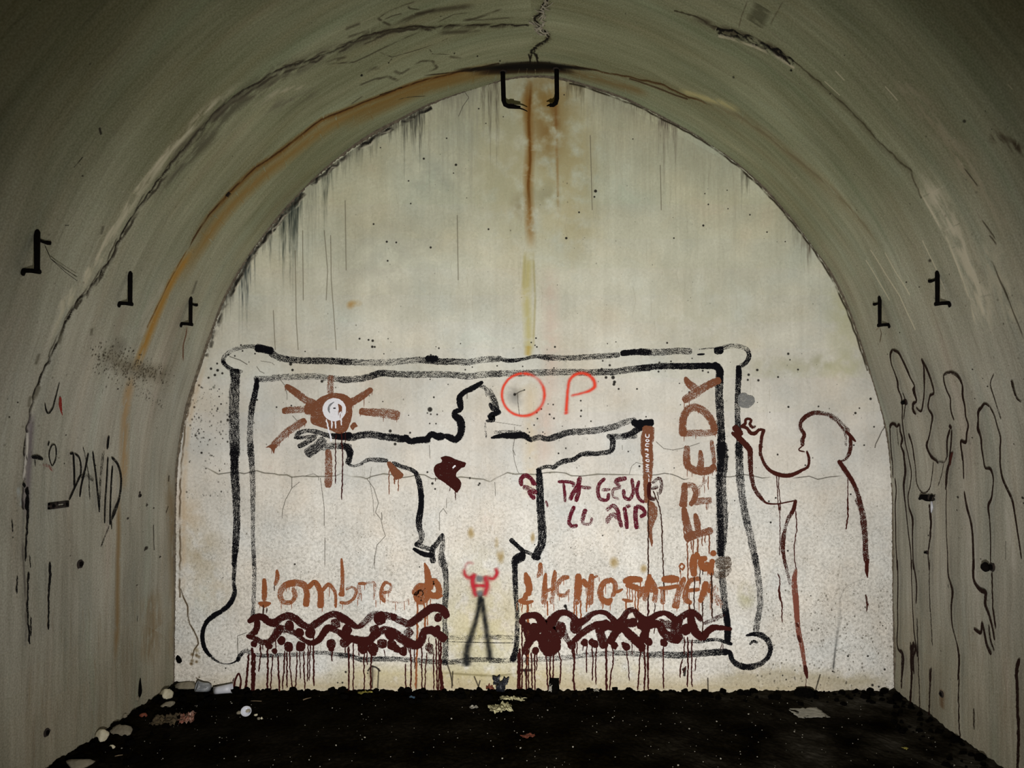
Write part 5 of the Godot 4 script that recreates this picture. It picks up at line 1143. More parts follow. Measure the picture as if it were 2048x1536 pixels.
		c.line([0.104,-4.132,0.103,-4.129,0.103,-4.126,0.103,-4.136,0.102,-4.147,0.1,-4.152,0.098,-4.157,0.093,-4.159,0.088,-4.162,0.091,-4.168,0.095,-4.175,0.093,-4.189,0.091,-4.204,0.091,-4.213,0.092,-4.221,0.083,-4.215,0.074,-4.209,0.078,-4.221,0.082,-4.233,0.074,-4.242,0.067,-4.251,0.073,-4.259,0.079,-4.267,0.069,-4.264,0.06,-4.261,0.056,-4.279,0.051,-4.298,0.052,-4.299,0.053,-4.299,0.055,-4.301,0.056,-4.304,0.054,-4.314,0.052,-4.324,0.051,-4.319,0.051,-4.314,0.042,-4.321,0.033,-4.328,0.039,-4.324,0.046,-4.32,0.039,-4.334,0.033,-4.347,0.024,-4.342,0.015,-4.337,0.018,-4.344,0.021,-4.352,0.019,-4.359,0.017,-4.365,0.015,-4.376,0.013,-4.386,0.02,-4.388,0.028,-4.39,0.026,-4.402,0.025,-4.414,0.032,-4.414,0.04,-4.413,0.033,-4.412,0.026,-4.41,0.028,-4.414,0.03,-4.419,0.038,-4.434,0.045,-4.449,0.043,-4.461,0.041,-4.474,0.049,-4.475,0.057,-4.476,0.063,-4.478,0.068,-4.479,0.068,-4.49,0.067,-4.501,0.066,-4.5,0.064,-4.498,0.076,-4.497,0.089,-4.495,0.091,-4.493,0.093,-4.49,0.092,-4.497,0.09,-4.504,0.093,-4.517,0.095,-4.53,0.095,-4.526,0.095,-4.523,0.102,-4.528,0.109,-4.533,0.099,-4.557,0.089,-4.582,0.092,-4.567,0.096,-4.552,0.095,-4.563,0.094,-4.573,0.085,-4.592,0.076,-4.61,0.079,-4.606,0.081,-4.603,0.076,-4.61,0.07,-4.618,0.066,-4.612,0.062,-4.606,0.062,-4.625,0.062,-4.644,0.054,-4.64,0.046,-4.637,0.045,-4.642,0.044,-4.648,0.037,-4.661,0.031,-4.675,0.035,-4.663,0.038,-4.652,0.026,-4.672,0.013,-4.692,0.02,-4.696,0.027,-4.7,0.016,-4.69,0.006,-4.68,0.009,-4.705,0.012,-4.731,0.008,-4.731,0.005,-4.732,0.006,-4.736,0.008,-4.74,0,-4.749,-0.007,-4.757],0.011,16,13,9,0.95,0.6,0.3,-90)
		c.line([0.12,-4.128,0.112,-4.151,0.103,-4.174,0.09,-4.223,0.076,-4.272,0.067,-4.3,0.058,-4.327,0.042,-4.344,0.026,-4.36,0.039,-4.406,0.052,-4.453,0.077,-4.486,0.102,-4.518,0.108,-4.525,0.114,-4.532],0.009,214,208,186,0.9,0.5,0.45,60)
		c.line([0.055,-4.269,0.046,-4.296,0.037,-4.323,0.021,-4.339,0.004,-4.355,0.017,-4.401,0.03,-4.448,0.055,-4.482,0.08,-4.516,0.086,-4.523,0.092,-4.53],0.008,200,194,170,0.85,0.5,0.5,50)
		c.line([0.111,-4.125,0.102,-4.147,0.094,-4.17,0.08,-4.218,0.067,-4.268,0.057,-4.295,0.048,-4.322,0.032,-4.339,0.016,-4.355,0.029,-4.401,0.042,-4.447,0.067,-4.481,0.092,-4.514,0.098,-4.521,0.104,-4.528,0.098,-4.558,0.092,-4.589,0.063,-4.624,0.034,-4.658,0.016,-4.689,-0.002,-4.721,-0.004,-4.739,-0.007,-4.757],0.089,86,80,60,0.4,1,0.45,0)
		c.line([0.815,-3.919,0.832,-3.913,0.848,-3.906,0.863,-3.901,0.878,-3.897,0.897,-3.89,0.917,-3.882,0.928,-3.88,0.939,-3.877,0.95,-3.879,0.961,-3.88,0.972,-3.881,0.982,-3.881,0.996,-3.887,1.01,-3.892,1.024,-3.89,1.039,-3.888,1.05,-3.885,1.061,-3.882,1.074,-3.88,1.087,-3.878,1.103,-3.872,1.119,-3.866,1.132,-3.855,1.145,-3.844,1.159,-3.844,1.172,-3.845,1.185,-3.838,1.197,-3.831,1.21,-3.827,1.223,-3.822,1.24,-3.82,1.257,-3.819,1.267,-3.814,1.277,-3.809,1.292,-3.807,1.307,-3.804,1.321,-3.802,1.334,-3.8,1.345,-3.796,1.355,-3.791,1.368,-3.787,1.382,-3.783,1.394,-3.782,1.407,-3.78,1.424,-3.774,1.44,-3.767,1.453,-3.77,1.466,-3.773,1.482,-3.769,1.497,-3.764,1.51,-3.762,1.523,-3.761,1.538,-3.758,1.552,-3.755,1.563,-3.758,1.574,-3.76,1.588,-3.759,1.601,-3.758,1.614,-3.762,1.628,-3.765,1.64,-3.763,1.652,-3.761,1.666,-3.755,1.68,-3.749,1.69,-3.754,1.701,-3.758,1.718,-3.757,1.734,-3.755,1.745,-3.756,1.755,-3.756,1.769,-3.756,1.782,-3.756,1.795,-3.757,1.808,-3.758,1.825,-3.754,1.842,-3.75,1.854,-3.75,1.867,-3.749,1.874,-3.749,1.882,-3.75,1.898,-3.747,1.914,-3.745,1.924,-3.748,1.935,-3.751,1.947,-3.749,1.958,-3.747,1.967,-3.745,1.976,-3.744,1.988,-3.742,2,-3.74,2.014,-3.744,2.028,-3.747,2.037,-3.742,2.045,-3.737,2.056,-3.739,2.068,-3.74,2.082,-3.736,2.096,-3.732,2.106,-3.732,2.115,-3.732,2.13,-3.728,2.145,-3.723,2.154,-3.723,2.163,-3.722,2.175,-3.721,2.187,-3.719,2.2,-3.713,2.214,-3.707,2.225,-3.709,2.237,-3.711,2.251,-3.709,2.265,-3.707,2.275,-3.702,2.285,-3.698,2.298,-3.691,2.311,-3.683,2.324,-3.679,2.336,-3.675,2.346,-3.683,2.357,-3.691,2.368,-3.697,2.38,-3.702,2.394,-3.707,2.408,-3.712,2.421,-3.711,2.433,-3.71,2.443,-3.717,2.452,-3.724,2.467,-3.726,2.481,-3.728],0.017,58,52,38,0.8,0.6,0.3,-80)
		c.line([1.498,-3.762,1.589,-3.762,1.679,-3.757,1.771,-3.755,1.863,-3.747,1.991,-3.744,2.119,-3.733,2.227,-3.709,2.334,-3.68,2.407,-3.706,2.481,-3.728],0.084,92,88,66,0.5,0.9,0.3,-12)
		c.line([0.913,-3.881,0.986,-3.884,1.06,-3.887,1.102,-3.869,1.144,-3.851,1.198,-3.835,1.252,-3.817,1.317,-3.803,1.381,-3.785,1.44,-3.774,1.498,-3.762],0.11,70,62,48,0.75,0.8,0.42,-40)
		c.line([1.065,-3.894,1.077,-3.893,1.089,-3.891,1.096,-3.888,1.104,-3.884,1.101,-3.879,1.098,-3.874,1.119,-3.865,1.139,-3.855,1.144,-3.842,1.149,-3.828,1.154,-3.833,1.158,-3.837,1.17,-3.84,1.182,-3.843,1.182,-3.839,1.183,-3.835,1.199,-3.842,1.215,-3.85,1.226,-3.828,1.236,-3.805,1.246,-3.802,1.255,-3.798,1.261,-3.798,1.266,-3.798,1.272,-3.817,1.277,-3.835,1.284,-3.819,1.29,-3.803,1.311,-3.804,1.333,-3.805,1.333,-3.812,1.334,-3.82,1.343,-3.81,1.352,-3.799,1.358,-3.806,1.364,-3.812,1.378,-3.804,1.392,-3.796,1.398,-3.781,1.404,-3.765,1.406,-3.768,1.407,-3.771,1.412,-3.77,1.418,-3.77,1.431,-3.775,1.445,-3.781,1.451,-3.784,1.456,-3.788,1.466,-3.775,1.475,-3.763,1.487,-3.762,1.498,-3.762],0.021,18,16,13,0.95,0.5,0.36,-90)
		c.line([1.086,-3.919,1.088,-3.908,1.089,-3.896,1.094,-3.905,1.098,-3.915,1.113,-3.908,1.128,-3.901,1.135,-3.899,1.143,-3.896,1.15,-3.894,1.157,-3.892,1.17,-3.877,1.182,-3.862,1.191,-3.866,1.199,-3.871,1.203,-3.869,1.207,-3.868,1.222,-3.853,1.237,-3.837,1.248,-3.842,1.26,-3.847,1.267,-3.836,1.275,-3.826,1.277,-3.841,1.279,-3.857,1.293,-3.84,1.308,-3.824,1.306,-3.825,1.304,-3.827,1.319,-3.82,1.334,-3.814,1.348,-3.813,1.362,-3.812,1.361,-3.82,1.361,-3.828,1.373,-3.828,1.385,-3.829,1.396,-3.812,1.408,-3.795,1.415,-3.8,1.421,-3.805,1.433,-3.806,1.446,-3.807,1.441,-3.805,1.437,-3.803,1.451,-3.793,1.465,-3.783,1.472,-3.777,1.479,-3.772,1.494,-3.774,1.508,-3.775,1.512,-3.778,1.516,-3.78],0.017,20,18,14,0.95,0.5,0.4,-80)
		c.line([1.251,-3.817,1.263,-3.81,1.274,-3.802,1.282,-3.808,1.289,-3.814,1.291,-3.822,1.292,-3.83,1.299,-3.827,1.305,-3.824,1.31,-3.815,1.315,-3.805,1.333,-3.814,1.351,-3.822,1.349,-3.812,1.348,-3.801,1.367,-3.807,1.387,-3.813,1.389,-3.8,1.391,-3.787,1.402,-3.773,1.411,-3.759,1.419,-3.764,1.427,-3.769,1.423,-3.775,1.419,-3.781,1.434,-3.791,1.45,-3.801,1.453,-3.797,1.457,-3.793,1.469,-3.78,1.481,-3.767,1.484,-3.761,1.488,-3.754,1.498,-3.762,1.508,-3.77],0.016,16,14,12,0.95,0.5,0.3,-80)
		c.line([1.089,-3.93,1.132,-3.911,1.174,-3.892,1.228,-3.875,1.283,-3.855,1.348,-3.838,1.413,-3.818,1.472,-3.806,1.531,-3.792],0.026,196,188,162,0.8,0.6,0.4,30)
		c.line([1.145,-3.878,1.2,-3.862,1.254,-3.844,1.32,-3.829,1.384,-3.81,1.443,-3.8,1.502,-3.787],0.021,26,22,18,0.9,0.5,0.5,-80)
		c.blob(1.523,-3.83,0.0076,0.0116,14,12,10,0.95,0.4,0,-50)
		c.line([1.156,-3.559,1.158,-3.62,1.16,-3.684,1.166,-3.738,1.173,-3.795],0.009,86,76,60,0.6,0.8,0.2,-10)
		c.line([1.238,-3.547,1.238,-3.618,1.238,-3.693],0.114,70,68,50,0.55,0.5,0.2,0)
		c.line([1.312,-3.429,1.311,-3.491,1.31,-3.554,1.31,-3.597,1.311,-3.641],0.01,84,76,58,0.5,0.8,0.2,0)
		c.line([2.358,-3.608,2.421,-3.62,2.485,-3.629,2.586,-3.631,2.686,-3.626,2.782,-3.633,2.877,-3.633,2.97,-3.635,3.063,-3.634,3.167,-3.646,3.271,-3.659],0.224,206,198,176,0.8,0.9,0.42,24)
		c.line([2.352,-3.69,2.416,-3.703,2.481,-3.712,2.584,-3.715,2.687,-3.71,2.785,-3.716,2.882,-3.716,2.977,-3.719,3.073,-3.717,3.178,-3.729,3.285,-3.743],0.029,212,204,180,0.75,0.7,0.42,24)
		c.line([2.805,-3.475,2.912,-3.464,3.018,-3.445,3.134,-3.428,3.249,-3.411],0.323,196,188,166,0.65,1,0.46,10)
		c.line([1.909,-3.319,2.031,-3.321,2.153,-3.317,2.251,-3.325,2.349,-3.328,2.486,-3.302,2.62,-3.263],0.199,178,166,144,0.5,1,0.46,10)
		c.line([2.368,-3.348,2.474,-3.33,2.578,-3.304,2.711,-3.293,2.842,-3.272],0.164,176,166,144,0.5,1,0.48,10)
		c.line([1.711,-3.593,1.744,-3.597,1.777,-3.6],0.012,206,198,172,0.7,0.6,0.15,14)
		c.line([1.943,-3.417,1.987,-3.417,2.031,-3.417],0.011,206,198,172,0.7,0.6,0.15,14)
		c.line([2.292,-2.856,2.305,-2.854,2.318,-2.853],0.007,206,198,172,0.7,0.6,0.15,14)
		c.line([2.674,-3.897,2.749,-3.899,2.823,-3.896,2.896,-3.897,2.968,-3.894],0.014,206,198,172,0.7,0.6,0.15,14)
		c.line([1.698,-3.711,1.752,-3.713,1.806,-3.713],0.012,206,198,172,0.7,0.6,0.15,14)
		c.line([2.611,-4.547,2.758,-4.52,2.903,-4.476],0.019,206,198,172,0.7,0.6,0.15,14)
		c.line([2.573,-4.435,2.738,-4.4,2.899,-4.345,3.013,-4.333,3.126,-4.315],0.017,206,198,172,0.7,0.6,0.15,14)
		c.line([2.632,-4.297,2.778,-4.277,2.922,-4.24],0.017,206,198,172,0.7,0.6,0.15,14)
		c.line([2.467,-3.344,2.525,-3.337,2.582,-3.327],0.013,60,54,42,0.7,0.7,0.2,-30)
		c.line([2.72,-3.415,2.778,-3.397,2.835,-3.378],0.014,60,54,42,0.7,0.7,0.2,-30)
		c.line([2.799,-3.412,2.828,-3.398,2.858,-3.385],0.014,60,54,42,0.7,0.7,0.2,-30)
		c.line([2.912,-3.464,3.029,-3.451,3.145,-3.433],0.015,60,54,42,0.7,0.7,0.2,-30)
		c.line([3.018,-3.445,3.171,-3.431,3.323,-3.417],0.014,60,54,42,0.7,0.7,0.2,-30)
		c.line([2.412,-3.084,2.438,-3.066,2.464,-3.048,2.492,-3.026,2.519,-3.004,2.54,-2.994,2.561,-2.984],0.081,58,46,34,0.75,0.7,0.5,-30)
		c.blob(2.302,-3.162,0.0094,0.0131,22,20,16,0.9,0.5,0.2,-40)
		c.blob(1.263,-4.211,0.0089,0.0152,24,22,16,0.9,0.5,0.2,-40)
		c.blob(1.761,-3.765,0.0049,0.0072,44,40,32,0.9,0.5,0,0)
		c.blob(2.789,-3.917,0.0117,0.0202,44,40,32,0.8,0.7,0,0)
		c.blob(4.218,-4.254,0.0046,0.0082,34,30,24,0.9,0.4,0,-60)
		c.blob(4.467,-4.018,0.0043,0.0073,34,30,24,0.9,0.4,0,-60)
		c.blob(4.102,-3.669,0.0080,0.0122,34,30,24,0.9,0.4,0,-60)
		c.blob(4.129,-3.661,0.0064,0.0097,34,30,24,0.9,0.4,0,-60)
		c.blob(4.41,-4.592,0.0059,0.0114,34,30,24,0.9,0.4,0,-60)
		c.blob(4.141,-4.237,0.0083,0.0146,34,30,24,0.9,0.4,0,-60)
		c.blob(3.417,-3.89,0.0050,0.0082,34,30,24,0.9,0.4,0,-60)
		c.blob(3.519,-3.802,0.0049,0.0079,34,30,24,0.9,0.4,0,-60)
		c.blob(3.474,-3.819,0.0037,0.0059,34,30,24,0.9,0.4,0,-60)
		c.blob(3.577,-3.947,0.0043,0.0071,34,30,24,0.9,0.4,0,-60)
		c.blob(3.829,-3.697,0.0040,0.0062,34,30,24,0.9,0.4,0,-60)
		c.blob(3.794,-4.055,0.0044,0.0075,34,30,24,0.9,0.4,0,-60)
		c.blob(3.507,-3.505,0.0038,0.0056,34,30,24,0.9,0.4,0,-60)
		c.blob(2.843,-4.228,0.0051,0.0096,34,30,24,0.9,0.4,0,-60)
		c.blob(2.898,-4.122,0.0046,0.0084,34,30,24,0.9,0.4,0,-60)
		c.blob(3.112,-4.495,0.0047,0.0093,34,30,24,0.9,0.4,0,-60)
		c.blob(3.223,-4.736,0.0041,0.0083,34,30,24,0.9,0.4,0,-60)
		c.line([4.338,-3.801,4.387,-3.801,4.436,-3.801],0.005,40,36,30,0.85,0.6,0.1,-30)
		c.line([4.674,-4.355,4.683,-4.353,4.692,-4.351],0.008,40,36,30,0.85,0.6,0.1,-30)
		c.line([3.039,-4.718,3.06,-4.723,3.081,-4.728,3.109,-4.76,3.138,-4.792],0.015,70,56,40,0.8,0.8,0.1,-10)
		c.line([3.049,-4.789,3.044,-4.756,3.038,-4.723],0.013,120,104,84,0.6,0.8,0.1,0)
		c.line([5.327,-4.433,5.363,-4.434,5.4,-4.435,5.428,-4.438,5.455,-4.441],0.083,96,70,46,0.7,0.9,0.2,0)
		c.scatter(2.4,-5,5.2,-3.2,500,0.002,0.01,188,182,166,0.35,122,12)
		c.scatter(2.4,-5,5.3,-3.2,420,0.002,0.009,80,74,62,0.35,124,-12)
		c.line([3.865,-4.128,4.08,-4.137,4.292,-4.124,4.498,-4.077,4.699,-4.031],0.199,176,170,160,0.4,1,0.42,8)
		c.line([4.124,-3.799,4.317,-3.766,4.504,-3.726],0.11,184,178,168,0.4,1,0.42,8)
		c.line([0.003,-4.739,0.017,-4.785,0.031,-4.831],0.023,26,22,16,0.95,0.8,0.1,-60)
	return c


func floor_canvas() -> Canvas:
	var c := Canvas.new(1200, 400, 220.0, -2.8, END_Z - 0.02, false)
	var n1 := noise_bytes(71, 0.01, c.w, c.h, 4)
	var n3 := noise_bytes(73, 0.12, c.w, c.h, 3)
	c.nz = noise_bytes(74,0.03, c.w, c.h,4)
	var px := c.px; var ht := c.ht
	for y in c.h:
		for x in c.w:
			var o := y * c.w + x
			var wx := float(x) / c.w
			var dry := smoothstep(0.55, 0.95, wx) * 30.0
			var t := int(9 + dry * (0.55 + (n1[o] - 128) / 160.0)) + (n1[o] - 128) * 12 / 128 + (n3[o] - 128) * 8 / 128
			var i := o * 3
			px[i] = clampi(t + 4, 2, 255)
			px[i + 1] = clampi(t + 1, 2, 255)
			px[i + 2] = clampi(t - 5, 1, 255)
			ht[o] = clampi(128 + (n3[o] - 128) / 2 + (n1[o] - 128) / 4, 0, 255)
	c.px = px; c.ht = ht
	return c


func surface_material(called: String, c: Canvas, relief_cm: float, rough := 0.92) -> StandardMaterial3D:
	var m := StandardMaterial3D.new()
	m.resource_name = called
	m.albedo_texture = c.texture()
	m.heightmap_enabled = true
	m.heightmap_texture = c.relief()
	m.heightmap_scale = relief_cm
	m.roughness = rough
	m.metallic_specular = 0.3
	m.texture_repeat = false
	mats[called] = m
	return m


func build_shell() -> void:
	# end wall: a slab with the painted face towards the tunnel
	var cw := end_wall_canvas()
	var face := surface_material("end_wall_plaster", cw, 0.5)
	var v := PackedVector3Array(); var n := PackedVector3Array(); var uv := PackedVector2Array(); var ids := PackedInt32Array()
	var x0 := -2.68; var x1 := 2.46; var y0 := -0.14; var y1 := 4.36
	for q in [[x0, y0], [x0, y1], [x1, y1], [x1, y0]]:
		v.append(Vector3(q[0], q[1], END_Z)); n.append(Vector3(0, 0, 1)); uv.append(Vector2((q[0] - cw.ox) * cw.k / cw.w, (cw.oy - q[1]) * cw.k / cw.h))
	ids.append_array([0, 1, 2, 0, 2, 3])
	var em := mesh_of(v, n, uv, ids)
	em.surface_set_material(0, face)
	var slab := BoxMesh.new()
	slab.size = Vector3(x1 - x0, y1 - y0, 0.3)
	var sa := slab.get_mesh_arrays()
	for i in sa[Mesh.ARRAY_VERTEX].size():
		sa[Mesh.ARRAY_VERTEX][i] += Vector3((x0 + x1) / 2.0, (y0 + y1) / 2.0, END_Z - 0.1505)
	em.add_surface_from_arrays(Mesh.PRIMITIVE_TRIANGLES, sa)
	em.surface_set_material(1, mats.plaster_edge)
	var wall_end := own(self, "wall_end", em)
	wall_end.set_meta("kind", "structure")
	wall_end.set_meta("label", "pale plastered end wall of the tunnel covered with naive drawings")

	# lining: the near part carries its own survey of stains, the rest is plain
	for side in [-1, 1]:
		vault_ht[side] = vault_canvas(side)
	var far_m := mottled("far_lining", Color8(96, 92, 76), Color8(140, 134, 116), 0.01, 0.95, 0.6)
	far_m.uv1_world_triplanar = true
	far_m.uv1_scale = Vector3.ONE * 0.5
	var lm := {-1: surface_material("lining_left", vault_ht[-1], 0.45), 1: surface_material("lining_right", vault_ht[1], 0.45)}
	var wl := ArrayMesh.new(); var wr := ArrayMesh.new(); var ce := ArrayMesh.new()
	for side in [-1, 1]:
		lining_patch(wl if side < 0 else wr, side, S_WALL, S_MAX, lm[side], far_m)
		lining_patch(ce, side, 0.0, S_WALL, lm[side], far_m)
	var a := own(self, "wall_left", wl)
	var b := own(self, "wall_right", wr)
	var c := own(self, "ceiling", ce)
	a.set_meta("label", "grey plastered left side wall with drips and scrawled letters")
	b.set_meta("label", "grey plastered right side wall with a thin outlined hand")
	c.set_meta("label", "grey-green plastered barrel vault with cracks and a rusty seam")
	for o in [a, b, c]:
		o.set_meta("kind", "structure")

	# back of the tunnel, behind the camera
	var back := BoxMesh.new()
	back.size = Vector3(5.6, 4.6, 0.3)
	var bk := own(self, "wall_back", back, far_m)
	bk.position = Vector3(MID_X, 2.1, Z_BACK + 0.15)
	bk.set_meta("kind", "structure")

	build_floor(far_m)
	build_edges(c, wall_end)


func lining_patch(m: ArrayMesh, side: int, sa: float, sb: float, near_m: Material, far_m: Material) -> void:
	var c: Canvas = vault_ht[side]
	for part in 3:
		var z0 := END_Z - 0.02 if part != 1 else Z_NEAR
		var z1 := Z_NEAR if part == 0 else Z_BACK + 0.1
		var ds := 0.0125 if part == 0 else 0.12
		var dz := 0.0125 if part == 0 else 0.5
		var ns := int(ceil((sb - sa) / ds)); var nz := int(ceil((z1 - z0) / dz))
		var v := PackedVector3Array(); var uv := PackedVector2Array(); var ids := PackedInt32Array(); var nn := PackedVector3Array()
		for i in ns + 1:
			var s := lerpf(sa, sb, float(i) / ns) * side
			var p := prof(s); var q := prof_normal(s)
			for j in nz + 1:
				var z := lerpf(z0, z1, float(j) / nz)
				var h := relief_at(s, z) if part == 0 else (-0.35 if part == 2 else 0.0)
				v.append(Vector3(p.x + MID_X, p.y, z) + q * h)
				nn.append(q if part < 2 else -q)
				uv.append(Vector2(absf(s) * c.k / c.w, (z - c.oy) * c.k / c.h))
		if part == 0:
			for i in ns + 1:
				for j in nz + 1:
					var o := i * (nz + 1) + j
					var du := v[mini(i + 1, ns) * (nz + 1) + j] - v[maxi(i - 1, 0) * (nz + 1) + j]
					var dv := v[i * (nz + 1) + mini(j + 1, nz)] - v[i * (nz + 1) + maxi(j - 1, 0)]
					var x := du.cross(dv).normalized()
					nn[o] = x if x.dot(nn[o]) > 0.0 else -x
		for i in ns:
			for j in nz:
				var o := i * (nz + 1) + j
				var e := o + nz + 1
				var x := (v[o + 1] - v[o]).cross(v[e] - v[o])
				if x.dot(nn[o]) < 0.0:
					ids.append_array([o, o + 1, e, o + 1, e + 1, e])
				else:
					ids.append_array([o, e, o + 1, o + 1, e, e + 1])
		mesh_of(v, nn, uv, ids, PackedColorArray(), m)
		m.surface_set_material(m.get_surface_count() - 1, near_m if part == 0 else far_m)


func build_floor(far_m: Material) -> void:
	var c := floor_canvas()
	var fm := surface_material("damp_earth", c, 0.8, 0.9)
	fm.metallic_specular = 0.06
	var m := ArrayMesh.new()
	var xa := -2.8; var xb := 2.6
	for part in 2:
		var z0 := END_Z - 0.02 if part == 0 else -3.3
		var z1 := -3.3 if part == 0 else Z_BACK + 0.1
		var nx := 540 if part == 0 else 60
		var nz := 180 if part == 0 else 70
		var v := PackedVector3Array(); var uv := PackedVector2Array(); var ids := PackedInt32Array(); var nn := PackedVector3Array()
		for j in nz + 1:
			var z := lerpf(z0, z1, float(j) / nz)
			for i in nx + 1:
				var x := lerpf(xa, xb, float(i) / nx)
				v.append(Vector3(x, floor_y(x, z), z))
				nn.append(Vector3(floor_y(x - 0.01, z) - floor_y(x + 0.01, z), 0.02, floor_y(x, z - 0.01) - floor_y(x, z + 0.01)).normalized())
				uv.append(Vector2((x - c.ox) * c.k / c.w, (z - c.oy) * c.k / c.h))
		for j in nz:
			for i in nx:
				var o := j * (nx + 1) + i
				ids.append_array([o, o + 1, o + nx + 2, o, o + nx + 2, o + nx + 1])
		mesh_of(v, nn, uv, ids, PackedColorArray(), m)
		m.surface_set_material(part, fm if part == 0 else mottled("dry_earth", Color8(22, 19, 15), Color8(40, 35, 28), 0.02, 0.95, 0.6))
	var slab := BoxMesh.new()
	slab.size = Vector3(5.6, 0.3, Z_BACK - END_Z + 0.3)
	var sa := slab.get_mesh_arrays()
	for i in sa[Mesh.ARRAY_VERTEX].size():
		sa[Mesh.ARRAY_VERTEX][i] += Vector3(MID_X, -0.22, (Z_BACK + END_Z) / 2.0)
	m.add_surface_from_arrays(Mesh.PRIMITIVE_TRIANGLES, sa)
	m.surface_set_material(2, mats.dry_earth)
	var f := own(self, "floor", m)
	f.set_meta("kind", "structure")
	f.set_meta("label", "black damp earth floor scattered with pale grit")

	# clods along the walls, and pale grit: nobody could count them
	var rn := RandomNumberGenerator.new()
	rn.seed = 77
	var clods := []
	for i in 430:
		var x: float; var z: float
		if i < 230:
			x = rn.randf_range(-2.55, 2.35); z = END_Z + 0.012 + pow(rn.randf(), 2.0) * 0.22
		elif i < 350:
			x = -2.60 + pow(rn.randf(), 1.6) * 0.34; z = rn.randf_range(END_Z + 0.03, -3.5)
		else:
			x = 2.37 - pow(rn.randf(), 1.6) * 0.25; z = rn.randf_range(END_Z + 0.03, -3.5)
		var r := lerpf(0.006, 0.026, pow(rn.randf(), 2.0))
		clods.append(Transform3D(Basis.from_euler(Vector3(rn.randf() * 6, rn.randf() * 6, rn.randf() * 6)).scaled(Vector3(r * 1.3, r, r)), Vector3(x, floor_y(x, z) + r * 0.25, z)))
	scatter_on(f, "clod", lump(Vector3.ONE * 2.0, 3, 8, 0.25, 12), mats.damp_clod if mats.has("damp_clod") else mottled("damp_clod", Color8(5, 4, 3), Color8(16, 13, 10), 0.03, 0.9, 0.3), clods)
	mats.damp_clod.metallic_specular = 0.08
	var grit := []
	for i in 560:
		var z := END_Z + 0.06 + pow(rn.randf(), 0.8) * 1.75
		var x := rn.randf_range(-2.5, 2.3)
		var r := rn.randf_range(0.0012, 0.0034) if i % 9 else rn.randf_range(0.0035, 0.006)
		grit.append(Transform3D(Basis.from_euler(Vector3(rn.randf() * 6, rn.randf() * 6, rn.randf() * 6)).scaled(Vector3(r * 1.2, r, r)), Vector3(x, floor_y(x, z) + r * 0.6, z)))
	scatter_on(f, "pale_grit", lump(Vector3.ONE * 2.0, 8, 7, 0.1, 8), mottled("grit", Color8(96, 92, 80), Color8(190, 186, 172), 0.04, 0.6, 0.1), grit)


func scatter_on(parent: Node3D, called: String, m: Mesh, mat: Material, list: Array) -> void:
	var mm := MultiMesh.new()
	mm.transform_format = MultiMesh.TRANSFORM_3D
	mm.mesh = m
	mm.instance_count = list.size()
	for i in list.size():
		mm.set_instance_transform(i, list[i])
	var o := MultiMeshInstance3D.new()
	o.name = called
	o.multimesh = mm
	o.material_override = mat
	o.set_meta("kind", "stuff")
	parent.add_child(o, true)


func build_edges(ceiling: Node3D, wall_end: Node3D) -> void:
	# ragged lip of plaster where the lining meets the end wall
	var st := SurfaceTool.new()
	st.begin(Mesh.PRIMITIVE_TRIANGLES)
	var prev := []
	var count := int(2.0 * 5.6 / 0.009)
	for i in count + 1:
		var s := -5.6 + 0.009 * i
		var q := prof_normal(s); var p := prof(s)
		var base := Vector3(p.x + MID_X, p.y, END_Z)
		var crumb := 1.0 + (1.3 if s < -1.0 and s > -3.9 else 0.0)
		var r := 0.004 + 0.009 * crumb * absf(noise_lo.get_noise_2d(s * 5200.0, 3.0)) + 0.006 * crumb * absf(noise_lo.get_noise_2d(s * 1500.0, 30.0))
		var f := 0.008 + 0.014 * absf(noise_lo.get_noise_2d(s * 4100.0, 60.0))
		var ring := [base - q * 0.02 + Vector3(0, 0, f + 0.006), base + q * r * 0.6 + Vector3(0, 0, f), base + q * r + Vector3(0, 0, f * 0.45), base + q * r * 0.8 + Vector3(0, 0, -0.004)]
		if prev.size():
			for j in 3:
				quad(st, prev[j], prev[j + 1], ring[j + 1], ring[j])
		prev = ring
	st.generate_normals()
	var t := own(self, "trim_1", st.commit(), mats.plaster_edge)
	t.set_meta("kind", "structure")
	t.set_meta("label", "ragged plaster lip between the vault and the end wall")
	# lime crust hanging from the crown crack
	var rn := RandomNumberGenerator.new()
	rn.seed = 12
	for k in [[0.089, -4.199], [0.080, -4.251], [0.069, -4.297], [0.064, -4.332], [0.011, -4.390], [0.035, -4.440], [0.041, -4.480], [0.064, -4.493], [0.085, -4.507], [0.056, -4.430], [0.094, -4.177], [0.052, -4.399]]:
		var sl := SurfaceTool.new()
		sl.begin(Mesh.PRIMITIVE_TRIANGLES)
		for i in 3:
			var s: float = k[0] + rn.randf_range(-0.018, 0.018)
			var z: float = k[1] + rn.randf_range(-0.025, 0.025)
			var dir := Vector3(rn.randf_range(-0.6, 0.6), 0, rn.randf_range(-1, 1)).normalized()
			var a := lining(s, z, 0.002)
			var l := rn.randf_range(0.015, 0.045)
			tube_into(sl, [a - dir * l, a - dir * l * 0.3 + Vector3(0, -0.008, 0), a + dir * l * 0.4 + Vector3(0, -0.01, 0), a + dir * l], [0.0015, rn.randf_range(0.003, 0.007), rn.randf_range(0.003, 0.006), 0.001], 6)
		sl.generate_normals()
		own(ceiling, "lime_crust", sl.commit(), mats.lime)


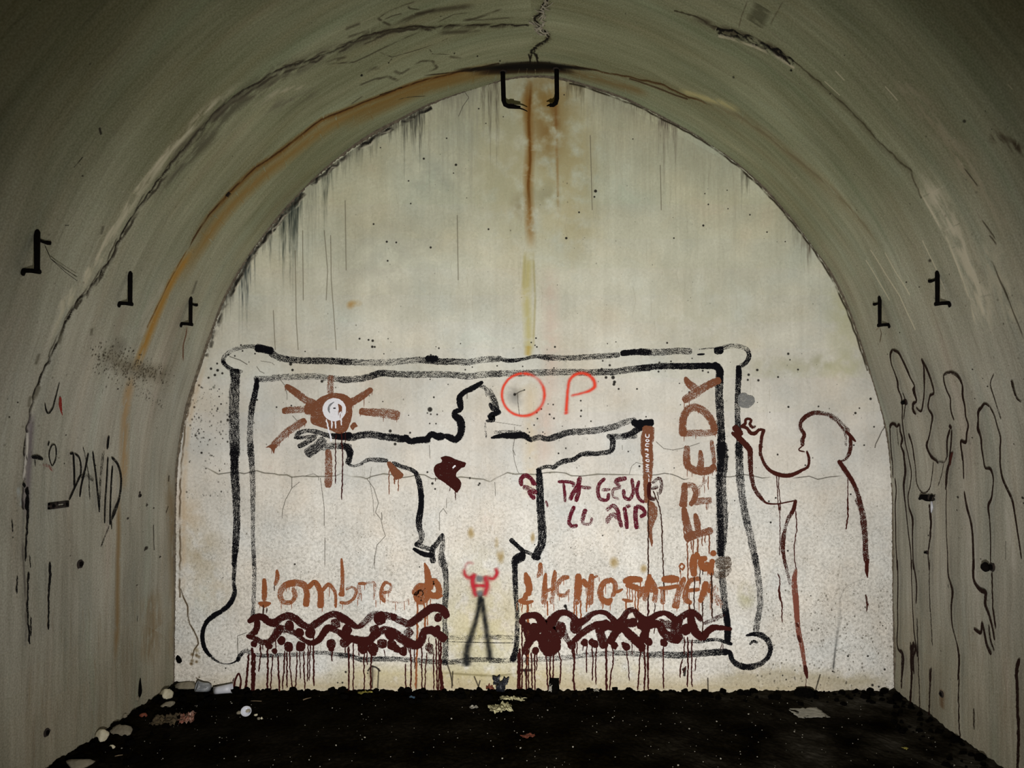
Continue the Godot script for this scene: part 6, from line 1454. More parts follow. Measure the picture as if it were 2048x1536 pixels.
func paint_walls() -> void:
	var e: Node3D = get_node("wall_end")
	var l: Node3D = get_node("wall_left")
	var r: Node3D = get_node("wall_right")
	var d: Node3D
	d = drawing(e, "painted_frame", "black double-line scroll frame painted round the outstretched man")
	film(d, false, "brush_stroke", "black",[[[-2.149,2.228,-2.204,2.239,-2.253,2.267,-2.277,2.299,-2.269,2.332,-2.226,2.37,-2.16,2.394,-2.084,2.405,-2.03,2.397],[0.0272],[0.5,0.7,0.9,1,0.5,0.4,0.55,0.6,0.85]]])
	film(d, false, "brush_stroke", "black",[[[-2.041,2.394,-1.986,2.384,-1.943,2.373],[0.0517],[1,1,1]]])
	film(d, false, "brush_stroke", "black",[[[-1.943,2.359,-1.899,2.332,-1.834,2.316,-1.747,2.307,-1.659,2.305,-1.485,2.302,-1.394,2.296],[0.0436],[0.8,0.75,0.8,0.7,0.85,0.8,0.55]]])
	film(d, false, "brush_stroke", "black",[[[-1.463,2.296,-1.355,2.294,-1.235,2.291,-1.115,2.294,-0.995,2.305,-0.919,2.31,-0.832,2.305,-0.756,2.299,-0.647,2.299,-0.581,2.294,-0.483,2.31,-0.348,2.318],[0.0425],[0.65,0.6,0.45,0.45,0.5,0.6,0.9,0.85,0.75,0.6,0.5,0.55]],[[-0.856,2.321,-0.821,2.321,-0.791,2.321],[0.0381],[1,1,1]]])
	film(d, false, "brush_stroke", "black",[[[-0.418,2.316,-0.353,2.316,-0.282,2.305,-0.189,2.316,-0.091,2.335,-0.037,2.329,0.05,2.326,0.154,2.324,0.29,2.332,0.475,2.345],[0.0272,0.0245,0.0299,0.0191,0.0245,0.0381,0.0381,0.0381,0.0381,0.0381],[0.35,0.6,0.98,0.8,0.75,0.9,0.65,0.65,0.65,0.7]]])
	film(d, false, "brush_stroke", "black",[[[0.502,2.356,0.589,2.365,0.697,2.362],[0.0392],[1,1,0.85]]])
	film(d, false, "brush_stroke", "black",[[[0.627,2.37,0.709,2.362,0.818,2.367,0.899,2.373,0.976,2.37],[0.0436],[0.85,0.6,0.65,0.65,0.55]],[[1.03,2.348,1.074,2.351],[0.0136],[1]],[[1.041,2.384,1.106,2.392,1.161,2.394],[0.0082],[0.5]]])
	film(d, false, "brush_stroke", "black",[[[1.158,2.375,1.193,2.378],[0.049],[0.97]],[[1.193,2.389,1.253,2.408,1.324,2.403,1.373,2.381,1.387,2.348,1.378,2.31,1.351,2.28,1.324,2.267],[0.0299],[0.85,0.5,0.45,0.6,0.9,0.9,0.9,0.5]]])
	film(d, false, "brush_stroke", "black",[[[-2.051,2.179,-1.986,2.177,-1.883,2.188,-1.757,2.193,-1.638,2.196,-1.572,2.188,-1.502,2.179,-1.394,2.171],[0.0408],[0.65,0.55,0.5,0.5,0.5,0.5,0.55,0.55]]])
	film(d, false, "brush_stroke", "black",[[[-1.463,2.171,-1.382,2.174,-1.322,2.179,-1.246,2.198,-1.18,2.218,-1.115,2.215,-1.028,2.209,-0.919,2.209,-0.756,2.209,-0.647,2.204,-0.571,2.196,-0.483,2.207,-0.348,2.212],[0.0436],[0.6,0.6,0.65,0.85,0.88,0.8,0.65,0.6,0.6,0.65,0.6,0.5,0.5]]])
	film(d, false, "brush_stroke", "black",[[[-0.418,2.215,-0.2,2.218,-0.037,2.223,0.126,2.226,0.29,2.223,0.355,2.226,0.453,2.228,0.562,2.245,0.697,2.256],[0.0436],[0.5,0.55,0.6,0.55,0.65,0.8,0.72,0.72,0.78]]])
	film(d, false, "brush_stroke", "black",[[[0.627,2.253,0.791,2.267,0.889,2.267,0.976,2.267,1.095,2.269,1.161,2.267],[0.0414],[0.8,0.92,0.97,0.97,1,1]]])
	film(d, false, "brush_stroke", "black",[[[1.144,2.271,1.177,2.25,1.182,2.19,1.177,2.103,1.182,1.994,1.188,1.885,1.193,1.777,1.193,1.648],[0.0517],[1,1,1,0.85,0.85,0.87,0.97,0.97]]])
	film(d, false, "brush_stroke", "black",[[[1.196,1.718,1.202,1.636,1.199,1.554,1.191,1.489,1.193,1.391,1.199,1.282,1.199,1.173,1.196,1.064,1.188,0.956],[0.0735,0.0735,0.0708,0.0653,0.0708,0.0762,0.0762,0.0708,0.049],[0.93,0.9,0.85,0.8,0.72,0.72,0.75,0.78,0.8]],[[1.188,1.718,1.193,1.609,1.182,1.5,1.188,1.173,1.193,1.01,1.191,0.956],[0.0381],[1,0.95,0.7,0.8,0.95,1]]])
	film(d, false, "brush_stroke", "black",[[[1.193,0.951,1.204,0.87,1.199,0.81,1.207,0.723,1.215,0.625,1.226,0.543,1.237,0.461,1.237,0.355],[0.0446],[0.4,0.5,0.85,0.65,0.7,1,1,1]]])
	film(d, false, "brush_stroke", "black",[[[1.313,2.261,1.316,2.212,1.31,2.13,1.308,2.049,1.305,1.967,1.308,1.885,1.316,1.777,1.316,1.648],[0.0381],[1,1,0.85,0.9,0.65,0.88,0.85,0.75]]])
	film(d, false, "brush_stroke", "black",[[[1.316,1.718,1.319,1.636,1.321,1.554,1.324,1.489,1.335,1.391,1.351,1.282,1.373,1.173,1.395,1.092,1.411,1.01,1.438,0.882],[0.0517,0.0517,0.0517,0.0544,0.0517,0.0463,0.049,0.0463,0.049,0.0436],[0.87,0.85,0.75,0.72,0.65,0.72,0.75,0.55,0.65,0.65]]])
	film(d, false, "brush_stroke", "black",[[[1.427,0.951,1.444,0.842,1.455,0.761,1.463,0.679,1.463,0.597,1.449,0.516,1.436,0.42],[0.0408],[0.65,0.65,0.6,0.55,0.55,0.68,0.6]]])
	film(d, false, "brush_stroke", "black",[[[1.368,0.39,1.417,0.401,1.476,0.39,1.52,0.352,1.536,0.298,1.52,0.243,1.476,0.2,1.417,0.175,1.351,0.173,1.297,0.194,1.264,0.233,1.253,0.271,1.215,0.279],[0.0136,0.0272,0.0408,0.0381,0.0327,0.0299,0.0327,0.0408,0.0408,0.0381,0.0327,0.0327,0.0299],[0.95,1,0.92,0.85,0.95,0.97,0.85,0.92,1,0.92,0.97,1,1]],[[1.395,0.331,1.417,0.35,1.444,0.341],[0.0191],[0.85]]])
	film(d, false, "brush_stroke", "black",[[[1.231,0.276,1.15,0.273,1.063,0.265,0.976,0.26,0.889,0.252,0.791,0.257,0.693,0.254],[0.0436],[1,0.92,0.8,0.8,0.85,0.65,0.55]],[[0.697,0.252,0.562,0.265,0.453,0.268,0.344,0.26,0.235,0.252,0.126,0.238,0.017,0.227,-0.113,0.222,-0.238,0.216,-0.418,0.214],[0.0354],[0.55,0.6,0.55,0.5,0.5,0.4,0.45,0.45,0.4,0.4]]])
	film(d, false, "brush_stroke", "black",[[[-0.348,0.216,-0.538,0.222,-0.701,0.205,-0.865,0.211,-1.001,0.222,-1.191,0.227,-1.3,0.222,-1.409,0.249,-1.463,0.249],[0.0338],[0.55,0.6,0.6,0.6,0.55,0.72,0.75,0.65,0.55]]])
	film(d, false, "brush_stroke", "black",[[[-1.394,0.253,-1.484,0.259,-1.607,0.271,-1.729,0.259,-1.882,0.253,-2.005,0.25,-2.066,0.259,-2.121,0.284,-2.158,0.253,-2.176,0.216],[0.0276],[0.65,0.65,0.5,0.45,0.6,0.75,0.35,0.65,0.85,0.95]]])
	film(d, false, "brush_stroke", "black",[[[1.264,0.331,1.215,0.347,1.161,0.363,1.106,0.358,1.041,0.347,0.954,0.35,0.845,0.347],[0.0229],[1,0.95,0.75,0.92,0.6,0.5,0.35]]])
	film(d, false, "brush_stroke", "black",[[[-0.707,0.374,-0.538,0.377,-0.348,0.38],[0.0327],[0.3]],[[-0.418,0.38,-0.331,0.377,-0.238,0.374],[0.0327],[0.3]],[[-0.707,0.347,-0.348,0.339],[0.0049],[0.85]],[[-0.418,0.339,-0.244,0.339],[0.0049],[0.85]]])
	film(d, false, "brush_stroke", "black",[[[-2.195,0.951,-2.198,0.859,-2.204,0.767,-2.198,0.682,-2.225,0.62,-2.281,0.565,-2.342,0.529,-2.391,0.486,-2.418,0.424,-2.421,0.363,-2.403,0.296,-2.366,0.247,-2.305,0.204,-2.25,0.192,-2.195,0.207,-2.17,0.228],[0.0306,0.0276,0.0245,0.0306,0.0337,0.0306,0.0337,0.0306,0.0276,0.0306,0.0276,0.0214,0.0122,0.0061,0.011,0.0214],[0.85,0.8,0.82,0.92,1,0.97,1,1,1,1,1,0.9,0.65,0.7,0.85,0.92]]])
	film(d, false, "brush_stroke", "black",[[[-2.196,2.228,-2.193,2.179,-2.198,2.103,-2.201,1.994,-2.201,1.885,-2.198,1.777,-2.196,1.648],[0.0708,0.0599,0.0653,0.0681,0.0681,0.0681,0.0681],[0.92,0.87,0.75,0.7,0.72,0.75,0.65]]])
	film(d, false, "brush_stroke", "black",[[[-2.197,1.718,-2.198,1.636,-2.198,1.587,-2.196,1.5,-2.188,1.391,-2.185,1.282,-2.182,1.173,-2.188,1.064,-2.193,0.983,-2.204,0.882],[0.0599,0.0544,0.0517,0.0544,0.0517,0.0463,0.0463,0.0463,0.0408,0.0299],[0.8,0.95,1,0.88,0.85,0.8,0.85,0.87,0.95,0.8]]])
	film(d, false, "brush_stroke", "black",[[[-2.041,2.179,-2.046,2.125,-2.062,2.049,-2.079,1.967,-2.087,1.885,-2.09,1.777,-2.087,1.648],[0.0245,0.0354,0.0354,0.0408,0.0381,0.0408,0.0408],[1,1,0.92,0.85,0.6,0.6,0.65]]])
	film(d, false, "brush_stroke", "black",[[[-2.084,1.718,-2.079,1.609,-2.073,1.5,-2.07,1.391,-2.07,1.282,-2.07,1.173,-2.068,1.037,-2.062,0.882],[0.0408,0.0381,0.0381,0.0354,0.0299,0.0272,0.0272,0.0272],[0.65,0.72,0.6,0.62,0.6,0.55,0.6,0.6]],[[-2.063,0.951,-2.06,0.767,-2.066,0.614,-2.072,0.51],[0.0294],[0.5,0.52,0.45,0.82]]])
	d = drawing(e, "painted_figure", "large black outline of a man with both arms stretched wide inside the scroll frame")
	film(d, false, "arm_outline", "black",[[[-1.779,1.766,-1.752,1.798,-1.703,1.815,-1.627,1.809,-1.551,1.785,-1.474,1.777,-1.394,1.785],[0.0163,0.0299,0.0272,0.0299,0.0327,0.0436,0.0463],[0.9,0.85,0.72,0.75,0.82,1,1]],[[-1.768,1.768,-1.703,1.771,-1.627,1.785],[0.0245],[0.85,0.75,0.5]],[[-1.747,1.709,-1.692,1.738,-1.638,1.771],[0.0327],[0.9,0.8,0.6]],[[-1.687,1.662,-1.616,1.711,-1.583,1.749],[0.0626],[0.85,0.75,0.6]],[[-1.583,1.7,-1.502,1.711,-1.394,1.706],[0.0408],[0.65,0.6,0.6]]])
	film(d, false, "arm_outline", "black",[[[-1.463,1.782,-1.382,1.771,-1.311,1.787,-1.235,1.79,-1.164,1.777,-1.082,1.768,-1.028,1.76,-0.995,1.766],[0.0463],[0.95,0.9,0.82,0.8,0.88,0.92,1,0.85]],[[-1.012,1.777,-0.973,1.744,-0.919,1.752,-0.848,1.755],[0.0354,0.0408,0.0436,0.0463],[0.9,1,1,1]],[[-0.854,1.755,-0.832,1.79,-0.777,1.777,-0.745,1.779],[0.0327,0.0381,0.049,0.0436],[1]]])
	film(d, false, "head_outline", "black",[[[-0.734,1.782,-0.707,1.774,-0.658,1.755,-0.63,1.782,-0.617,1.842,-0.628,1.891,-0.663,1.929,-0.663,1.943,-0.625,1.967,-0.625,2.005,-0.63,2.049,-0.603,2.081,-0.538,2.114,-0.473,2.155],[0.0272,0.0408,0.0436,0.0436,0.049,0.0517,0.0463,0.0354,0.0327,0.0436,0.0381,0.0327,0.0381,0.0245],[1]],[[-0.494,2.13,-0.451,2.114,-0.418,2.071,-0.391,2.016],[0.0191,0.0272,0.0354,0.0299],[0.75,0.55,0.35,0.4]],[[-0.451,2.125,-0.44,2.06],[0.0163],[0.5]],[[-0.418,2.005,-0.396,1.973,-0.358,1.951],[0.0218,0.0354,0.0327],[0.97,0.92,0.82]],[[-0.418,2.103,-0.385,2.022,-0.364,1.962],[0.0218,0.0381,0.0245],[0.45,0.75,0.85]],[[-0.348,1.945,-0.385,1.934,-0.413,1.918,-0.396,1.896,-0.445,1.885],[0.0245,0.0354,0.0408,0.0327,0.0163],[0.92,1,1,1,0.75]],[[-0.451,1.869,-0.451,1.831,-0.445,1.771],[0.0136],[0.55,0.25,0.6]]])
	film(d, false, "arm_outline", "black",[[[-0.407,1.768,-0.336,1.782,-0.255,1.782,-0.189,1.785,-0.146,1.76,-0.13,1.741],[0.0163,0.0327,0.0436,0.0436,0.0354,0.0136],[1,1,1,1,0.95,0.75]],[[-0.385,1.807,-0.309,1.809,-0.2,1.809],[0.0218],[0.4,0.5,0.5]],[[-0.135,1.752,-0.07,1.771,-0.026,1.76,0.045,1.777,0.126,1.804,0.235,1.812,0.344,1.823,0.453,1.847,0.535,1.88,0.589,1.891],[0.0327,0.0381,0.0354,0.0436,0.0408,0.0436,0.0436,0.0436,0.0408,0.0381],[0.75,0.72,0.9,0.87,0.78,0.72,0.68,0.62,0.55,0.55]],[[0.584,1.88,0.605,1.866,0.633,1.875],[0.0463],[1]],[[0.507,1.782,0.562,1.796,0.616,1.831,0.66,1.858,0.697,1.875],[0.0327,0.0381,0.0436,0.0463,0.0463],[0.72,0.87,1,1,1]],[[0.627,1.866,0.709,1.875],[0.0463],[1]],[[0.431,1.777,0.518,1.777,0.595,1.782],[0.0381],[0.65,0.6,0.65]]])
	film(d, false, "arm_outline", "black",[[[0.404,1.782,0.428,1.766,0.437,1.711,0.426,1.679,0.355,1.662,0.235,1.651],[0.0299,0.0381,0.0354,0.0354,0.0299,0.0272],[0.7,0.92,0.87,0.92,0.75,0.72]],[[0.333,1.652,0.257,1.661,0.208,1.647,0.17,1.62,0.094,1.603,0.056,1.587,0.034,1.565,-0.015,1.568,-0.091,1.546],[0.0272,0.0299,0.0272,0.0299,0.0354,0.0327,0.0299,0.0272,0.0191],[0.75,0.72,0.92,0.87,0.82,0.8,0.88,0.75,0.92]]])
	film(d, false, "torso_outline", "black",[[[-0.078,1.544,-0.072,1.473,-0.07,1.391,-0.067,1.309,-0.062,1.228,-0.056,1.146,-0.053,1.075,-0.064,1.01,-0.091,0.961,-0.097,0.934],[0.0327,0.0463,0.0501,0.0501,0.0517,0.0544,0.0544,0.0517,0.0544,0.0599],[1,0.92,0.92,0.92,0.92,0.9,0.9,0.88,0.95,1]],[[-0.271,1.056,-0.228,1.015,-0.195,0.983,-0.189,0.939,-0.238,0.912],[0.0327,0.0272,0.0327,0.0381,0.0463],[0.97]],[[-0.189,0.983,-0.124,0.956],[0.0229],[0.85]]])
	film(d, false, "leg_outline", "black",[[[-0.184,0.951,-0.238,0.924,-0.244,0.842,-0.241,0.733,-0.238,0.652,-0.23,0.57,-0.228,0.461,-0.23,0.38,-0.238,0.298,-0.26,0.222],[0.0436,0.049,0.0354,0.0338,0.0327,0.0299,0.0327,0.0327,0.0354,0.0436],[1,0.97,0.95,0.9,0.8,0.75,0.7,0.8,0.92,1]]])
	film(d, false, "arm_outline", "black",[[[-1.463,1.711,-1.431,1.706,-1.398,1.684,-1.393,1.648],[0.0436],[0.65,0.85,0.92,0.9]],[[-1.404,1.685,-1.395,1.636,-1.409,1.593],[0.0381],[0.8,0.92,0.85]],[[-1.404,1.582,-1.365,1.571,-1.322,1.582,-1.267,1.614,-1.202,1.614,-1.137,1.609],[0.0152,0.0174,0.0207,0.0272,0.0299,0.0299],[0.75,0.65,0.6,0.72,0.78,0.72]],[[-1.093,1.593,-1.028,1.565,-0.973,1.549,-0.93,1.522],[0.0272],[0.78,0.82,0.87,0.85]]])
	film(d, false, "torso_outline", "black",[[[-0.935,1.527,-0.914,1.467,-0.9,1.391,-0.897,1.309,-0.903,1.255,-0.914,1.184,-0.908,1.13,-0.892,1.086,-0.903,1.048,-0.935,1.021],[0.0272,0.0381,0.037,0.037,0.0392,0.0425,0.0381,0.0381,0.0354,0.0299],[0.85,0.88,1,1,1,0.95,0.78,0.7,0.72,0.8]],[[-0.949,0.994,-0.875,0.956,-0.821,0.95],[0.0218,0.0327,0.0354],[1,1,0.92]],[[-0.935,1.026,-0.875,1.005,-0.821,0.988],[0.0299],[0.7]],[[-0.75,1.097,-0.777,1.048,-0.816,0.994,-0.816,0.907],[0.0191,0.0327,0.0381,0.0408],[0.8,0.8,0.85,0.92]],[[-0.745,1.097,-0.745,1.037,-0.756,0.956,-0.756,0.882],[0.0163,0.0299,0.0408,0.0408],[0.8,0.55,0.5,0.5]]])
	film(d, false, "leg_outline", "black",[[[-0.756,0.951,-0.739,0.886,-0.728,0.826,-0.723,0.761,-0.726,0.679,-0.731,0.597,-0.734,0.488,-0.728,0.38,-0.728,0.271,-0.734,0.194],[0.0436,0.0436,0.0408,0.0354,0.0381,0.0408,0.0327,0.0381,0.0408,0.0408],[0.5,0.72,0.82,0.6,0.78,0.75,0.6,0.65,0.65,0.75]]])
	d = drawing(e, "stick_figure", "small horned spray-paint figure with red head and thin black legs between the man's feet")
	film(d, false, "leg", "spray_black",[[[-0.483,0.69,-0.492,0.614,-0.511,0.516,-0.543,0.407,-0.579,0.282,-0.581,0.173],[0.0381,0.0408,0.0408,0.0463,0.0572,0.0626],[0.9,0.9,0.85,0.85,0.9,0.95]]])
	film(d, false, "leg", "spray_black",[[[-0.478,0.657,-0.456,0.516,-0.437,0.38,-0.415,0.216],[0.0436,0.0436,0.0436,0.0517],[0.85,0.85,0.8,0.9]]])
	film(d, false, "horned_head", "spray_red",[[[-0.598,0.859,-0.592,0.815,-0.565,0.793,-0.527,0.804],[0.0327],[0.6,0.75,0.8,0.8]],[[-0.38,0.864,-0.369,0.826,-0.396,0.788,-0.44,0.793],[0.0327],[0.8,0.9,0.85,0.85]],[[-0.522,0.826,-0.538,0.777,-0.527,0.706,-0.511,0.657],[0.0408],[0.95,0.95,0.95,0.8]],[[-0.456,0.81,-0.44,0.733,-0.462,0.663],[0.0463],[0.95,0.9,0.75]],[[-0.532,0.739,-0.445,0.736],[0.0299],[0.9]],[[-0.598,0.853,-0.571,0.897,-0.527,0.891],[0.0245],[0.3]]])
	film(d, false, "face_patch", "spray_grey",[[[-0.489,0.81,-0.492,0.761],[0.0517],[0.95]],[[-0.492,0.706,-0.483,0.663],[0.0517],[0.9]]])
	d = drawing(e, "painted_sun", "brown painted sun with a white ringed eye above the man's left-hand arm")
	film_shape(d, "disc", "brown",[-1.659,1.994,-1.616,2.038,-1.54,2.073,-1.474,2.079,-1.414,2.062,-1.376,2.022,-1.377,1.973,-1.379,1.918,-1.393,1.869,-1.425,1.809,-1.469,1.796,-1.529,1.82,-1.61,1.847,-1.662,1.869,-1.666,1.94],0.96)
	film_shape(d, "eye_ring", "white",[-1.421,1.964,-1.423,1.946,-1.429,1.929,-1.439,1.914,-1.452,1.901,-1.467,1.892,-1.484,1.886,-1.503,1.884,-1.521,1.886,-1.538,1.892,-1.554,1.901,-1.566,1.914,-1.576,1.929,-1.582,1.946,-1.584,1.964,-1.582,1.982,-1.576,1.999,-1.566,2.015,-1.554,2.027,-1.538,2.037,-1.521,2.043,-1.503,2.045,-1.484,2.043,-1.467,2.037,-1.452,2.027,-1.439,2.015,-1.429,1.999,-1.423,1.982],0.96)
	film(d, false, "eye_mark", "grey",[[[-1.504,2.017,-1.531,1.997,-1.542,1.967,-1.534,1.94],[0.0054,0.0142,0.0152,0.0054],[0.95]]])
	film(d, false, "eye_mark", "brown",[[[-1.474,2,-1.461,1.981,-1.46,1.964,-1.468,1.945],[0.0109,0.024,0.0218,0.0065],[1]]])
	film(d, false, "eye_mark", "black",[[[-1.507,1.974,-1.495,1.974],[0.0098],[1]]])
	film(d, false, "drip", "white",[[[-1.556,1.896,-1.551,1.858,-1.534,1.793,-1.522,1.744],[0.0095],[1]]])
	film(d, false, "drip", "white",[[[-1.521,1.891,-1.518,1.836],[0.0095],[1]]])
	film(d, false, "drip", "white",[[[-1.496,1.891,-1.493,1.836],[0.0095],[1]]])
	film(d, false, "drip", "white",[[[-1.458,1.913,-1.451,1.858],[0.0095],[1]]])
	film(d, false, "ray", "brown",[[[-1.836,2.128,-1.768,2.081,-1.703,2.032,-1.646,2.005],[0.0327,0.049,0.0463,0.0544],[1,0.95,0.8,0.92]]])
	film(d, false, "ray", "brown",[[[-1.853,1.956,-1.785,1.962,-1.703,1.967],[0.0425],[1,0.72,0.6]],[[-1.692,1.967,-1.665,1.967],[0.0708],[0.97]]])
	film(d, false, "ray", "brown",[[[-1.932,1.706,-1.899,1.744,-1.828,1.809,-1.757,1.858,-1.711,1.885],[0.0436,0.0463,0.049,0.049,0.0436],[0.92,0.65,0.68,0.72,0.97]]])
	film_shape(d, "ray_tip", "brown",[-1.981,1.7,-1.959,1.714,-1.926,1.722,-1.904,1.719,-1.913,1.695,-1.925,1.657,-1.937,1.684,-1.948,1.695],0.96)
	film(d, false, "ray", "brown",[[[-1.526,2.19,-1.529,2.136,-1.53,2.081],[0.0425],[0.75,0.5,0.8]]])
	film(d, false, "ray", "brown",[[[-1.246,2.103,-1.3,2.065,-1.371,2.022,-1.409,2.011],[0.0354,0.0436,0.049,0.0436],[0.97,0.95,0.95,0.97]]])
	film(d, false, "ray", "brown",[[[-1.316,1.951,-1.246,1.945,-1.159,1.94,-1.066,1.924],[0.0436,0.049,0.0599,0.0653],[1,0.85,0.65,0.78]]])
	film_shape(d, "paint_spot", "brown",[-1.387,1.858,-1.374,1.872,-1.357,1.875,-1.346,1.861,-1.339,1.85,-1.363,1.834,-1.374,1.82,-1.387,1.834,-1.393,1.847],0.96)
	film(d, false, "ray", "brown",[[[-1.545,1.674,-1.541,1.582,-1.542,1.5,-1.545,1.435],[0.0408,0.049,0.0517,0.0463],[0.95,0.7,0.7,0.9]]])
	film(d, false, "drip", "dark_red",[[[-1.492,1.789,-1.493,1.609,-1.495,1.451],[0.0068],[1]]])
	film(d, false, "drip", "dark_red",[[[-1.455,1.805,-1.446,1.685,-1.45,1.337],[0.0082],[1]]])
	film(d, false, "drip", "dark_red",[[[-1.425,1.816,-1.424,1.734],[0.0054],[1]]])
	d = drawing(e, "red_letters", "bright red sprayed capitals O and P above the man's right-hand arm")
	film(d, false, "letter", "spray_orange",[[[-0.191,2.216,-0.16,2.213,-0.13,2.205,-0.103,2.19,-0.079,2.17,-0.06,2.145,-0.047,2.117,-0.04,2.086,-0.039,2.055,-0.045,2.025,-0.057,1.996,-0.075,1.97,-0.098,1.949,-0.125,1.933,-0.154,1.923,-0.185,1.92,-0.216,1.923,-0.246,1.932,-0.273,1.947,-0.296,1.968,-0.315,1.993,-0.327,2.022,-0.334,2.052,-0.334,2.083,-0.328,2.114,-0.315,2.142,-0.297,2.167,-0.273,2.188,-0.246,2.203,-0.217,2.213,-0.186,2.216],[0.0261,0.024,0.024,0.024,0.024,0.024,0.024,0.024,0.024,0.024,0.024,0.024,0.024,0.024,0.024,0.0196,0.0196,0.0196,0.0196,0.0196,0.0196,0.0196,0.0196,0.0196,0.0196,0.0196,0.0196,0.0196,0.0196,0.0196,0.0196],[1,0.9,0.6,0.35,0.4,0.6,0.8,0.9,0.85,0.7,0.6,0.8,0.75,0.8,0.85,0.9,0.9,0.9,0.9,0.9,0.85,0.9,0.9,0.9,0.95,0.95,0.9,0.9,0.95,1,1]]])
	film(d, false, "letter", "spray_orange",[[[0.113,1.94,0.118,2.022,0.126,2.114,0.137,2.169,0.175,2.207,0.224,2.218,0.273,2.201,0.306,2.163,0.311,2.125,0.279,2.098,0.224,2.079,0.143,2.06],[0.0272,0.024,0.024,0.024,0.0229,0.0229,0.025,0.0272,0.0283,0.0229,0.0196,0.0196],[1,0.92,0.85,0.9,0.95,0.85,0.95,0.97,1,0.9,0.7,0.65]],[[0.111,1.948,0.114,1.929],[0.0316],[1]]])
	d = drawing(e, "upright_lettering", "tall brown brushed capitals climbing the frame's right post")
	film(d, false, "letter", "brown",[[[0.943,2.185,0.965,2.147,1.008,2.114,1.035,2.092],[0.0218,0.0463,0.0517,0.0381],[1,0.97,0.72,0.65]],[[1.177,2.169,1.106,2.136,1.041,2.098,0.976,2.054,0.938,2.032],[0.0436,0.049,0.0544,0.0544,0.049],[1,0.92,0.7,0.72,0.97]]])
	film(d, false, "letter", "brown",[[[0.927,1.793,0.924,1.858,0.938,1.929,0.976,1.973,1.019,1.978,1.079,1.945,1.128,1.88,1.144,1.826],[0.049],[0.97,0.92,0.92,0.85,0.8,0.82,0.92,0.97]],[[0.932,1.798,1.008,1.801,1.09,1.801,1.15,1.809],[0.0436],[0.85,0.6,0.65,0.85]]])
	film(d, false, "letter", "brown",[[[0.954,1.701,0.951,1.636,0.959,1.576,1.003,1.544,1.063,1.533,1.117,1.544,1.144,1.576],[0.0381,0.049,0.0463,0.0463,0.0517,0.049,0.0272],[0.62,0.85,0.97,0.92,0.92,0.95,0.97]],[[1.143,1.582,1.139,1.647,1.125,1.745],[0.0245,0.0272,0.0245],[0.85,0.72,0.75]],[[1.046,1.674,1.052,1.614,1.046,1.554],[0.0245,0.0381,0.049],[0.97,0.75,0.97]]])
	film(d, false, "letter", "brown",[[[0.938,1.443,0.935,1.369,0.927,1.301],[0.0381,0.0436,0.0544],[0.95,0.9,0.97]],[[0.943,1.435,0.997,1.432,1.016,1.391,1.003,1.337,0.981,1.304],[0.0327,0.0381,0.0381,0.0354,0.0327],[0.75,0.6,0.87,0.97,0.9]],[[1.008,1.323,1.063,1.329,1.112,1.331],[0.0463],[0.72,0.62,0.72]],[[1.03,1.413,1.063,1.446,1.09,1.473],[0.0218],[0.35]]])
	film(d, false, "letter", "brown",[[[0.932,1.282,0.943,1.211,0.959,1.146,0.976,1.092],[0.0272,0.049,0.049,0.049],[1,1,0.85,0.92]],[[1.011,1.233,1.025,1.173,1.03,1.127],[0.0272,0.0436,0.0381],[1,0.92,0.85]],[[0.954,1.07,1.008,1.092,1.063,1.105,1.12,1.122],[0.0599,0.0544,0.0436,0.0463],[0.97,0.92,0.88,0.85]]])
	film(d, false, "drip", "brown",[[[0.954,1.048,0.958,0.956,0.958,0.634],[0.0095],[1]]])
	film(d, false, "drip", "brown",[[[0.984,1.048,0.984,0.988],[0.0082],[1]]])
	film(d, false, "drip", "brown",[[[0.997,1.054,0.997,0.956],[0.0082],[1]]])
	film(d, false, "drip", "brown",[[[1.03,1.064,1.027,0.958],[0.0109],[1]]])
	film(d, false, "drip", "brown",[[[1.109,1.103,1.109,0.961],[0.0095],[1]]])
	film(d, false, "drip", "brown",[[[1.079,1.086,1.08,1.037],[0.0082],[1]]])
	film(d, false, "drip", "brown",[[[1.057,1.075,1.06,1.015],[0.0068],[1]]])
	film(d, false, "drip", "brown",[[[0.935,1.146,0.935,1.075],[0.0095],[1]]])
	film(d, false, "drip", "brown",[[[1.087,1.315,1.089,1.266],[0.0068],[1]]])
	film(d, false, "drip", "brown",[[[1.1,1.5,1.101,1.407],[0.0068],[1]]])
	film(d, false, "drip", "brown",[[[1.068,1.5,1.065,1.456],[0.0054],[1]]])
	d = drawing(e, "brown_bar", "brown vertical smear of paint carrying tiny white letters below the man's right hand")
	film(d, false, "paint_smear", "brown",[[[0.687,1.831,0.679,1.777,0.673,1.722,0.673,1.648],[0.0762,0.0817,0.0762,0.0681],[0.97]],[[0.676,1.718,0.682,1.609,0.679,1.5,0.676,1.391,0.676,1.326],[0.0681,0.0681,0.0599,0.0436,0.0408],[0.97,0.97,0.95,0.95,0.92]]])
	film(d, false, "paint_smear", "brown",[[[0.693,1.315,0.712,1.277,0.717,1.244,0.709,1.201,0.695,1.13,0.703,1.064,0.71,1.01],[0.0327,0.0599,0.0653,0.0517,0.0327,0.0191,0.0065],[0.9,0.88,0.82,0.8,0.9,1,1]]])
	film(d, false, "letter", "white",[[[0.666,1.793,0.668,1.774,0.687,1.772,0.69,1.792],[0.0071],[0.97]]])
	film(d, false, "letter", "white",[[[0.679,1.758,0.666,1.749,0.679,1.74,0.69,1.749,0.679,1.758],[0.0071],[0.97]]])
	film(d, false, "letter", "white",[[[0.69,1.725,0.668,1.725,0.666,1.711,0.687,1.709],[0.0071],[0.97]]])
	film(d, false, "letter", "white",[[[0.661,1.689,0.681,1.688,0.681,1.673],[0.0071],[0.97]]])
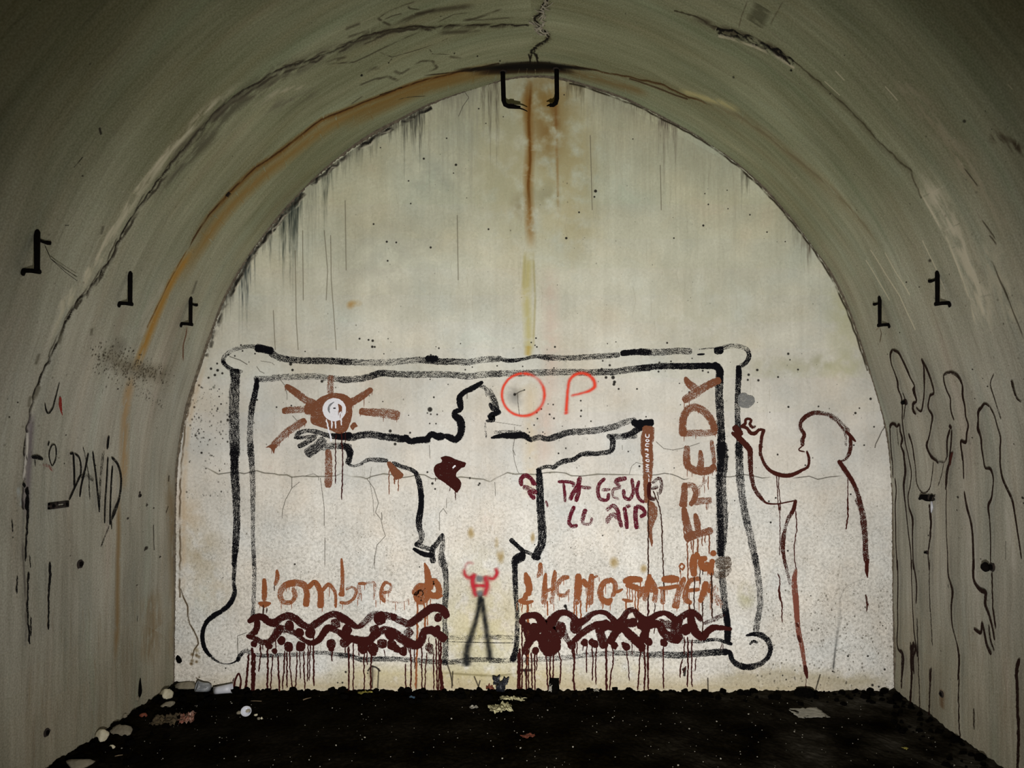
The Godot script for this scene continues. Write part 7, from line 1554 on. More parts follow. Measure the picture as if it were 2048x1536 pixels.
	film(d, false, "letter", "white",[[[0.663,1.682,0.684,1.685],[0.0065],[0.95]]])
	film(d, false, "letter", "white",[[[0.664,1.658,0.687,1.65,0.666,1.639,0.688,1.632],[0.0065],[0.95]]])
	film(d, false, "letter", "white",[[[0.688,1.62,0.665,1.612,0.688,1.601,0.688,1.62],[0.0065],[0.95]]])
	film(d, false, "letter", "white",[[[0.668,1.582,0.688,1.579,0.668,1.568,0.688,1.56],[0.0065],[0.95]]])
	film(d, false, "letter", "white",[[[0.666,1.549,0.688,1.548,0.677,1.535,0.666,1.533,0.688,1.532],[0.0065],[0.95]]])
	film(d, false, "letter", "white",[[[0.684,1.511,0.691,1.495],[0.0065],[0.95]]])
	film(d, false, "letter", "white",[[[0.688,1.484,0.688,1.462],[0.0065],[0.95]]])
	film(d, false, "drip", "dark_brown",[[[0.684,1.337,0.684,1.119,0.684,0.574],[0.0088],[1]]])
	film(d, false, "drip", "dark_brown",[[[0.72,1.397,0.769,1.25,0.777,1.173,0.782,1.037,0.795,0.634],[0.0082],[1]]])
	film(d, false, "drip", "dark_brown",[[[0.744,1.391,0.758,1.337],[0.0061],[1]]])
	d = drawing(e, "purple_lettering", "two short lines of crude purple-red letters beside the man's waist")
	film(d, false, "scribble", "purple",[[[-0.198,1.44,-0.2,1.484,-0.173,1.505,-0.14,1.489,-0.111,1.446],[0.0297],[0.9,0.95,0.9,0.92,0.95]],[[-0.179,1.424,-0.135,1.41,-0.1,1.386],[0.0318],[0.9,0.6,0.92]],[[-0.146,1.391,-0.113,1.348],[0.0318],[0.9]],[[-0.124,1.446,-0.097,1.446],[0.0212],[0.7]],[[-0.027,1.326,-0.016,1.288],[0.0156],[0.75]]])
	film(d, false, "letter", "purple",[[[0.061,1.462,0.115,1.462,0.17,1.451],[0.0212],[0.85]],[[0.094,1.446,0.102,1.391,0.105,1.326],[0.0198],[0.95,0.9,0.75]]])
	film(d, false, "letter", "purple",[[[0.208,1.489,0.192,1.429,0.159,1.38,0.143,1.342],[0.0297],[0.9]],[[0.203,1.435,0.197,1.38,0.181,1.331],[0.0283],[0.92]],[[0.159,1.435,0.224,1.424,0.281,1.418],[0.0226],[0.65]]])
	film(d, false, "letter", "purple",[[[0.379,1.481,0.344,1.446,0.333,1.391,0.35,1.342,0.399,1.337,0.407,1.375],[0.0241],[0.88]],[[0.366,1.405,0.415,1.407],[0.0212],[0.65]]])
	film(d, false, "letter", "purple",[[[0.524,1.484,0.458,1.462,0.486,1.424,0.442,1.407,0.437,1.364,0.475,1.342],[0.0318,0.0283,0.0212,0.0212,0.0177,0.0177],[0.9,0.8,0.65,0.6,0.5,0.55]]])
	film(d, false, "letter", "purple",[[[0.513,1.402,0.524,1.348,0.551,1.339,0.573,1.369,0.57,1.478],[0.0241],[0.85]]])
	film(d, false, "letter", "purple",[[[0.619,1.462,0.605,1.397,0.622,1.342,0.652,1.32],[0.0226],[0.9]]])
	film(d, false, "letter", "dark_red",[[[0.693,1.451,0.688,1.402,0.698,1.348,0.728,1.342],[0.0261],[1,1,0.9,0.7]],[[0.717,1.456,0.763,1.484,0.777,1.435,0.763,1.38],[0.0218],[0.65]],[[0.709,1.413,0.747,1.424],[0.0218],[0.7]]])
	film(d, false, "letter", "purple",[[[0.167,1.285,0.143,1.228,0.134,1.173,0.148,1.154,0.186,1.157],[0.0255],[0.95,0.9,0.85,0.85,0.7]]])
	film(d, false, "letter", "purple",[[[0.246,1.263,0.232,1.222,0.23,1.173,0.279,1.171,0.292,1.206],[0.0318,0.0269,0.0212,0.0177,0.0212],[0.95,0.8,0.6,0.6,0.6]]])
	film(d, false, "letter", "purple",[[[0.399,1.266,0.442,1.293,0.469,1.266,0.48,1.211,0.497,1.152],[0.0269],[0.6,0.75,0.85,0.85,0.85]],[[0.399,1.179,0.42,1.222,0.448,1.233,0.469,1.206],[0.0318],[0.6]]])
	film(d, false, "letter", "purple",[[[0.518,1.277,0.529,1.211,0.535,1.141],[0.0269],[0.9]],[[0.532,1.29,0.554,1.293],[0.0248],[0.7]]])
	film(d, false, "letter", "purple",[[[0.596,1.282,0.595,1.217,0.603,1.141],[0.0297],[0.9]],[[0.605,1.29,0.649,1.271,0.66,1.239,0.633,1.22],[0.0269],[0.92]]])
	d = drawing(e, "brush_caption", "orange-brown joined handwriting above the left row of dark red waves")
	film(d, false, "letter", "orange",[[[-1.99,0.78,-1.987,0.706,-1.99,0.639],[0.0276,0.0355,0.0294],[1,0.97,0.85]],[[-2.026,0.617,-1.987,0.608,-1.947,0.616],[0.0184,0.0429,0.0153],[1]]])
	film(d, false, "apostrophe", "orange",[[[-1.901,0.844,-1.898,0.792,-1.913,0.746],[0.0184,0.0306,0.0214],[1,0.9,0.7]]])
	film(d, false, "letter", "orange",[[[-1.791,0.755,-1.846,0.737,-1.879,0.682,-1.858,0.627,-1.803,0.624,-1.775,0.663,-1.788,0.712],[0.0429,0.0429,0.0367,0.0337,0.0276,0.0306,0.0337],[0.92,0.8,0.65,0.68,0.85,0.75,0.7]]])
	film(d, false, "letter", "orange",[[[-1.827,0.749,-1.766,0.758,-1.711,0.74,-1.693,0.688,-1.699,0.605],[0.0429,0.0429,0.0429,0.0367,0.0429],[0.95,0.82,0.85,0.97,0.97]],[[-1.68,0.725,-1.637,0.761,-1.604,0.712,-1.598,0.596],[0.0306,0.0337,0.0367,0.0459],[0.97]],[[-1.582,0.706,-1.539,0.746,-1.503,0.706,-1.492,0.59],[0.0245,0.0257,0.022,0.0184],[0.95,0.9,0.85,0.95]]])
	film(d, false, "letter", "orange",[[[-1.451,0.924,-1.445,0.829,-1.446,0.737,-1.451,0.676],[0.0153,0.0257,0.0257,0.0429],[0.97,0.92,0.8,0.97]],[[-1.458,0.622,-1.42,0.616,-1.365,0.652,-1.352,0.712,-1.382,0.728,-1.42,0.712],[0.0218,0.0207,0.0218,0.0207,0.0163,0.0163],[0.95,0.8,0.85,0.7,0.55,0.5]]])
	film(d, false, "letter", "orange",[[[-1.33,0.753,-1.284,0.753],[0.0207],[0.9]],[[-1.327,0.744,-1.325,0.69,-1.333,0.646],[0.0218],[0.45]],[[-1.289,0.755,-1.229,0.761,-1.227,0.646],[0.0136,0.0163,0.0163],[0.4]]])
	film(d, false, "letter", "orange",[[[-1.159,0.69,-1.115,0.701,-1.107,0.739,-1.142,0.761,-1.169,0.723,-1.172,0.657,-1.153,0.63],[0.0218,0.0191,0.0163,0.0207,0.0229,0.0261,0.0272],[0.85,0.6,0.6,0.9,0.92,0.9,0.75]],[[-1.153,0.635,-1.082,0.625,-1.012,0.625,-0.984,0.646],[0.0136],[0.3]]])
	film(d, false, "letter", "orange",[[[-0.873,0.894,-0.856,0.842,-0.848,0.788,-0.854,0.723],[0.0109,0.0408,0.0436,0.0436],[1,0.97,0.97,0.97]],[[-0.941,0.684,-0.914,0.723,-0.87,0.723,-0.865,0.657,-0.897,0.63,-0.933,0.663,-0.897,0.69],[0.0436,0.0517,0.0544,0.0544,0.049,0.0381,0.049],[0.92]]])
	film(d, false, "letter", "orange",[[[-0.837,0.717,-0.81,0.772,-0.78,0.739,-0.777,0.679,-0.816,0.668,-0.843,0.69],[0.0381,0.0408,0.0408,0.0436,0.0408,0.0327],[0.95]],[[-0.788,0.657,-0.747,0.668],[0.0327,0.0109],[0.97]]])
	film(d, false, "drip", "orange",[[[-0.923,0.63,-0.923,0.461,-0.927,0.303,-0.935,0.026],[0.0122],[1]]])
	film(d, false, "drip", "orange",[[[-0.878,0.619,-0.871,0.581,-0.874,0.407],[0.0122],[1]]])
	film(d, false, "drip", "orange",[[[-0.855,0.646,-0.854,0.461],[0.0075],[1]]])
	film(d, false, "drip", "orange",[[[-0.832,0.646,-0.831,0.603],[0.0068],[1]]])
	film(d, false, "drip", "dark_brown",[[[-1.996,0.602,-1.997,0.529],[0.0092],[1]]])
	film(d, false, "drip", "dark_brown",[[[-1.971,0.584,-1.971,0.55],[0.0077],[1]]])
	film(d, false, "drip", "dark_brown",[[[-1.919,0.743,-1.919,0.703],[0.0069],[1]]])
	d = drawing(e, "brush_caption", "orange-brown brushed capitals above the right row of dark red waves")
	film(d, false, "letter", "orange",[[[-0.17,0.823,-0.157,0.777,-0.146,0.733,-0.151,0.679],[0.0245,0.0463,0.0463,0.0381],[1]],[[-0.217,0.635,-0.179,0.646,-0.168,0.679],[0.0163,0.0327,0.0327],[0.92]],[[-0.217,0.627,-0.168,0.619,-0.119,0.63],[0.0136,0.0299,0.0163],[0.97]]])
	film(d, false, "apostrophe", "orange",[[[-0.067,0.891,-0.067,0.842,-0.086,0.799],[0.0245,0.0327,0.0218],[1,0.8,0.55]]])
	film(d, false, "letter", "orange",[[[-0.03,0.821,-0.037,0.733,-0.042,0.619],[0.0191,0.0354,0.0381],[1,0.95,0.65]],[[0.033,0.842,0.026,0.772,0.02,0.706,0.012,0.619],[0.0163,0.0327,0.0272,0.0327],[0.95,0.85,0.6,0.5]],[[-0.021,0.704,0.023,0.717],[0.0245],[0.8]]])
	film(d, false, "letter", "orange",[[[0.126,0.796,0.094,0.793,0.056,0.75,0.045,0.701,0.072,0.671,0.105,0.674,0.132,0.706],[0.0272,0.0327,0.0299,0.0218,0.0272,0.0272,0.0218],[1,0.87,0.65,0.5,0.72,0.65,0.5]]])
	film(d, false, "letter", "orange",[[[0.197,0.81,0.197,0.733,0.186,0.619],[0.0381,0.0544,0.0408],[1,0.95,0.75]],[[0.23,0.772,0.257,0.739],[0.0381],[0.95]],[[0.29,0.81,0.284,0.733,0.276,0.619],[0.0327,0.0436,0.0463],[0.95,0.8,0.8]],[[0.306,0.796,0.33,0.805],[0.0163],[0.9]]])
	film(d, false, "letter", "orange",[[[0.426,0.78,0.377,0.761,0.35,0.695,0.366,0.641,0.404,0.625,0.428,0.646],[0.0327,0.0354,0.0381,0.0381,0.049,0.0218],[0.9,0.92,0.85,0.95,1,1]],[[0.423,0.782,0.453,0.75,0.453,0.706,0.431,0.663],[0.0272,0.0327,0.0327,0.0218],[0.95,0.78,0.75,0.7]],[[0.448,0.693,0.475,0.698,0.505,0.714],[0.0218,0.0218,0.012],[0.97]]])
	film(d, false, "letter", "orange",[[[0.518,0.769,0.562,0.78,0.635,0.78],[0.0327,0.049,0.0327],[1]],[[0.535,0.744,0.589,0.728,0.627,0.706,0.619,0.657],[0.0327,0.0408,0.0408,0.0272],[0.97,0.9,0.85,0.65]],[[0.507,0.642,0.535,0.635,0.573,0.63],[0.0163,0.0245,0.0163],[0.9]]])
	film(d, false, "letter", "orange",[[[0.693,0.81,0.682,0.744,0.66,0.641],[0.0272,0.0436,0.0327],[1,0.97,0.65]],[[0.698,0.788,0.731,0.723,0.728,0.63],[0.0272,0.0354,0.0327],[0.97,0.85,0.65]],[[0.644,0.712,0.725,0.712],[0.0436],[0.8]]])
	film(d, false, "letter", "orange",[[[0.788,0.782,0.845,0.785,0.889,0.782],[0.0381,0.0517,0.0381],[1]],[[0.758,0.723,0.818,0.723,0.889,0.736],[0.0163,0.0272,0.0245],[0.97]],[[0.785,0.712,0.785,0.619],[0.0338],[0.5,0.75]]])
	film(d, false, "letter", "orange",[[[0.932,0.788,0.91,0.733,0.883,0.646,0.875,0.597],[0.0327,0.0408,0.0408,0.0544],[1,0.7,0.62,0.97]]])
	film(d, false, "letter", "orange",[[[1.041,0.788,0.976,0.772,0.948,0.712,0.943,0.646,0.976,0.619],[0.0272,0.0299,0.0327,0.0381,0.0327],[0.9,0.85,0.85,0.8,0.95]],[[0.965,0.704,1.035,0.712],[0.0245],[0.95]]])
	film(d, false, "letter", "orange",[[[1.079,0.761,1.068,0.69,1.046,0.63],[0.0272,0.0436,0.0327],[0.97,0.95,0.85]],[[1.09,0.761,1.106,0.695],[0.0245],[0.9]],[[1.12,0.761,1.125,0.625],[0.0229],[0.65]]])
	film(d, false, "letter", "orange",[[[1.155,0.733,1.133,0.706,1.166,0.657,1.196,0.614],[0.0218,0.0218,0.0245,0.0272],[0.4]],[[1.155,0.641,1.172,0.608],[0.0272],[0.35]]])
	film(d, false, "letter", "orange",[[[1.003,0.946,0.997,0.88,1.003,0.815],[0.0381,0.0517,0.0408],[1,0.97,0.9]],[[1.019,0.962,1.035,0.929],[0.0327,0.0272],[1]]])
	film(d, false, "letter", "orange",[[[1.084,0.929,1.057,0.919,1.057,0.87,1.095,0.853],[0.0327,0.0408,0.0436,0.0327],[1]],[[1.084,0.886,1.095,0.875],[0.0436],[0.9]]])
	film(d, false, "letter", "orange",[[[1.131,0.913,1.12,0.87,1.123,0.821],[0.0327,0.0408,0.0327],[1]]])
	film_shape(d, "paint_spot", "orange",[1.158,0.964,1.156,0.956,1.152,0.949,1.145,0.945,1.136,0.943,1.128,0.945,1.121,0.949,1.116,0.956,1.114,0.964,1.116,0.972,1.121,0.978,1.128,0.983,1.136,0.984,1.145,0.983,1.152,0.978,1.156,0.972],0.96)
	film(d, false, "paint_loop", "orange",[[[0.899,0.87,0.916,0.891,0.935,0.875,0.921,0.851,0.902,0.864],[0.012],[0.95]]])
	film(d, false, "smudge", "grey_brown",[[[1.172,0.891,1.242,0.902],[0.0817],[0.55,0.6]],[[1.15,0.821,1.204,0.815,1.242,0.853],[0.049],[0.35,0.55,0.4]]])
	film(d, false, "drip", "orange",[[[-0.156,0.619,-0.154,0.461,-0.155,0.189],[0.015],[1]]])
	film(d, false, "drip", "orange",[[[-0.192,0.614,-0.194,0.554],[0.0068],[1]]])
	film(d, false, "drip", "orange",[[[-0.018,0.63,-0.017,0.532],[0.0095],[1]]])
	film(d, false, "drip", "orange",[[[0.167,0.625,0.167,0.537],[0.0095],[1]]])
	film(d, false, "drip", "orange",[[[0.183,0.625,0.183,0.521],[0.0082],[1]]])
	film(d, false, "drip", "orange",[[[0.213,0.635,0.216,0.461],[0.0095],[1]]])
	film(d, false, "drip", "orange",[[[0.254,0.619,0.253,0.559],[0.0095],[1]]])
	film(d, false, "drip", "orange",[[[0.274,0.625,0.274,0.586],[0.0068],[1]]])
	film(d, false, "drip", "orange",[[[0.366,0.635,0.366,0.576],[0.0082],[1]]])
	film(d, false, "drip", "orange",[[[0.532,0.635,0.532,0.576],[0.0082],[1]]])
	film(d, false, "drip", "orange",[[[0.537,0.75,0.538,0.646],[0.0061],[1]]])
	film(d, false, "drip", "orange",[[[0.555,0.744,0.555,0.641],[0.0061],[1]]])
	film(d, false, "drip", "orange",[[[0.573,0.744,0.574,0.625],[0.0061],[1]]])
	film(d, false, "drip", "orange",[[[0.592,0.733,0.593,0.57],[0.0082],[1]]])
	film(d, false, "drip", "orange",[[[0.611,0.733,0.614,0.554],[0.0082],[1]]])
	film(d, false, "drip", "orange",[[[0.63,0.777,0.632,0.723],[0.0082],[1]]])
	film(d, false, "drip", "dark_brown",[[[1.004,0.799,1.003,0.625,1,0.407],[0.0082],[1]]])
	film(d, false, "drip", "dark_brown",[[[0.97,0.614,0.973,0.407],[0.0082],[1]]])
	film(d, false, "drip", "dark_brown",[[[1.124,0.826,1.125,0.679,1.128,0.516],[0.0095],[1]]])
	film(d, false, "drip", "dark_brown",[[[1.06,0.625,1.063,0.38],[0.0082],[1]]])
	film(d, false, "drip", "dark_brown",[[[0.728,0.614,0.726,0.407],[0.0068],[1]]])
	film(d, false, "drip", "dark_brown",[[[1.044,0.848,1.045,0.75],[0.0068],[1]]])
	film(d, false, "drip", "dark_brown",[[[1.061,0.848,1.061,0.815],[0.0068],[1]]])
	film(d, false, "drip", "dark_brown",[[[0.905,0.853,0.905,0.834],[0.0068],[1]]])
	d = drawing(e, "wave_border", "left row of dark red waves and dots along the foot of the frame")
	film(d, false, "wave_line", "dark_red",[[[-2.094,0.489,-2.048,0.516,-1.999,0.519,-1.956,0.486,-1.919,0.48,-1.876,0.51,-1.821,0.529,-1.772,0.51,-1.729,0.473,-1.674,0.449,-1.619,0.48,-1.558,0.522,-1.503,0.541,-1.448,0.522,-1.394,0.48],[0.0309,0.0446,0.0446,0.048,0.0549,0.0446,0.048,0.048,0.0446,0.0446,0.048,0.0412,0.0412,0.0446,0.0446],[1,1,1,1,0.97,0.95,0.9,0.95,0.95,0.9,0.95,0.97,0.9,0.9,1]],[[-1.463,0.521,-1.409,0.494,-1.333,0.453,-1.289,0.483,-1.235,0.532,-1.169,0.532,-1.093,0.521,-1.039,0.494,-0.984,0.472,-0.93,0.505,-0.875,0.548,-0.81,0.586,-0.756,0.576,-0.72,0.527],[0.0488,0.0488,0.0305,0.0427,0.0488,0.0488,0.0457,0.0457,0.0488,0.0518,0.0518,0.0518,0.0549,0.0488],[1,0.95,0.95,0.65,0.6,0.8,0.72,0.75,0.92,0.95,1,1,1,1]]])
	film(d, false, "wave_line", "dark_red",[[[-2.106,0.388,-2.048,0.369,-1.999,0.345,-1.95,0.351,-1.907,0.4,-1.876,0.437,-1.833,0.431,-1.766,0.406,-1.717,0.363,-1.656,0.339,-1.613,0.357,-1.576,0.406,-1.546,0.443,-1.484,0.424,-1.423,0.382,-1.394,0.351],[0.024,0.0309,0.0343,0.0412,0.0514,0.0583,0.0412,0.0377,0.0274,0.0343,0.0412,0.0446,0.0514,0.0343,0.0446,0.048],[0.95,0.85,0.9,0.9,0.95,0.9,0.72,0.85,0.9,1,1,1,1,0.9,1,1]],[[-2.036,0.486,-2.045,0.431,-2.091,0.382],[0.0412],[1,0.97,0.75]],[[-1.463,0.412,-1.409,0.38,-1.327,0.358,-1.257,0.358,-1.213,0.401,-1.159,0.429,-1.093,0.412,-1.039,0.374,-0.984,0.341,-0.93,0.325,-0.892,0.363,-0.875,0.418,-0.837,0.429,-0.777,0.401,-0.739,0.369],[0.0427,0.0457,0.0518,0.0549,0.0518,0.0518,0.0579,0.061,0.061,0.0579,0.0549,0.0488,0.0518,0.0549,0.061],[1,1,1,1,0.95,0.85,0.88,0.95,1,1,0.97,0.95,1,1,1]]])
	film_shape(d, "paint_dot", "dark_red",[-2.036,0.333,-2.04,0.319,-2.048,0.311,-2.064,0.311,-2.079,0.319,-2.083,0.333,-2.077,0.347,-2.064,0.356,-2.05,0.359,-2.035,0.347],0.97)
	film_shape(d, "paint_dot", "dark_red",[-1.929,0.32,-1.934,0.305,-1.948,0.296,-1.962,0.299,-1.976,0.306,-1.984,0.32,-1.975,0.337,-1.964,0.348,-1.949,0.342,-1.938,0.334],0.97)
	film_shape(d, "paint_dot", "dark_red",[-1.895,0.284,-1.9,0.272,-1.91,0.263,-1.922,0.265,-1.931,0.273,-1.937,0.284,-1.933,0.295,-1.922,0.3,-1.911,0.303,-1.899,0.295],0.97)
	film_shape(d, "paint_dot", "dark_red",[-1.84,0.357,-1.845,0.341,-1.858,0.326,-1.876,0.325,-1.891,0.339,-1.899,0.357,-1.888,0.375,-1.875,0.389,-1.859,0.386,-1.844,0.378],0.97)
	film_shape(d, "paint_dot", "dark_red",[-1.787,0.311,-1.791,0.289,-1.807,0.278,-1.83,0.282,-1.844,0.289,-1.848,0.311,-1.849,0.332,-1.828,0.348,-1.806,0.345,-1.793,0.335],0.97)
	film_shape(d, "paint_dot", "dark_red",[-1.7,0.314,-1.71,0.292,-1.723,0.281,-1.745,0.282,-1.765,0.291,-1.767,0.314,-1.761,0.339,-1.747,0.353,-1.725,0.345,-1.704,0.337],0.97)
	film_shape(d, "paint_dot", "dark_red",[-1.781,0.461,-1.782,0.441,-1.801,0.428,-1.821,0.425,-1.836,0.439,-1.845,0.461,-1.837,0.483,-1.824,0.497,-1.801,0.495,-1.787,0.483],0.97)
	film_shape(d, "paint_dot", "dark_red",[-1.709,0.412,-1.714,0.395,-1.734,0.381,-1.751,0.386,-1.769,0.395,-1.768,0.412,-1.768,0.431,-1.75,0.443,-1.733,0.44,-1.715,0.428],0.97)
	film_shape(d, "paint_dot", "dark_red",[-1.631,0.412,-1.637,0.392,-1.657,0.373,-1.679,0.375,-1.701,0.393,-1.703,0.412,-1.693,0.434,-1.677,0.45,-1.657,0.447,-1.635,0.434],0.97)
	film_shape(d, "paint_dot", "dark_red",[-1.46,0.473,-1.457,0.455,-1.481,0.443,-1.501,0.44,-1.522,0.452,-1.524,0.473,-1.522,0.497,-1.502,0.506,-1.48,0.51,-1.462,0.499],0.8)
	film_shape(d, "paint_dot", "dark_red",[-1.49,0.333,-1.493,0.314,-1.511,0.3,-1.531,0.299,-1.552,0.31,-1.554,0.333,-1.551,0.354,-1.53,0.364,-1.509,0.367,-1.495,0.353],0.92)
	film_shape(d, "paint_dot", "dark_red",[-1.501,0.302,-1.502,0.29,-1.514,0.28,-1.529,0.281,-1.541,0.291,-1.54,0.302,-1.541,0.316,-1.527,0.323,-1.514,0.325,-1.502,0.315],0.97)
	film_shape(d, "paint_dot", "dark_red",[-1.407,0.339,-1.408,0.324,-1.425,0.313,-1.44,0.308,-1.458,0.322,-1.463,0.339,-1.457,0.354,-1.44,0.365,-1.423,0.363,-1.408,0.356],0.85)
	film_shape(d, "paint_dot", "dark_red",[-1.375,0.429,-1.383,0.409,-1.402,0.389,-1.421,0.397,-1.443,0.405,-1.449,0.429,-1.441,0.451,-1.424,0.468,-1.399,0.459,-1.381,0.447],0.97)
	film_shape(d, "paint_dot", "dark_red",[-1.392,0.347,-1.396,0.328,-1.414,0.31,-1.436,0.311,-1.45,0.324,-1.463,0.347,-1.457,0.368,-1.437,0.379,-1.414,0.38,-1.396,0.368],0.85)
	film_shape(d, "paint_dot", "dark_red",[-1.262,0.325,-1.274,0.299,-1.29,0.291,-1.31,0.286,-1.333,0.303,-1.339,0.325,-1.331,0.348,-1.311,0.361,-1.289,0.362,-1.267,0.348],0.97)
	film_shape(d, "paint_dot", "dark_red",[-1.267,0.298,-1.275,0.278,-1.29,0.264,-1.309,0.263,-1.327,0.28,-1.336,0.298,-1.329,0.32,-1.309,0.326,-1.291,0.33,-1.278,0.319],0.97)
	film_shape(d, "paint_dot", "dark_red",[-1.193,0.303,-1.199,0.277,-1.22,0.27,-1.244,0.266,-1.266,0.279,-1.271,0.303,-1.257,0.325,-1.245,0.345,-1.221,0.341,-1.202,0.326],0.97)
	film_shape(d, "paint_dot", "dark_red",[-1.205,0.276,-1.207,0.258,-1.222,0.249,-1.24,0.252,-1.252,0.261,-1.259,0.276,-1.251,0.293,-1.239,0.303,-1.224,0.304,-1.211,0.292],0.97)
	film_shape(d, "paint_dot", "dark_red",[-1.188,0.429,-1.19,0.407,-1.207,0.396,-1.23,0.39,-1.244,0.404,-1.256,0.429,-1.251,0.45,-1.23,0.459,-1.208,0.467,-1.191,0.452],0.88)
	film_shape(d, "paint_dot", "dark_red",[-1.135,0.336,-1.134,0.315,-1.157,0.303,-1.177,0.303,-1.198,0.315,-1.202,0.336,-1.199,0.36,-1.179,0.366,-1.157,0.366,-1.136,0.359],0.9)
	film_shape(d, "paint_dot", "dark_red",[-1.064,0.325,-1.07,0.305,-1.088,0.287,-1.109,0.293,-1.13,0.305,-1.132,0.325,-1.13,0.349,-1.109,0.364,-1.086,0.358,-1.07,0.345],0.97)
	film_shape(d, "paint_dot", "dark_red",[-1.035,0.298,-1.043,0.279,-1.059,0.272,-1.074,0.275,-1.087,0.279,-1.09,0.298,-1.091,0.313,-1.075,0.324,-1.059,0.327,-1.047,0.313],0.97)
	film_shape(d, "paint_dot", "dark_red",[-0.994,0.282,-0.997,0.261,-1.013,0.247,-1.034,0.255,-1.047,0.263,-1.053,0.282,-1.048,0.302,-1.033,0.309,-1.013,0.318,-0.994,0.302],0.97)
	film_shape(d, "paint_dot", "dark_red",[-1.143,0.51,-1.146,0.483,-1.168,0.468,-1.196,0.462,-1.219,0.484,-1.228,0.51,-1.213,0.537,-1.196,0.553,-1.167,0.56,-1.147,0.539],0.97)
	film_shape(d, "paint_dot", "dark_red",[-1.066,0.521,-1.069,0.505,-1.079,0.495,-1.095,0.495,-1.11,0.508,-1.109,0.521,-1.108,0.538,-1.095,0.542,-1.08,0.544,-1.065,0.534],0.97)
	film_shape(d, "paint_dot", "dark_red",[-0.946,0.412,-0.957,0.394,-0.973,0.381,-0.99,0.381,-1.01,0.391,-1.017,0.412,-1.009,0.43,-0.991,0.444,-0.972,0.445,-0.956,0.43],0.7)
	film_shape(d, "paint_dot", "dark_red",[-0.752,0.516,-0.754,0.499,-0.767,0.489,-0.788,0.486,-0.801,0.495,-0.805,0.516,-0.798,0.535,-0.786,0.547,-0.77,0.545,-0.75,0.536],0.9)
	film_shape(d, "paint_dot", "dark_red",[-0.761,0.439,-0.764,0.427,-0.775,0.416,-0.79,0.415,-0.799,0.424,-0.801,0.439,-0.798,0.455,-0.789,0.461,-0.777,0.463,-0.763,0.453],0.97)
	film_shape(d, "paint_dot", "dark_red",[-0.811,0.309,-0.81,0.292,-0.827,0.275,-0.845,0.277,-0.864,0.291,-0.87,0.309,-0.862,0.329,-0.847,0.339,-0.829,0.336,-0.812,0.326],0.7)
	film_shape(d, "paint_dot", "dark_red",[-0.808,0.282,-0.806,0.268,-0.819,0.259,-0.833,0.26,-0.846,0.268,-0.848,0.282,-0.845,0.296,-0.833,0.303,-0.82,0.302,-0.81,0.294],0.6)
	film_shape(d, "paint_dot", "dark_red",[-1.066,0.401,-1.074,0.373,-1.093,0.358,-1.117,0.359,-1.139,0.375,-1.15,0.401,-1.135,0.429,-1.118,0.443,-1.092,0.441,-1.072,0.427],0.97)
	film(d, false, "drip", "dark_red",[[[-2.094,0.259,-2.109,0.106,-2.118,0.008],[0.0138],[1]]])
	film(d, false, "drip", "dark_red",[[[-2.071,0.302,-2.069,0.155,-2.072,0.008],[0.0168],[1]]])
	film(d, false, "drip", "dark_red",[[[-2.054,0.265,-2.059,0.008],[0.0138],[1]]])
	film(d, false, "drip", "dark_red",[[[-2.014,0.326,-2.014,0.247,-2.026,0.143],[0.0084],[1]]])
	film(d, false, "drip", "dark_red",[[[-1.965,0.302,-1.963,0.155,-1.967,0.008],[0.0122],[1]]])
	film(d, false, "drip", "dark_red",[[[-1.928,0.253,-1.938,0.124,-1.944,0.008],[0.0084],[1]]])
	film(d, false, "drip", "dark_red",[[[-1.892,0.247,-1.889,0.155,-1.882,0.008],[0.0115],[1]]])
	film(d, false, "drip", "dark_red",[[[-1.907,0.369,-1.907,0.302],[0.0077],[1]]])
	film(d, false, "drip", "dark_red",[[[-1.846,0.284,-1.852,0.124,-1.861,0.02],[0.0092],[1]]])
	film(d, false, "drip", "dark_red",[[[-1.83,0.277,-1.829,0.033],[0.0092],[1]]])
	film(d, false, "drip", "dark_red",[[[-1.812,0.284,-1.806,0.155,-1.788,0.008],[0.0084],[1]]])
	film(d, false, "drip", "dark_red",[[[-1.76,0.277,-1.763,0.155,-1.772,0.008],[0.0084],[1]]])
	film(d, false, "drip", "dark_red",[[[-1.742,0.284,-1.735,0.094],[0.0069],[1]]])
	film(d, false, "drip", "dark_red",[[[-1.711,0.284,-1.712,0.155,-1.702,0.02],[0.0092],[1]]])
	film(d, false, "drip", "dark_red",[[[-1.682,0.339,-1.686,0.075],[0.0084],[1]]])
	film(d, false, "drip", "dark_red",[[[-1.668,0.326,-1.674,0.082],[0.0077],[1]]])
	film(d, false, "drip", "dark_red",[[[-1.645,0.388,-1.645,0.216,-1.641,0.045],[0.0107],[1]]])
	film(d, false, "drip", "dark_red",[[[-1.399,0.314,-1.399,0.008],[0.0084],[1]]])
	film(d, false, "drip", "dark_red",[[[-1.515,0.296,-1.518,0.216],[0.0084],[1]]])
	film(d, false, "drip", "dark_red",[[[-2.017,0.333,-2.017,0.29],[0.0069],[1]]])
	film(d, false, "drip", "dark_red",[[[-1.999,0.333,-1.998,0.296],[0.0069],[1]]])
	film(d, false, "drip_arch", "dark_red",[[[-2.198,0.008,-2.189,0.082,-2.164,0.127,-2.152,0.094,-2.158,0.008],[0.0171,0.0122,0.011,0.011,0.0147],[0.95,1,1,1,0.95]],[[-2.213,0.008,-2.21,0.063,-2.198,0.094],[0.0086],[0.8]]])
	film(d, false, "drip", "dark_red",[[[-1.426,0.309,-1.426,0.271],[0.0082],[1]]])
	film(d, false, "drip", "dark_red",[[[-1.406,0.309,-1.398,0.189,-1.402,0.015],[0.0082],[1]]])
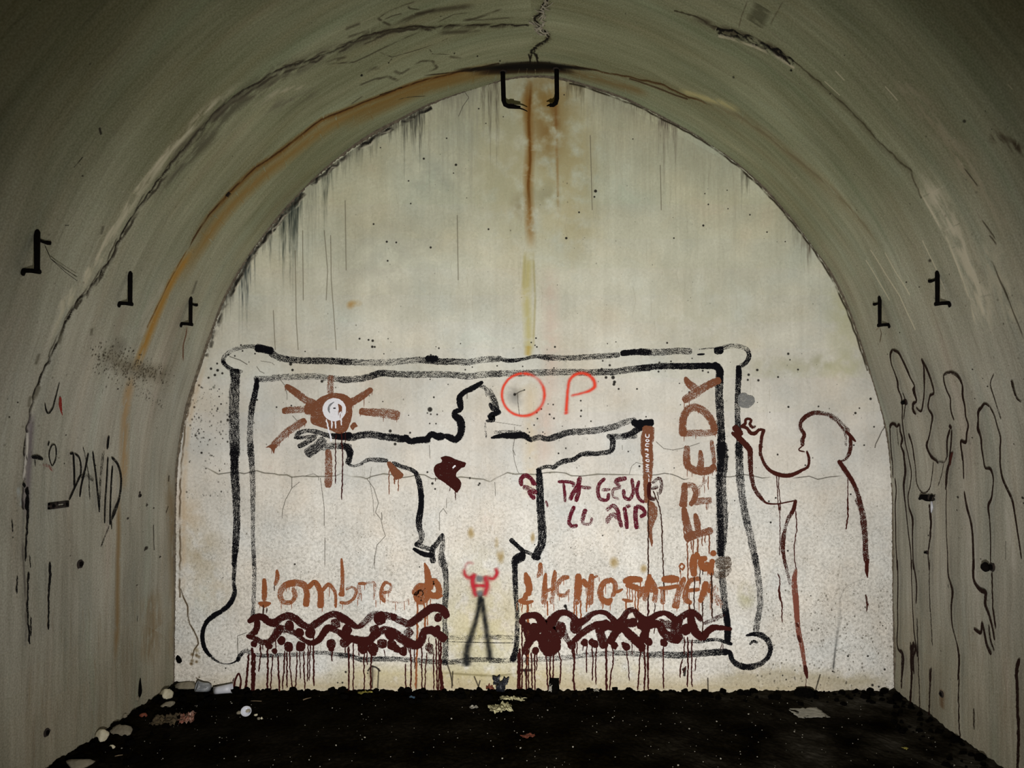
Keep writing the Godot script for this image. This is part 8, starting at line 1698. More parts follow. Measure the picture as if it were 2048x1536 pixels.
	film(d, false, "drip", "dark_red",[[[-1.371,0.347,-1.365,0.189,-1.37,0.015],[0.0082],[1]]])
	film(d, false, "drip", "dark_red",[[[-1.338,0.358,-1.327,0.249],[0.0075],[1]]])
	film(d, false, "drip", "dark_red",[[[-1.294,0.287,-1.291,0.015],[0.0082],[1]]])
	film(d, false, "drip", "dark_red",[[[-1.276,0.298,-1.272,0.189],[0.0082],[1]]])
	film(d, false, "drip", "dark_red",[[[-1.241,0.276,-1.247,0.135,-1.246,0.015],[0.0102],[1]]])
	film(d, false, "drip", "dark_red",[[[-1.153,0.292,-1.15,0.249],[0.0061],[1]]])
	film(d, false, "drip", "dark_red",[[[-0.987,0.32,-0.982,0.276],[0.0061],[1]]])
	film(d, false, "drip", "dark_red",[[[-1.006,0.194,-1.003,0.015],[0.0082],[1]]])
	film(d, false, "drip", "dark_red",[[[-0.971,0.303,-0.965,0.135,-0.968,0.015],[0.0102],[1]]])
	film(d, false, "drip", "dark_red",[[[-0.946,0.309,-0.938,0.162],[0.0068],[1]]])
	film(d, false, "drip", "dark_red",[[[-0.892,0.347,-0.891,0.015],[0.0088],[1]]])
	film(d, false, "drip", "dark_red",[[[-0.854,0.271,-0.867,0.135,-0.87,0.015],[0.0075],[1]]])
	film(d, false, "drip", "dark_red",[[[-0.81,0.265,-0.81,0.135,-0.807,0.015],[0.0082],[1]]])
	film(d, false, "drip", "dark_red",[[[-0.793,0.369,-0.788,0.189,-0.783,0.015],[0.0095],[1]]])
	film(d, false, "drip", "dark_red",[[[-0.776,0.358,-0.772,0.135,-0.775,0.015],[0.0095],[1]]])
	film(d, false, "drip", "dark_red",[[[-0.758,0.347,-0.761,0.189,-0.75,0.015],[0.0136,0.0122,0.0306],[1]]])
	film(d, false, "drip", "dark_red",[[[-0.843,0.38,-0.84,0.336],[0.0054],[1]]])
	d = drawing(e, "wave_border", "right row of tangled dark red waves and dots along the foot of the frame")
	film(d, false, "wave_line", "dark_red",[[[-0.198,0.478,-0.179,0.521,-0.135,0.532,-0.091,0.527,-0.059,0.488,-0.026,0.461,0.017,0.499,0.061,0.543,0.105,0.551,0.154,0.527,0.192,0.483,0.235,0.494,0.279,0.532,0.333,0.554,0.388,0.548,0.426,0.516,0.469,0.478,0.507,0.51,0.54,0.559,0.578,0.57,0.616,0.527,0.66,0.499,0.697,0.499],[0.0335,0.0427,0.0427,0.0457,0.0549,0.0671,0.0671,0.0488,0.0366,0.0396,0.0549,0.0457,0.0366,0.0274,0.0305,0.0366,0.0457,0.0427,0.0366,0.0335,0.0488,0.0488,0.0457],[1,1,1,1,1,1,1,0.97,0.95,0.92,0.95,0.95,0.85,1,1,0.95,1,0.95,0.88,0.9,0.95,1,1]],[[0.627,0.516,0.682,0.499,0.736,0.532,0.796,0.548,0.84,0.527,0.878,0.499,0.932,0.532,0.986,0.559,1.025,0.532,1.052,0.499],[0.0427,0.0427,0.0396,0.0335,0.0396,0.0457,0.0427,0.0335,0.0396,0.0305],[1,1,1,1,0.97,1,0.88,0.97,0.95,0.85]]])
	film(d, false, "dry_tail", "dark_red",[[[1.074,0.478,1.144,0.505,1.204,0.537],[0.0218,0.0327,0.0272],[0.5,0.45,0.4]]])
	film(d, false, "wave_line", "dark_red",[[[-0.179,0.478,-0.157,0.407,-0.146,0.363],[0.0457],[0.95]],[[-0.168,0.271,-0.157,0.325,-0.13,0.363,-0.091,0.385,-0.059,0.363,-0.037,0.309,-0.015,0.287,0.034,0.309,0.05,0.358],[0.0427,0.0488,0.0488,0.0457,0.0549,0.0671,0.0732,0.0671,0.0488],[0.85,0.97,1,1,1,1,1,1,1]]])
	film(d, false, "paint_mass", "dark_red",[[[-0.064,0.45,-0.004,0.418,0.045,0.407,0.072,0.467],[0.0488,0.0854,0.0915,0.0732],[1,0.97,0.93,0.7]],[[0.077,0.461,0.105,0.39,0.132,0.341],[0.061,0.0427,0.0335],[0.6,0.5,0.7]],[[-0.037,0.396,-0.004,0.341],[0.0732],[0.95]]])
	film(d, false, "wave_line", "dark_red",[[[0.129,0.331,0.17,0.358,0.224,0.407,0.29,0.45,0.333,0.469,0.399,0.461,0.453,0.456,0.507,0.456],[0.0274,0.0366,0.0427,0.0427,0.0427,0.0518,0.0671,0.061],[0.92,0.95,0.95,0.9,1,1,0.97,1]],[[0.344,0.434,0.36,0.374,0.377,0.32],[0.0549,0.0579,0.0549],[0.92,0.88,0.95]],[[0.502,0.461,0.453,0.407,0.42,0.347],[0.0549,0.0518,0.0549],[0.95]]])
	film(d, false, "wave_line", "dark_red",[[[0.497,0.461,0.551,0.401,0.605,0.352,0.644,0.303],[0.0488,0.0549,0.061,0.0366],[1]],[[0.535,0.478,0.589,0.483],[0.0518,0.061],[0.97]],[[0.654,0.499,0.665,0.429,0.638,0.358],[0.0488,0.0549,0.0488],[0.97]]])
	film(d, false, "wave_line", "dark_red",[[[0.627,0.472,0.66,0.461,0.709,0.472,0.758,0.467,0.791,0.412,0.845,0.374,0.889,0.363],[0.061,0.0671,0.0549,0.0518,0.0579,0.061,0.0549],[1,1,1,0.97,0.92,0.85,1]],[[0.763,0.494,0.807,0.472,0.867,0.461],[0.0305,0.0549,0.0549],[0.65,0.6,0.75]],[[0.889,0.499,0.878,0.434,0.894,0.374],[0.061,0.0793,0.061],[0.92,0.8,0.97]],[[0.682,0.461,0.66,0.407,0.638,0.352],[0.0366,0.0366,0.0488],[0.9,0.97,1]]])
	film(d, false, "wave_line", "dark_red",[[[0.976,0.537,0.992,0.461,1.019,0.407,1.063,0.385,1.095,0.418,1.133,0.445,1.193,0.445,1.259,0.437],[0.0427,0.0549,0.0549,0.0518,0.0457,0.0396,0.0335,0.0213],[0.97,1,1,1,1,1,1,0.95]]])
	film_shape(d, "paint_dot", "dark_red",[0.989,0.434,0.976,0.411,0.959,0.398,0.935,0.393,0.916,0.413,0.907,0.434,0.917,0.459,0.938,0.473,0.96,0.473,0.982,0.455],0.97)
	film_shape(d, "paint_dot", "dark_red",[0.916,0.363,0.904,0.346,0.893,0.335,0.874,0.337,0.86,0.345,0.849,0.363,0.855,0.383,0.874,0.391,0.893,0.394,0.908,0.379],0.97)
	film_shape(d, "paint_dot", "dark_red",[0.821,0.341,0.814,0.322,0.799,0.314,0.783,0.318,0.768,0.325,0.767,0.341,0.768,0.361,0.781,0.369,0.798,0.369,0.809,0.357],0.97)
	film_shape(d, "paint_dot", "dark_red",[0.714,0.347,0.71,0.33,0.694,0.32,0.679,0.322,0.665,0.331,0.657,0.347,0.669,0.361,0.68,0.376,0.695,0.376,0.707,0.365],0.97)
	film_shape(d, "paint_dot", "dark_red",[0.668,0.32,0.66,0.304,0.645,0.294,0.629,0.296,0.614,0.302,0.608,0.32,0.617,0.337,0.629,0.347,0.646,0.342,0.657,0.334],0.97)
	film_shape(d, "paint_dot", "dark_red",[0.18,0.32,0.176,0.303,0.162,0.296,0.144,0.296,0.129,0.304,0.122,0.32,0.132,0.337,0.145,0.343,0.162,0.343,0.178,0.338],0.9)
	film_shape(d, "paint_dot", "dark_red",[0.264,0.341,0.263,0.326,0.247,0.316,0.233,0.32,0.218,0.327,0.212,0.341,0.221,0.357,0.233,0.368,0.249,0.368,0.263,0.356],0.97)
	film_shape(d, "paint_dot", "dark_red",[0.337,0.331,0.334,0.313,0.321,0.306,0.303,0.308,0.291,0.314,0.281,0.331,0.291,0.347,0.302,0.361,0.319,0.359,0.336,0.345],0.97)
	film_shape(d, "paint_dot", "dark_red",[0.309,0.347,0.308,0.335,0.295,0.325,0.282,0.323,0.27,0.334,0.266,0.347,0.274,0.361,0.283,0.37,0.297,0.371,0.305,0.359],0.97)
	film_shape(d, "paint_dot", "dark_red",[0.476,0.32,0.466,0.306,0.455,0.292,0.44,0.299,0.427,0.306,0.423,0.32,0.427,0.336,0.441,0.347,0.456,0.347,0.47,0.335],0.97)
	film_shape(d, "paint_dot", "dark_red",[0.559,0.314,0.554,0.295,0.539,0.288,0.52,0.288,0.51,0.297,0.5,0.314,0.508,0.33,0.521,0.343,0.536,0.339,0.551,0.331],0.97)
	film_shape(d, "paint_dot", "dark_red",[0.521,0.336,0.518,0.327,0.512,0.32,0.503,0.322,0.496,0.328,0.496,0.336,0.497,0.345,0.504,0.348,0.511,0.349,0.518,0.346],0.97)
	film_shape(d, "paint_dot", "dark_red",[0.666,0.303,0.661,0.29,0.645,0.278,0.629,0.276,0.619,0.289,0.616,0.303,0.615,0.319,0.63,0.332,0.646,0.328,0.658,0.321],0.97)
	film_shape(d, "paint_dot", "dark_red",[0.42,0.461,0.41,0.436,0.393,0.427,0.37,0.415,0.353,0.434,0.341,0.461,0.345,0.489,0.371,0.497,0.393,0.503,0.414,0.489],0.97)
	film_shape(d, "paint_dot", "dark_red",[0.222,0.456,0.213,0.425,0.194,0.412,0.168,0.405,0.141,0.429,0.141,0.456,0.139,0.481,0.166,0.501,0.193,0.508,0.213,0.481],0.88)
	film_shape(d, "paint_dot", "dark_red",[-0.062,0.434,-0.074,0.405,-0.095,0.386,-0.122,0.392,-0.14,0.406,-0.149,0.434,-0.138,0.463,-0.121,0.478,-0.094,0.477,-0.071,0.46],0.97)
	film_shape(d, "paint_dot", "dark_red",[-0.125,0.456,-0.133,0.439,-0.144,0.435,-0.159,0.428,-0.171,0.442,-0.174,0.456,-0.173,0.473,-0.158,0.482,-0.144,0.481,-0.134,0.472],0.97)
	film_shape(d, "paint_dot", "dark_red",[-0.075,0.287,-0.082,0.271,-0.094,0.258,-0.109,0.264,-0.123,0.269,-0.127,0.287,-0.121,0.302,-0.11,0.31,-0.093,0.313,-0.08,0.303],0.97)
	film_shape(d, "paint_dot", "dark_red",[0.076,0.314,0.072,0.293,0.055,0.281,0.036,0.282,0.02,0.291,0.011,0.314,0.016,0.333,0.034,0.346,0.054,0.348,0.068,0.335],0.97)
	film_shape(d, "paint_dot", "dark_red",[0.03,0.303,0.016,0.279,-0.001,0.259,-0.03,0.254,-0.046,0.275,-0.054,0.303,-0.051,0.333,-0.03,0.351,-0.001,0.349,0.025,0.331],0.97)
	film(d, false, "drip", "dark_red",[[[-0.222,0.271,-0.223,0.015],[0.0102],[1]]])
	film(d, false, "drip", "dark_red",[[[-0.21,0.298,-0.212,0.015],[0.015],[1]]])
	film(d, false, "drip", "dark_red",[[[-0.195,0.467,-0.194,0.243,-0.195,0.015],[0.0095],[1]]])
	film(d, false, "drip", "dark_red",[[[-0.165,0.271,-0.164,0.015],[0.0102],[1]]])
	film(d, false, "drip", "dark_red",[[[-0.151,0.243,-0.149,0.015],[0.0082],[1]]])
	film(d, false, "drip", "dark_red",[[[-0.13,0.271,-0.124,0.015],[0.0095],[1]]])
	film(d, false, "drip", "dark_red",[[[-0.107,0.276,-0.105,0.015],[0.0095],[1]]])
	film(d, false, "drip", "dark_red",[[[-0.089,0.271,-0.094,0.151],[0.0082],[1]]])
	film(d, false, "drip", "dark_red",[[[-0.029,0.298,-0.023,0.189,-0.013,0.015],[0.0095],[1]]])
	film(d, false, "drip", "dark_red",[[[0.001,0.287,0.001,0.162,-0.003,0.015],[0.0095],[1]]])
	film(d, false, "drip", "dark_red",[[[0.024,0.292,0.024,0.189,0.017,0.015],[0.0095],[1]]])
	film(d, false, "drip", "dark_red",[[[0.056,0.303,0.075,0.216,0.066,0.053],[0.0088],[1]]])
	film(d, false, "drip", "dark_red",[[[0.154,0.303,0.16,0.243],[0.0109],[1]]])
	film(d, false, "drip", "dark_red",[[[0.166,0.303,0.169,0.189,0.163,0.107,0.17,0.015],[0.0122],[1]]])
	film(d, false, "drip", "dark_red",[[[0.232,0.336,0.227,0.287],[0.0061],[1]]])
	film(d, false, "drip", "dark_red",[[[0.257,0.331,0.252,0.243,0.257,0.135],[0.0082],[1]]])
	film(d, false, "drip", "dark_red",[[[0.292,0.325,0.298,0.216,0.295,0.08],[0.0082],[1]]])
	film(d, false, "drip", "dark_red",[[[0.325,0.325,0.317,0.216,0.32,0.053],[0.0082],[1]]])
	film(d, false, "drip", "dark_red",[[[0.392,0.314,0.392,0.189,0.392,0.015],[0.0136],[1]]])
	film(d, false, "drip", "dark_red",[[[0.428,0.352,0.439,0.205,0.426,0.135,0.415,0.015],[0.0088],[1]]])
	film(d, false, "drip", "dark_red",[[[0.53,0.298,0.543,0.2,0.551,0.08],[0.0068],[1]]])
	film(d, false, "drip", "dark_red",[[[0.63,0.298,0.622,0.189,0.611,0.015],[0.0088],[1]]])
	film(d, false, "drip", "dark_red",[[[0.654,0.298,0.66,0.216,0.654,0.015],[0.0102],[1]]])
	film(d, false, "drip", "dark_red",[[[0.683,0.625,0.682,0.407,0.683,0.015],[0.0095],[1]]])
	film(d, false, "drip", "dark_red",[[[0.57,0.385,0.572,0.26],[0.0054],[1]]])
	film(d, false, "drip", "dark_red",[[[0.187,0.483,0.188,0.265],[0.0068],[1]]])
	film(d, false, "drip", "dark_red",[[[0.682,0.625,0.677,0.407,0.681,0.026],[0.0082],[1]]])
	film(d, false, "drip", "dark_red",[[[0.654,0.238,0.661,0.162,0.655,0.026],[0.0082],[1]]])
	film(d, false, "drip", "dark_red",[[[0.788,0.314,0.788,0.189,0.791,0.026],[0.0088],[1]]])
	film(d, false, "drip", "dark_red",[[[0.934,0.38,0.934,0.26],[0.0082],[1]]])
	film(d, false, "drip", "dark_red",[[[0.957,0.38,0.959,0.216,0.955,0.037],[0.0095],[1]]])
	film(d, false, "drip", "dark_red",[[[0.986,0.363,0.984,0.243,0.986,0.037],[0.0088],[1]]])
	film(d, false, "drip", "dark_red",[[[0.924,0.227,0.91,0.189,0.906,0.102],[0.0095],[1]]])
	film(d, false, "drip", "dark_red",[[[0.943,0.178,0.924,0.135],[0.0082],[1]]])
	film(d, false, "drip", "dark_red",[[[1.016,0.233,1.008,0.145],[0.0068],[1]]])
	film(d, false, "drip", "dark_red",[[[1.192,0.341,1.188,0.292],[0.0054],[1]]])
	film(d, false, "drip", "dark_red",[[[1.202,0.336,1.202,0.298],[0.0054],[1]]])
	d = drawing(e, "worker_outline", "thin red-brown outline of a bowed person with one hand raised, right of the frame")
	film(d, false, "hand_outline", "red_brown",[[[1.332,1.85,1.359,1.869,1.359,1.891,1.381,1.899,1.4,1.888,1.389,1.864,1.411,1.839,1.427,1.847],[0.0163,0.0191,0.0174,0.0163,0.0163,0.0174,0.0191,0.0136],[1,1,1,1,1,0.95,0.85,0.8]],[[1.329,1.847,1.368,1.834,1.4,1.798,1.425,1.798,1.455,1.823,1.493,1.82],[0.0218,0.0207,0.0245,0.0245,0.0191,0.0109],[1]]])
	film(d, false, "arm_outline", "red_brown",[[[1.487,1.82,1.474,1.782,1.466,1.722,1.46,1.646],[0.0245,0.0218,0.0207,0.0196],[1,0.97,0.85,0.8]],[[1.46,1.718,1.466,1.652,1.487,1.593,1.531,1.538,1.585,1.511,1.662,1.505,1.749,1.538],[0.0196,0.0185,0.0207,0.0218,0.0245,0.0272,0.0191],[0.8,0.82,0.92,0.97,1,1,1]]])
	film(d, false, "arm_outline", "red_brown",[[[1.267,1.801,1.313,1.766,1.368,1.711,1.395,1.679],[0.0191,0.0354,0.0381,0.0327],[1,1,1,0.95]],[[1.286,1.839,1.324,1.793],[0.0436],[1]],[[1.357,1.718,1.389,1.68,1.392,1.631,1.395,1.554,1.403,1.489,1.422,1.413,1.46,1.358,1.498,1.318,1.574,1.307,1.651,1.32,1.702,1.33],[0.0327,0.0354,0.0327,0.0316,0.0283,0.0272,0.0261,0.012,0.0076,0.0071,0.0065],[0.95,0.97,0.85,0.9,0.75,0.75,0.85,1,1,1,0.95]]])
	film(d, false, "head_outline", "red_brown",[[[1.533,1.54,1.598,1.513,1.669,1.505,1.735,1.535,1.794,1.568,1.8,1.622,1.786,1.671],[0.0152,0.0196,0.0245,0.0174,0.0174,0.0174,0.0152],[0.95,1,1,0.97,0.95,0.95,1]],[[1.77,1.669,1.729,1.683,1.757,1.712],[0.0076],[0.95]],[[1.756,1.715,1.756,1.753,1.768,1.785,1.743,1.834,1.743,1.872,1.773,1.91,1.827,1.938,1.903,1.935,1.969,1.913,2.023,1.861,2.069,1.812],[0.0245,0.0272,0.0229,0.0261,0.0229,0.0299,0.0283,0.0261,0.0272,0.0381,0.0408],[0.72,0.9,0.97,0.75,0.85,0.88,0.8,0.65,0.5,0.42,0.5]],[[2.058,1.812,2.088,1.78,2.124,1.742],[0.0163,0.0229,0.0109],[1]],[[1.947,1.91,2.012,1.861,2.05,1.796,2.058,1.715],[0.0163],[0.4,0.35,0.35,0.4]],[[2.088,1.769,2.09,1.709,2.078,1.655,2.045,1.611,2.012,1.6],[0.0229,0.0261,0.0245,0.0163,0.0109],[0.92,0.85,0.78,0.6,0.5]]])
	film(d, false, "back_outline", "red_brown",[[[2.009,1.603,2.056,1.535,2.099,1.47,2.132,1.399,2.154,1.328,2.167,1.263],[0.0272,0.0316,0.0283,0.0272,0.0299,0.0381],[1,0.97,0.97,0.78,0.7,0.45]],[[2.137,1.334,2.17,1.253,2.181,1.171,2.192,1.062,2.195,0.953,2.204,0.899],[0.0408,0.0381,0.0408,0.0338,0.0392,0.0338],[0.45,0.55,0.78,0.72,0.75,0.85]],[[2.204,0.91,2.202,0.845,2.207,0.796],[0.0229,0.0261,0.0076],[1]]])
	film(d, false, "leg_outline", "red_brown",[[[1.707,1.329,1.691,1.264,1.658,1.209,1.637,1.144,1.623,1.073,1.62,0.986,1.631,0.91,1.647,0.845,1.669,0.752],[0.0229,0.0272,0.0245,0.0218,0.0299,0.0272,0.0218,0.0245,0.0218],[1,0.97,0.65,0.5,0.87,0.75,0.85,0.45,0.4]]])
	film(d, false, "leg_outline", "red_wash",[[[1.71,0.85,1.699,0.79,1.702,0.708,1.71,0.627,1.718,0.496],[0.0218,0.0327,0.0381,0.037,0.0338],[0.65,0.85,0.85,0.88,0.85]],[[1.71,0.672,1.715,0.564,1.729,0.411,1.751,0.319,1.767,0.21,1.775,0.166],[0.037,0.0327,0.0327,0.0299,0.0245,0.0207],[0.85,0.8,0.82,0.8,0.75,0.85]]], "reddish leg stroke")
	film(d, false, "leg_tip", "red_brown",[[[1.773,0.18,1.781,0.133,1.788,0.095],[0.0229,0.0272,0.0098],[1]],[[1.713,0.476,1.726,0.455],[0.0163],[0.9]],[[1.726,0.389,1.74,0.351],[0.0218],[0.85]]])
	film(d, false, "drip", "red_brown",[[[1.707,1.258,1.714,1.171,1.71,1.09,1.701,1.051,1.701,0.926,1.71,0.855],[0.0068],[1]]])
	film(d, false, "drip", "red_brown",[[[1.593,1.313,1.597,1.226,1.597,0.953],[0.0054],[1]]])
	film(d, false, "drip", "red_brown",[[[2.069,1.351,2.072,1.253,2.067,1.182,2.057,1.133],[0.0095],[1]]])
	film(d, false, "drip", "red_brown",[[[1.586,0.823,1.598,0.768,1.59,0.719],[0.0068],[1]]])
	film(d, false, "drip", "red_brown",[[[1.593,0.736,1.596,0.67,1.607,0.627,1.612,0.485],[0.0095,0.0177,0.0095,0.0068],[1]]])
	film(d, false, "drip", "red_brown",[[[2.195,0.676,2.205,0.616,2.2,0.561],[0.0068,0.015,0.0082],[0.8]]])
	film(d, false, "drip", "red_brown",[[[1.576,1.508,1.579,1.448,1.585,1.328,1.593,1.263],[0.0061],[1]]])
	film(d, false, "drip", "red_brown",[[[1.59,1.508,1.59,1.448,1.601,1.328,1.604,1.263],[0.0061],[1]]])
	film(d, false, "drip", "red_brown",[[[2.069,1.486,2.069,1.263],[0.0061],[1]]])
	film(d, false, "leg_outline", "spray_black",[[[2.023,0.585,2.015,0.52,2.004,0.444,1.99,0.346,1.98,0.264,1.969,0.155],[0.0218,0.0218,0.0207,0.0191,0.0163,0.0136],[0.08,0.1,0.2,0.35,0.5,0.75]],[[2.186,0.785,2.121,0.763,2.05,0.719,2.023,0.665,2.018,0.518],[0.0065,0.0076,0.0098,0.012,0.0191],[0.15,0.15,0.18,0.14,0.08]]], "faded grey second leg")
	film(d, false, "drip", "red_brown",[[[1.781,0.095,1.778,0.063,1.773,0.003],[0.0044,0.0044,0.0076],[1]]])
	d = drawing(e, "paint_patch", "dark red heart-like patch of paint on the painted man's chest")
	film_shape(d, "paint_film", "dark_red",[-0.761,1.628,-0.734,1.639,-0.701,1.636,-0.663,1.62,-0.625,1.606,-0.606,1.601,-0.584,1.59,-0.592,1.568,-0.62,1.554,-0.641,1.535,-0.652,1.516,-0.651,1.495,-0.63,1.478,-0.617,1.451,-0.621,1.421,-0.636,1.397,-0.647,1.385,-0.663,1.397,-0.679,1.413,-0.707,1.435,-0.734,1.456,-0.777,1.484,-0.796,1.505,-0.807,1.533,-0.806,1.56,-0.788,1.582,-0.756,1.595,-0.75,1.606],0.96)
	film(d, false, "paint_fleck", "white",[[[-0.674,1.56,-0.66,1.573],[0.0131],[0.9]]])
	film(d, false, "drip", "dark_red",[[[-0.658,1.397,-0.657,1.337],[0.0061],[1]]])
	film(d, false, "drip", "dark_red",[[[-0.696,1.421,-0.698,1.399],[0.0054],[1]]])
	film(d, false, "drip", "dark_red",[[[-0.794,1.489,-0.795,1.465],[0.0054],[1]]])
	d = drawing(e, "paint_patch", "orange-brown wedge of paint below the man's left-hand arm")
	film_shape(d, "paint_film", "brown",[-1.134,1.601,-1.11,1.601,-1.082,1.576,-1.061,1.554,-1.039,1.533,-1.018,1.51,-1.028,1.489,-1.061,1.478,-1.074,1.476,-1.088,1.495,-1.104,1.516,-1.115,1.544,-1.129,1.571],0.96)
	film(d, false, "drip", "brown",[[[-1.119,1.544,-1.119,1.375],[0.0061],[1]]])
	film(d, false, "drip", "brown",[[[-1.082,1.489,-1.08,1.448],[0.0095],[1]]])
	film(d, false, "drip", "brown",[[[-1.054,1.484,-1.054,1.397],[0.0061],[1]]])
	d = drawing(e, "paint_patch", "pale grey roller dab just outside the frame's right post")
	film_shape(d, "paint_film", "grey_dab",[1.31,2.065,1.335,2.079,1.362,2.076,1.381,2.064,1.406,2.06,1.422,2.038,1.421,2.011,1.406,1.992,1.381,1.975,1.351,1.975,1.324,1.983,1.308,2.003,1.305,2.035],0.8)
	d = drawing(l, "black_lettering", "thin black sprayed five-letter name low on the left wall")
	film(d, true, "letter", "marker",[[[-3.881,-3.896,-3.879,-3.923],[0.0159,0.016],[0.95]],[[-3.879,-3.923,-3.97,-3.939,-4.072,-3.949],[0.0144,0.0146,0.0146],[0.97]],[[-3.879,-3.931,-3.907,-3.973,-3.961,-3.994,-4.004,-3.995],[0.0102,0.012,0.0132,0.0134],[0.9]],[[-4.004,-3.995,-4.067,-3.953,-4.132,-3.91],[0.0148,0.0145,0.0141],[0.92]]])
	film(d, true, "letter", "marker",[[[-3.881,-4.043,-3.963,-4.031,-4.027,-4.014,-4.123,-3.998],[0.0156,0.0154,0.0153,0.0151],[0.97]],[[-3.847,-3.993,-3.919,-4.031,-3.997,-4.061,-4.146,-4.085],[0.0079,0.0082,0.0085,0.0086],[0.6]],[[-4.017,-3.98,-4.003,-4.02,-4.037,-4.109],[0.0272,0.0215,0.0238],[0.4]]])
	film(d, true, "letter", "marker",[[[-3.87,-4.08,-3.994,-4.122,-4.209,-4.17],[0.0136,0.014,0.0143],[0.92]],[[-3.866,-4.176,-3.967,-4.172,-4.164,-4.168],[0.0203,0.0201,0.02],[0.45]],[[-4.154,-4.168,-4.224,-4.171],[0.0145,0.0145],[0.9]]])
	film(d, true, "letter", "marker",[[[-3.78,-4.202,-3.86,-4.207],[0.0206,0.0206],[0.97]],[[-3.906,-4.221,-4.026,-4.225,-4.14,-4.221,-4.294,-4.223],[0.015,0.015,0.0149,0.0149],[0.9]]])
	film(d, true, "letter", "marker",[[[-3.959,-4.272,-4.115,-4.271,-4.28,-4.274],[0.0153,0.0152,0.0152],[0.9]],[[-4.271,-4.274,-4.309,-4.274],[0.019,0.019],[0.97]],[[-3.907,-4.254,-3.949,-4.318,-4.021,-4.358,-4.121,-4.363,-4.235,-4.325,-4.278,-4.29],[0.0148,0.0174,0.0196,0.0199,0.0194,0.0186],[0.8]],[[-4.168,-4.351,-4.279,-4.288,-4.337,-4.289],[0.0117,0.0115,0.0115],[0.8]],[[-4.316,-4.265,-4.426,-4.188],[0.0093,0.009],[0.6]]])
	d = drawing(l, "black_scribble", "small black and red sprayed scribbles at the left edge")
	film(d, true, "scribble", "marker",[[[-3.504,-3.693,-3.597,-3.696,-3.648,-3.692,-3.669,-3.674,-3.65,-3.647,-3.616,-3.628],[0.0059,0.0089,0.0118,0.0094,0.0101,0.0053],[0.9]]])
	film(d, true, "scribble", "marker",[[[-3.815,-3.72,-3.838,-3.714],[0.0133,0.0132],[0.9]],[[-3.836,-3.772,-3.831,-3.749,-3.861,-3.733,-3.912,-3.742,-3.943,-3.765,-3.918,-3.783,-3.867,-3.784,-3.836,-3.772],[0.0061,0.0081,0.0089,0.0085,0.006,0.0091,0.009,0.0087],[0.9]]])
	film(d, true, "smudge", "marker",[[[-3.894,-3.605,-3.895,-3.647,-3.908,-3.691],[0.0149,0.0204,0.015],[0.97]],[[-3.883,-3.567,-3.91,-3.575],[0.0092,0.0092],[0.9]],[[-3.909,-3.632,-3.944,-3.639],[0.0082,0.0082],[0.8]]])
	film(d, true, "red_mark", "red_mark",[[[-3.579,-3.728,-3.62,-3.745,-3.675,-3.781],[0.0186,0.0212,0.0071],[0.95]]])
	film(d, true, "red_mark", "red_mark",[[[-3.936,-3.695,-3.947,-3.74,-3.969,-3.772],[0.0149,0.0158,0.0176],[0.35]]])
	film(d, true, "dark_run", "marker",[[[-4.025,-3.559,-4.042,-3.587],[0.0194,0.0196],[0.97]],[[-4.045,-3.601,-4.118,-3.61,-4.209,-3.609],[0.0121,0.0122,0.0123],[0.95]]])
	film(d, true, "dark_run", "marker",[[[-4.109,-3.606,-4.206,-3.606,-4.351,-3.6,-4.414,-3.597],[0.0119,0.0119,0.0119,0.0119],[0.95]]])
	film(d, true, "dark_run", "marker",[[[-4.47,-3.614,-4.595,-3.608,-4.692,-3.606,-4.831,-3.618],[0.012,0.0121,0.0121,0.0122],[0.92]]])
	film(d, true, "dark_run", "marker",[[[-4.446,-3.765,-4.527,-3.764,-4.601,-3.755,-4.703,-3.756,-4.792,-3.75],[0.0185,0.0168,0.0131,0.0113,0.017],[0.95]]])
	film(d, true, "dark_run", "marker",[[[-4.196,-3.506,-4.257,-3.51],[0.0088,0.0088],[0.8]]])
	film(d, true, "dark_run", "marker",[[[-4.475,-3.538,-4.531,-3.531,-4.56,-3.532],[0.01,0.0099,0.0098],[0.9]]])
	film(d, true, "dark_run", "marker",[[[-4.389,-3.626,-4.453,-3.628],[0.0077,0.0077],[0.8]]])
	film(d, true, "dark_run", "marker",[[[-4.697,-3.626,-4.795,-3.627],[0.0087,0.0088],[0.8]]])
	d = drawing(r, "painted_hand", "thin dark outline of a giant open hand with long drips on the right wall")
	film(d, true, "finger_outline", "line_brown",[[[3.202,-4.612,3.232,-4.662,3.293,-4.688,3.357,-4.683,3.41,-4.684,3.461,-4.709,3.514,-4.704,3.581,-4.724,3.659,-4.762,3.737,-4.779,3.815,-4.78,3.919,-4.76],[0.0165,0.0193,0.0125,0.0125,0.0206,0.0167,0.0135,0.0134,0.0125,0.0127,0.0106,0.0094],[0.97]],[[3.871,-4.769,3.949,-4.756,4.015,-4.742,4.103,-4.763,4.183,-4.8,4.245,-4.798,4.323,-4.754,4.41,-4.755,4.538,-4.75,4.657,-4.741],[0.0095,0.0104,0.0113,0.0112,0.0114,0.0115,0.0226,0.0134,0.0124,0.0114],[0.95]]])
	film(d, true, "finger_outline", "line_brown",[[[3.205,-4.609,3.236,-4.552,3.285,-4.534,3.348,-4.524,3.404,-4.519,3.462,-4.504,3.485,-4.527,3.556,-4.536,3.573,-4.584,3.613,-4.599,3.64,-4.577],[0.0168,0.0185,0.0175,0.0214,0.0136,0.0115,0.0305,0.0129,0.0191,0.0249,0.0189],[0.97]]])
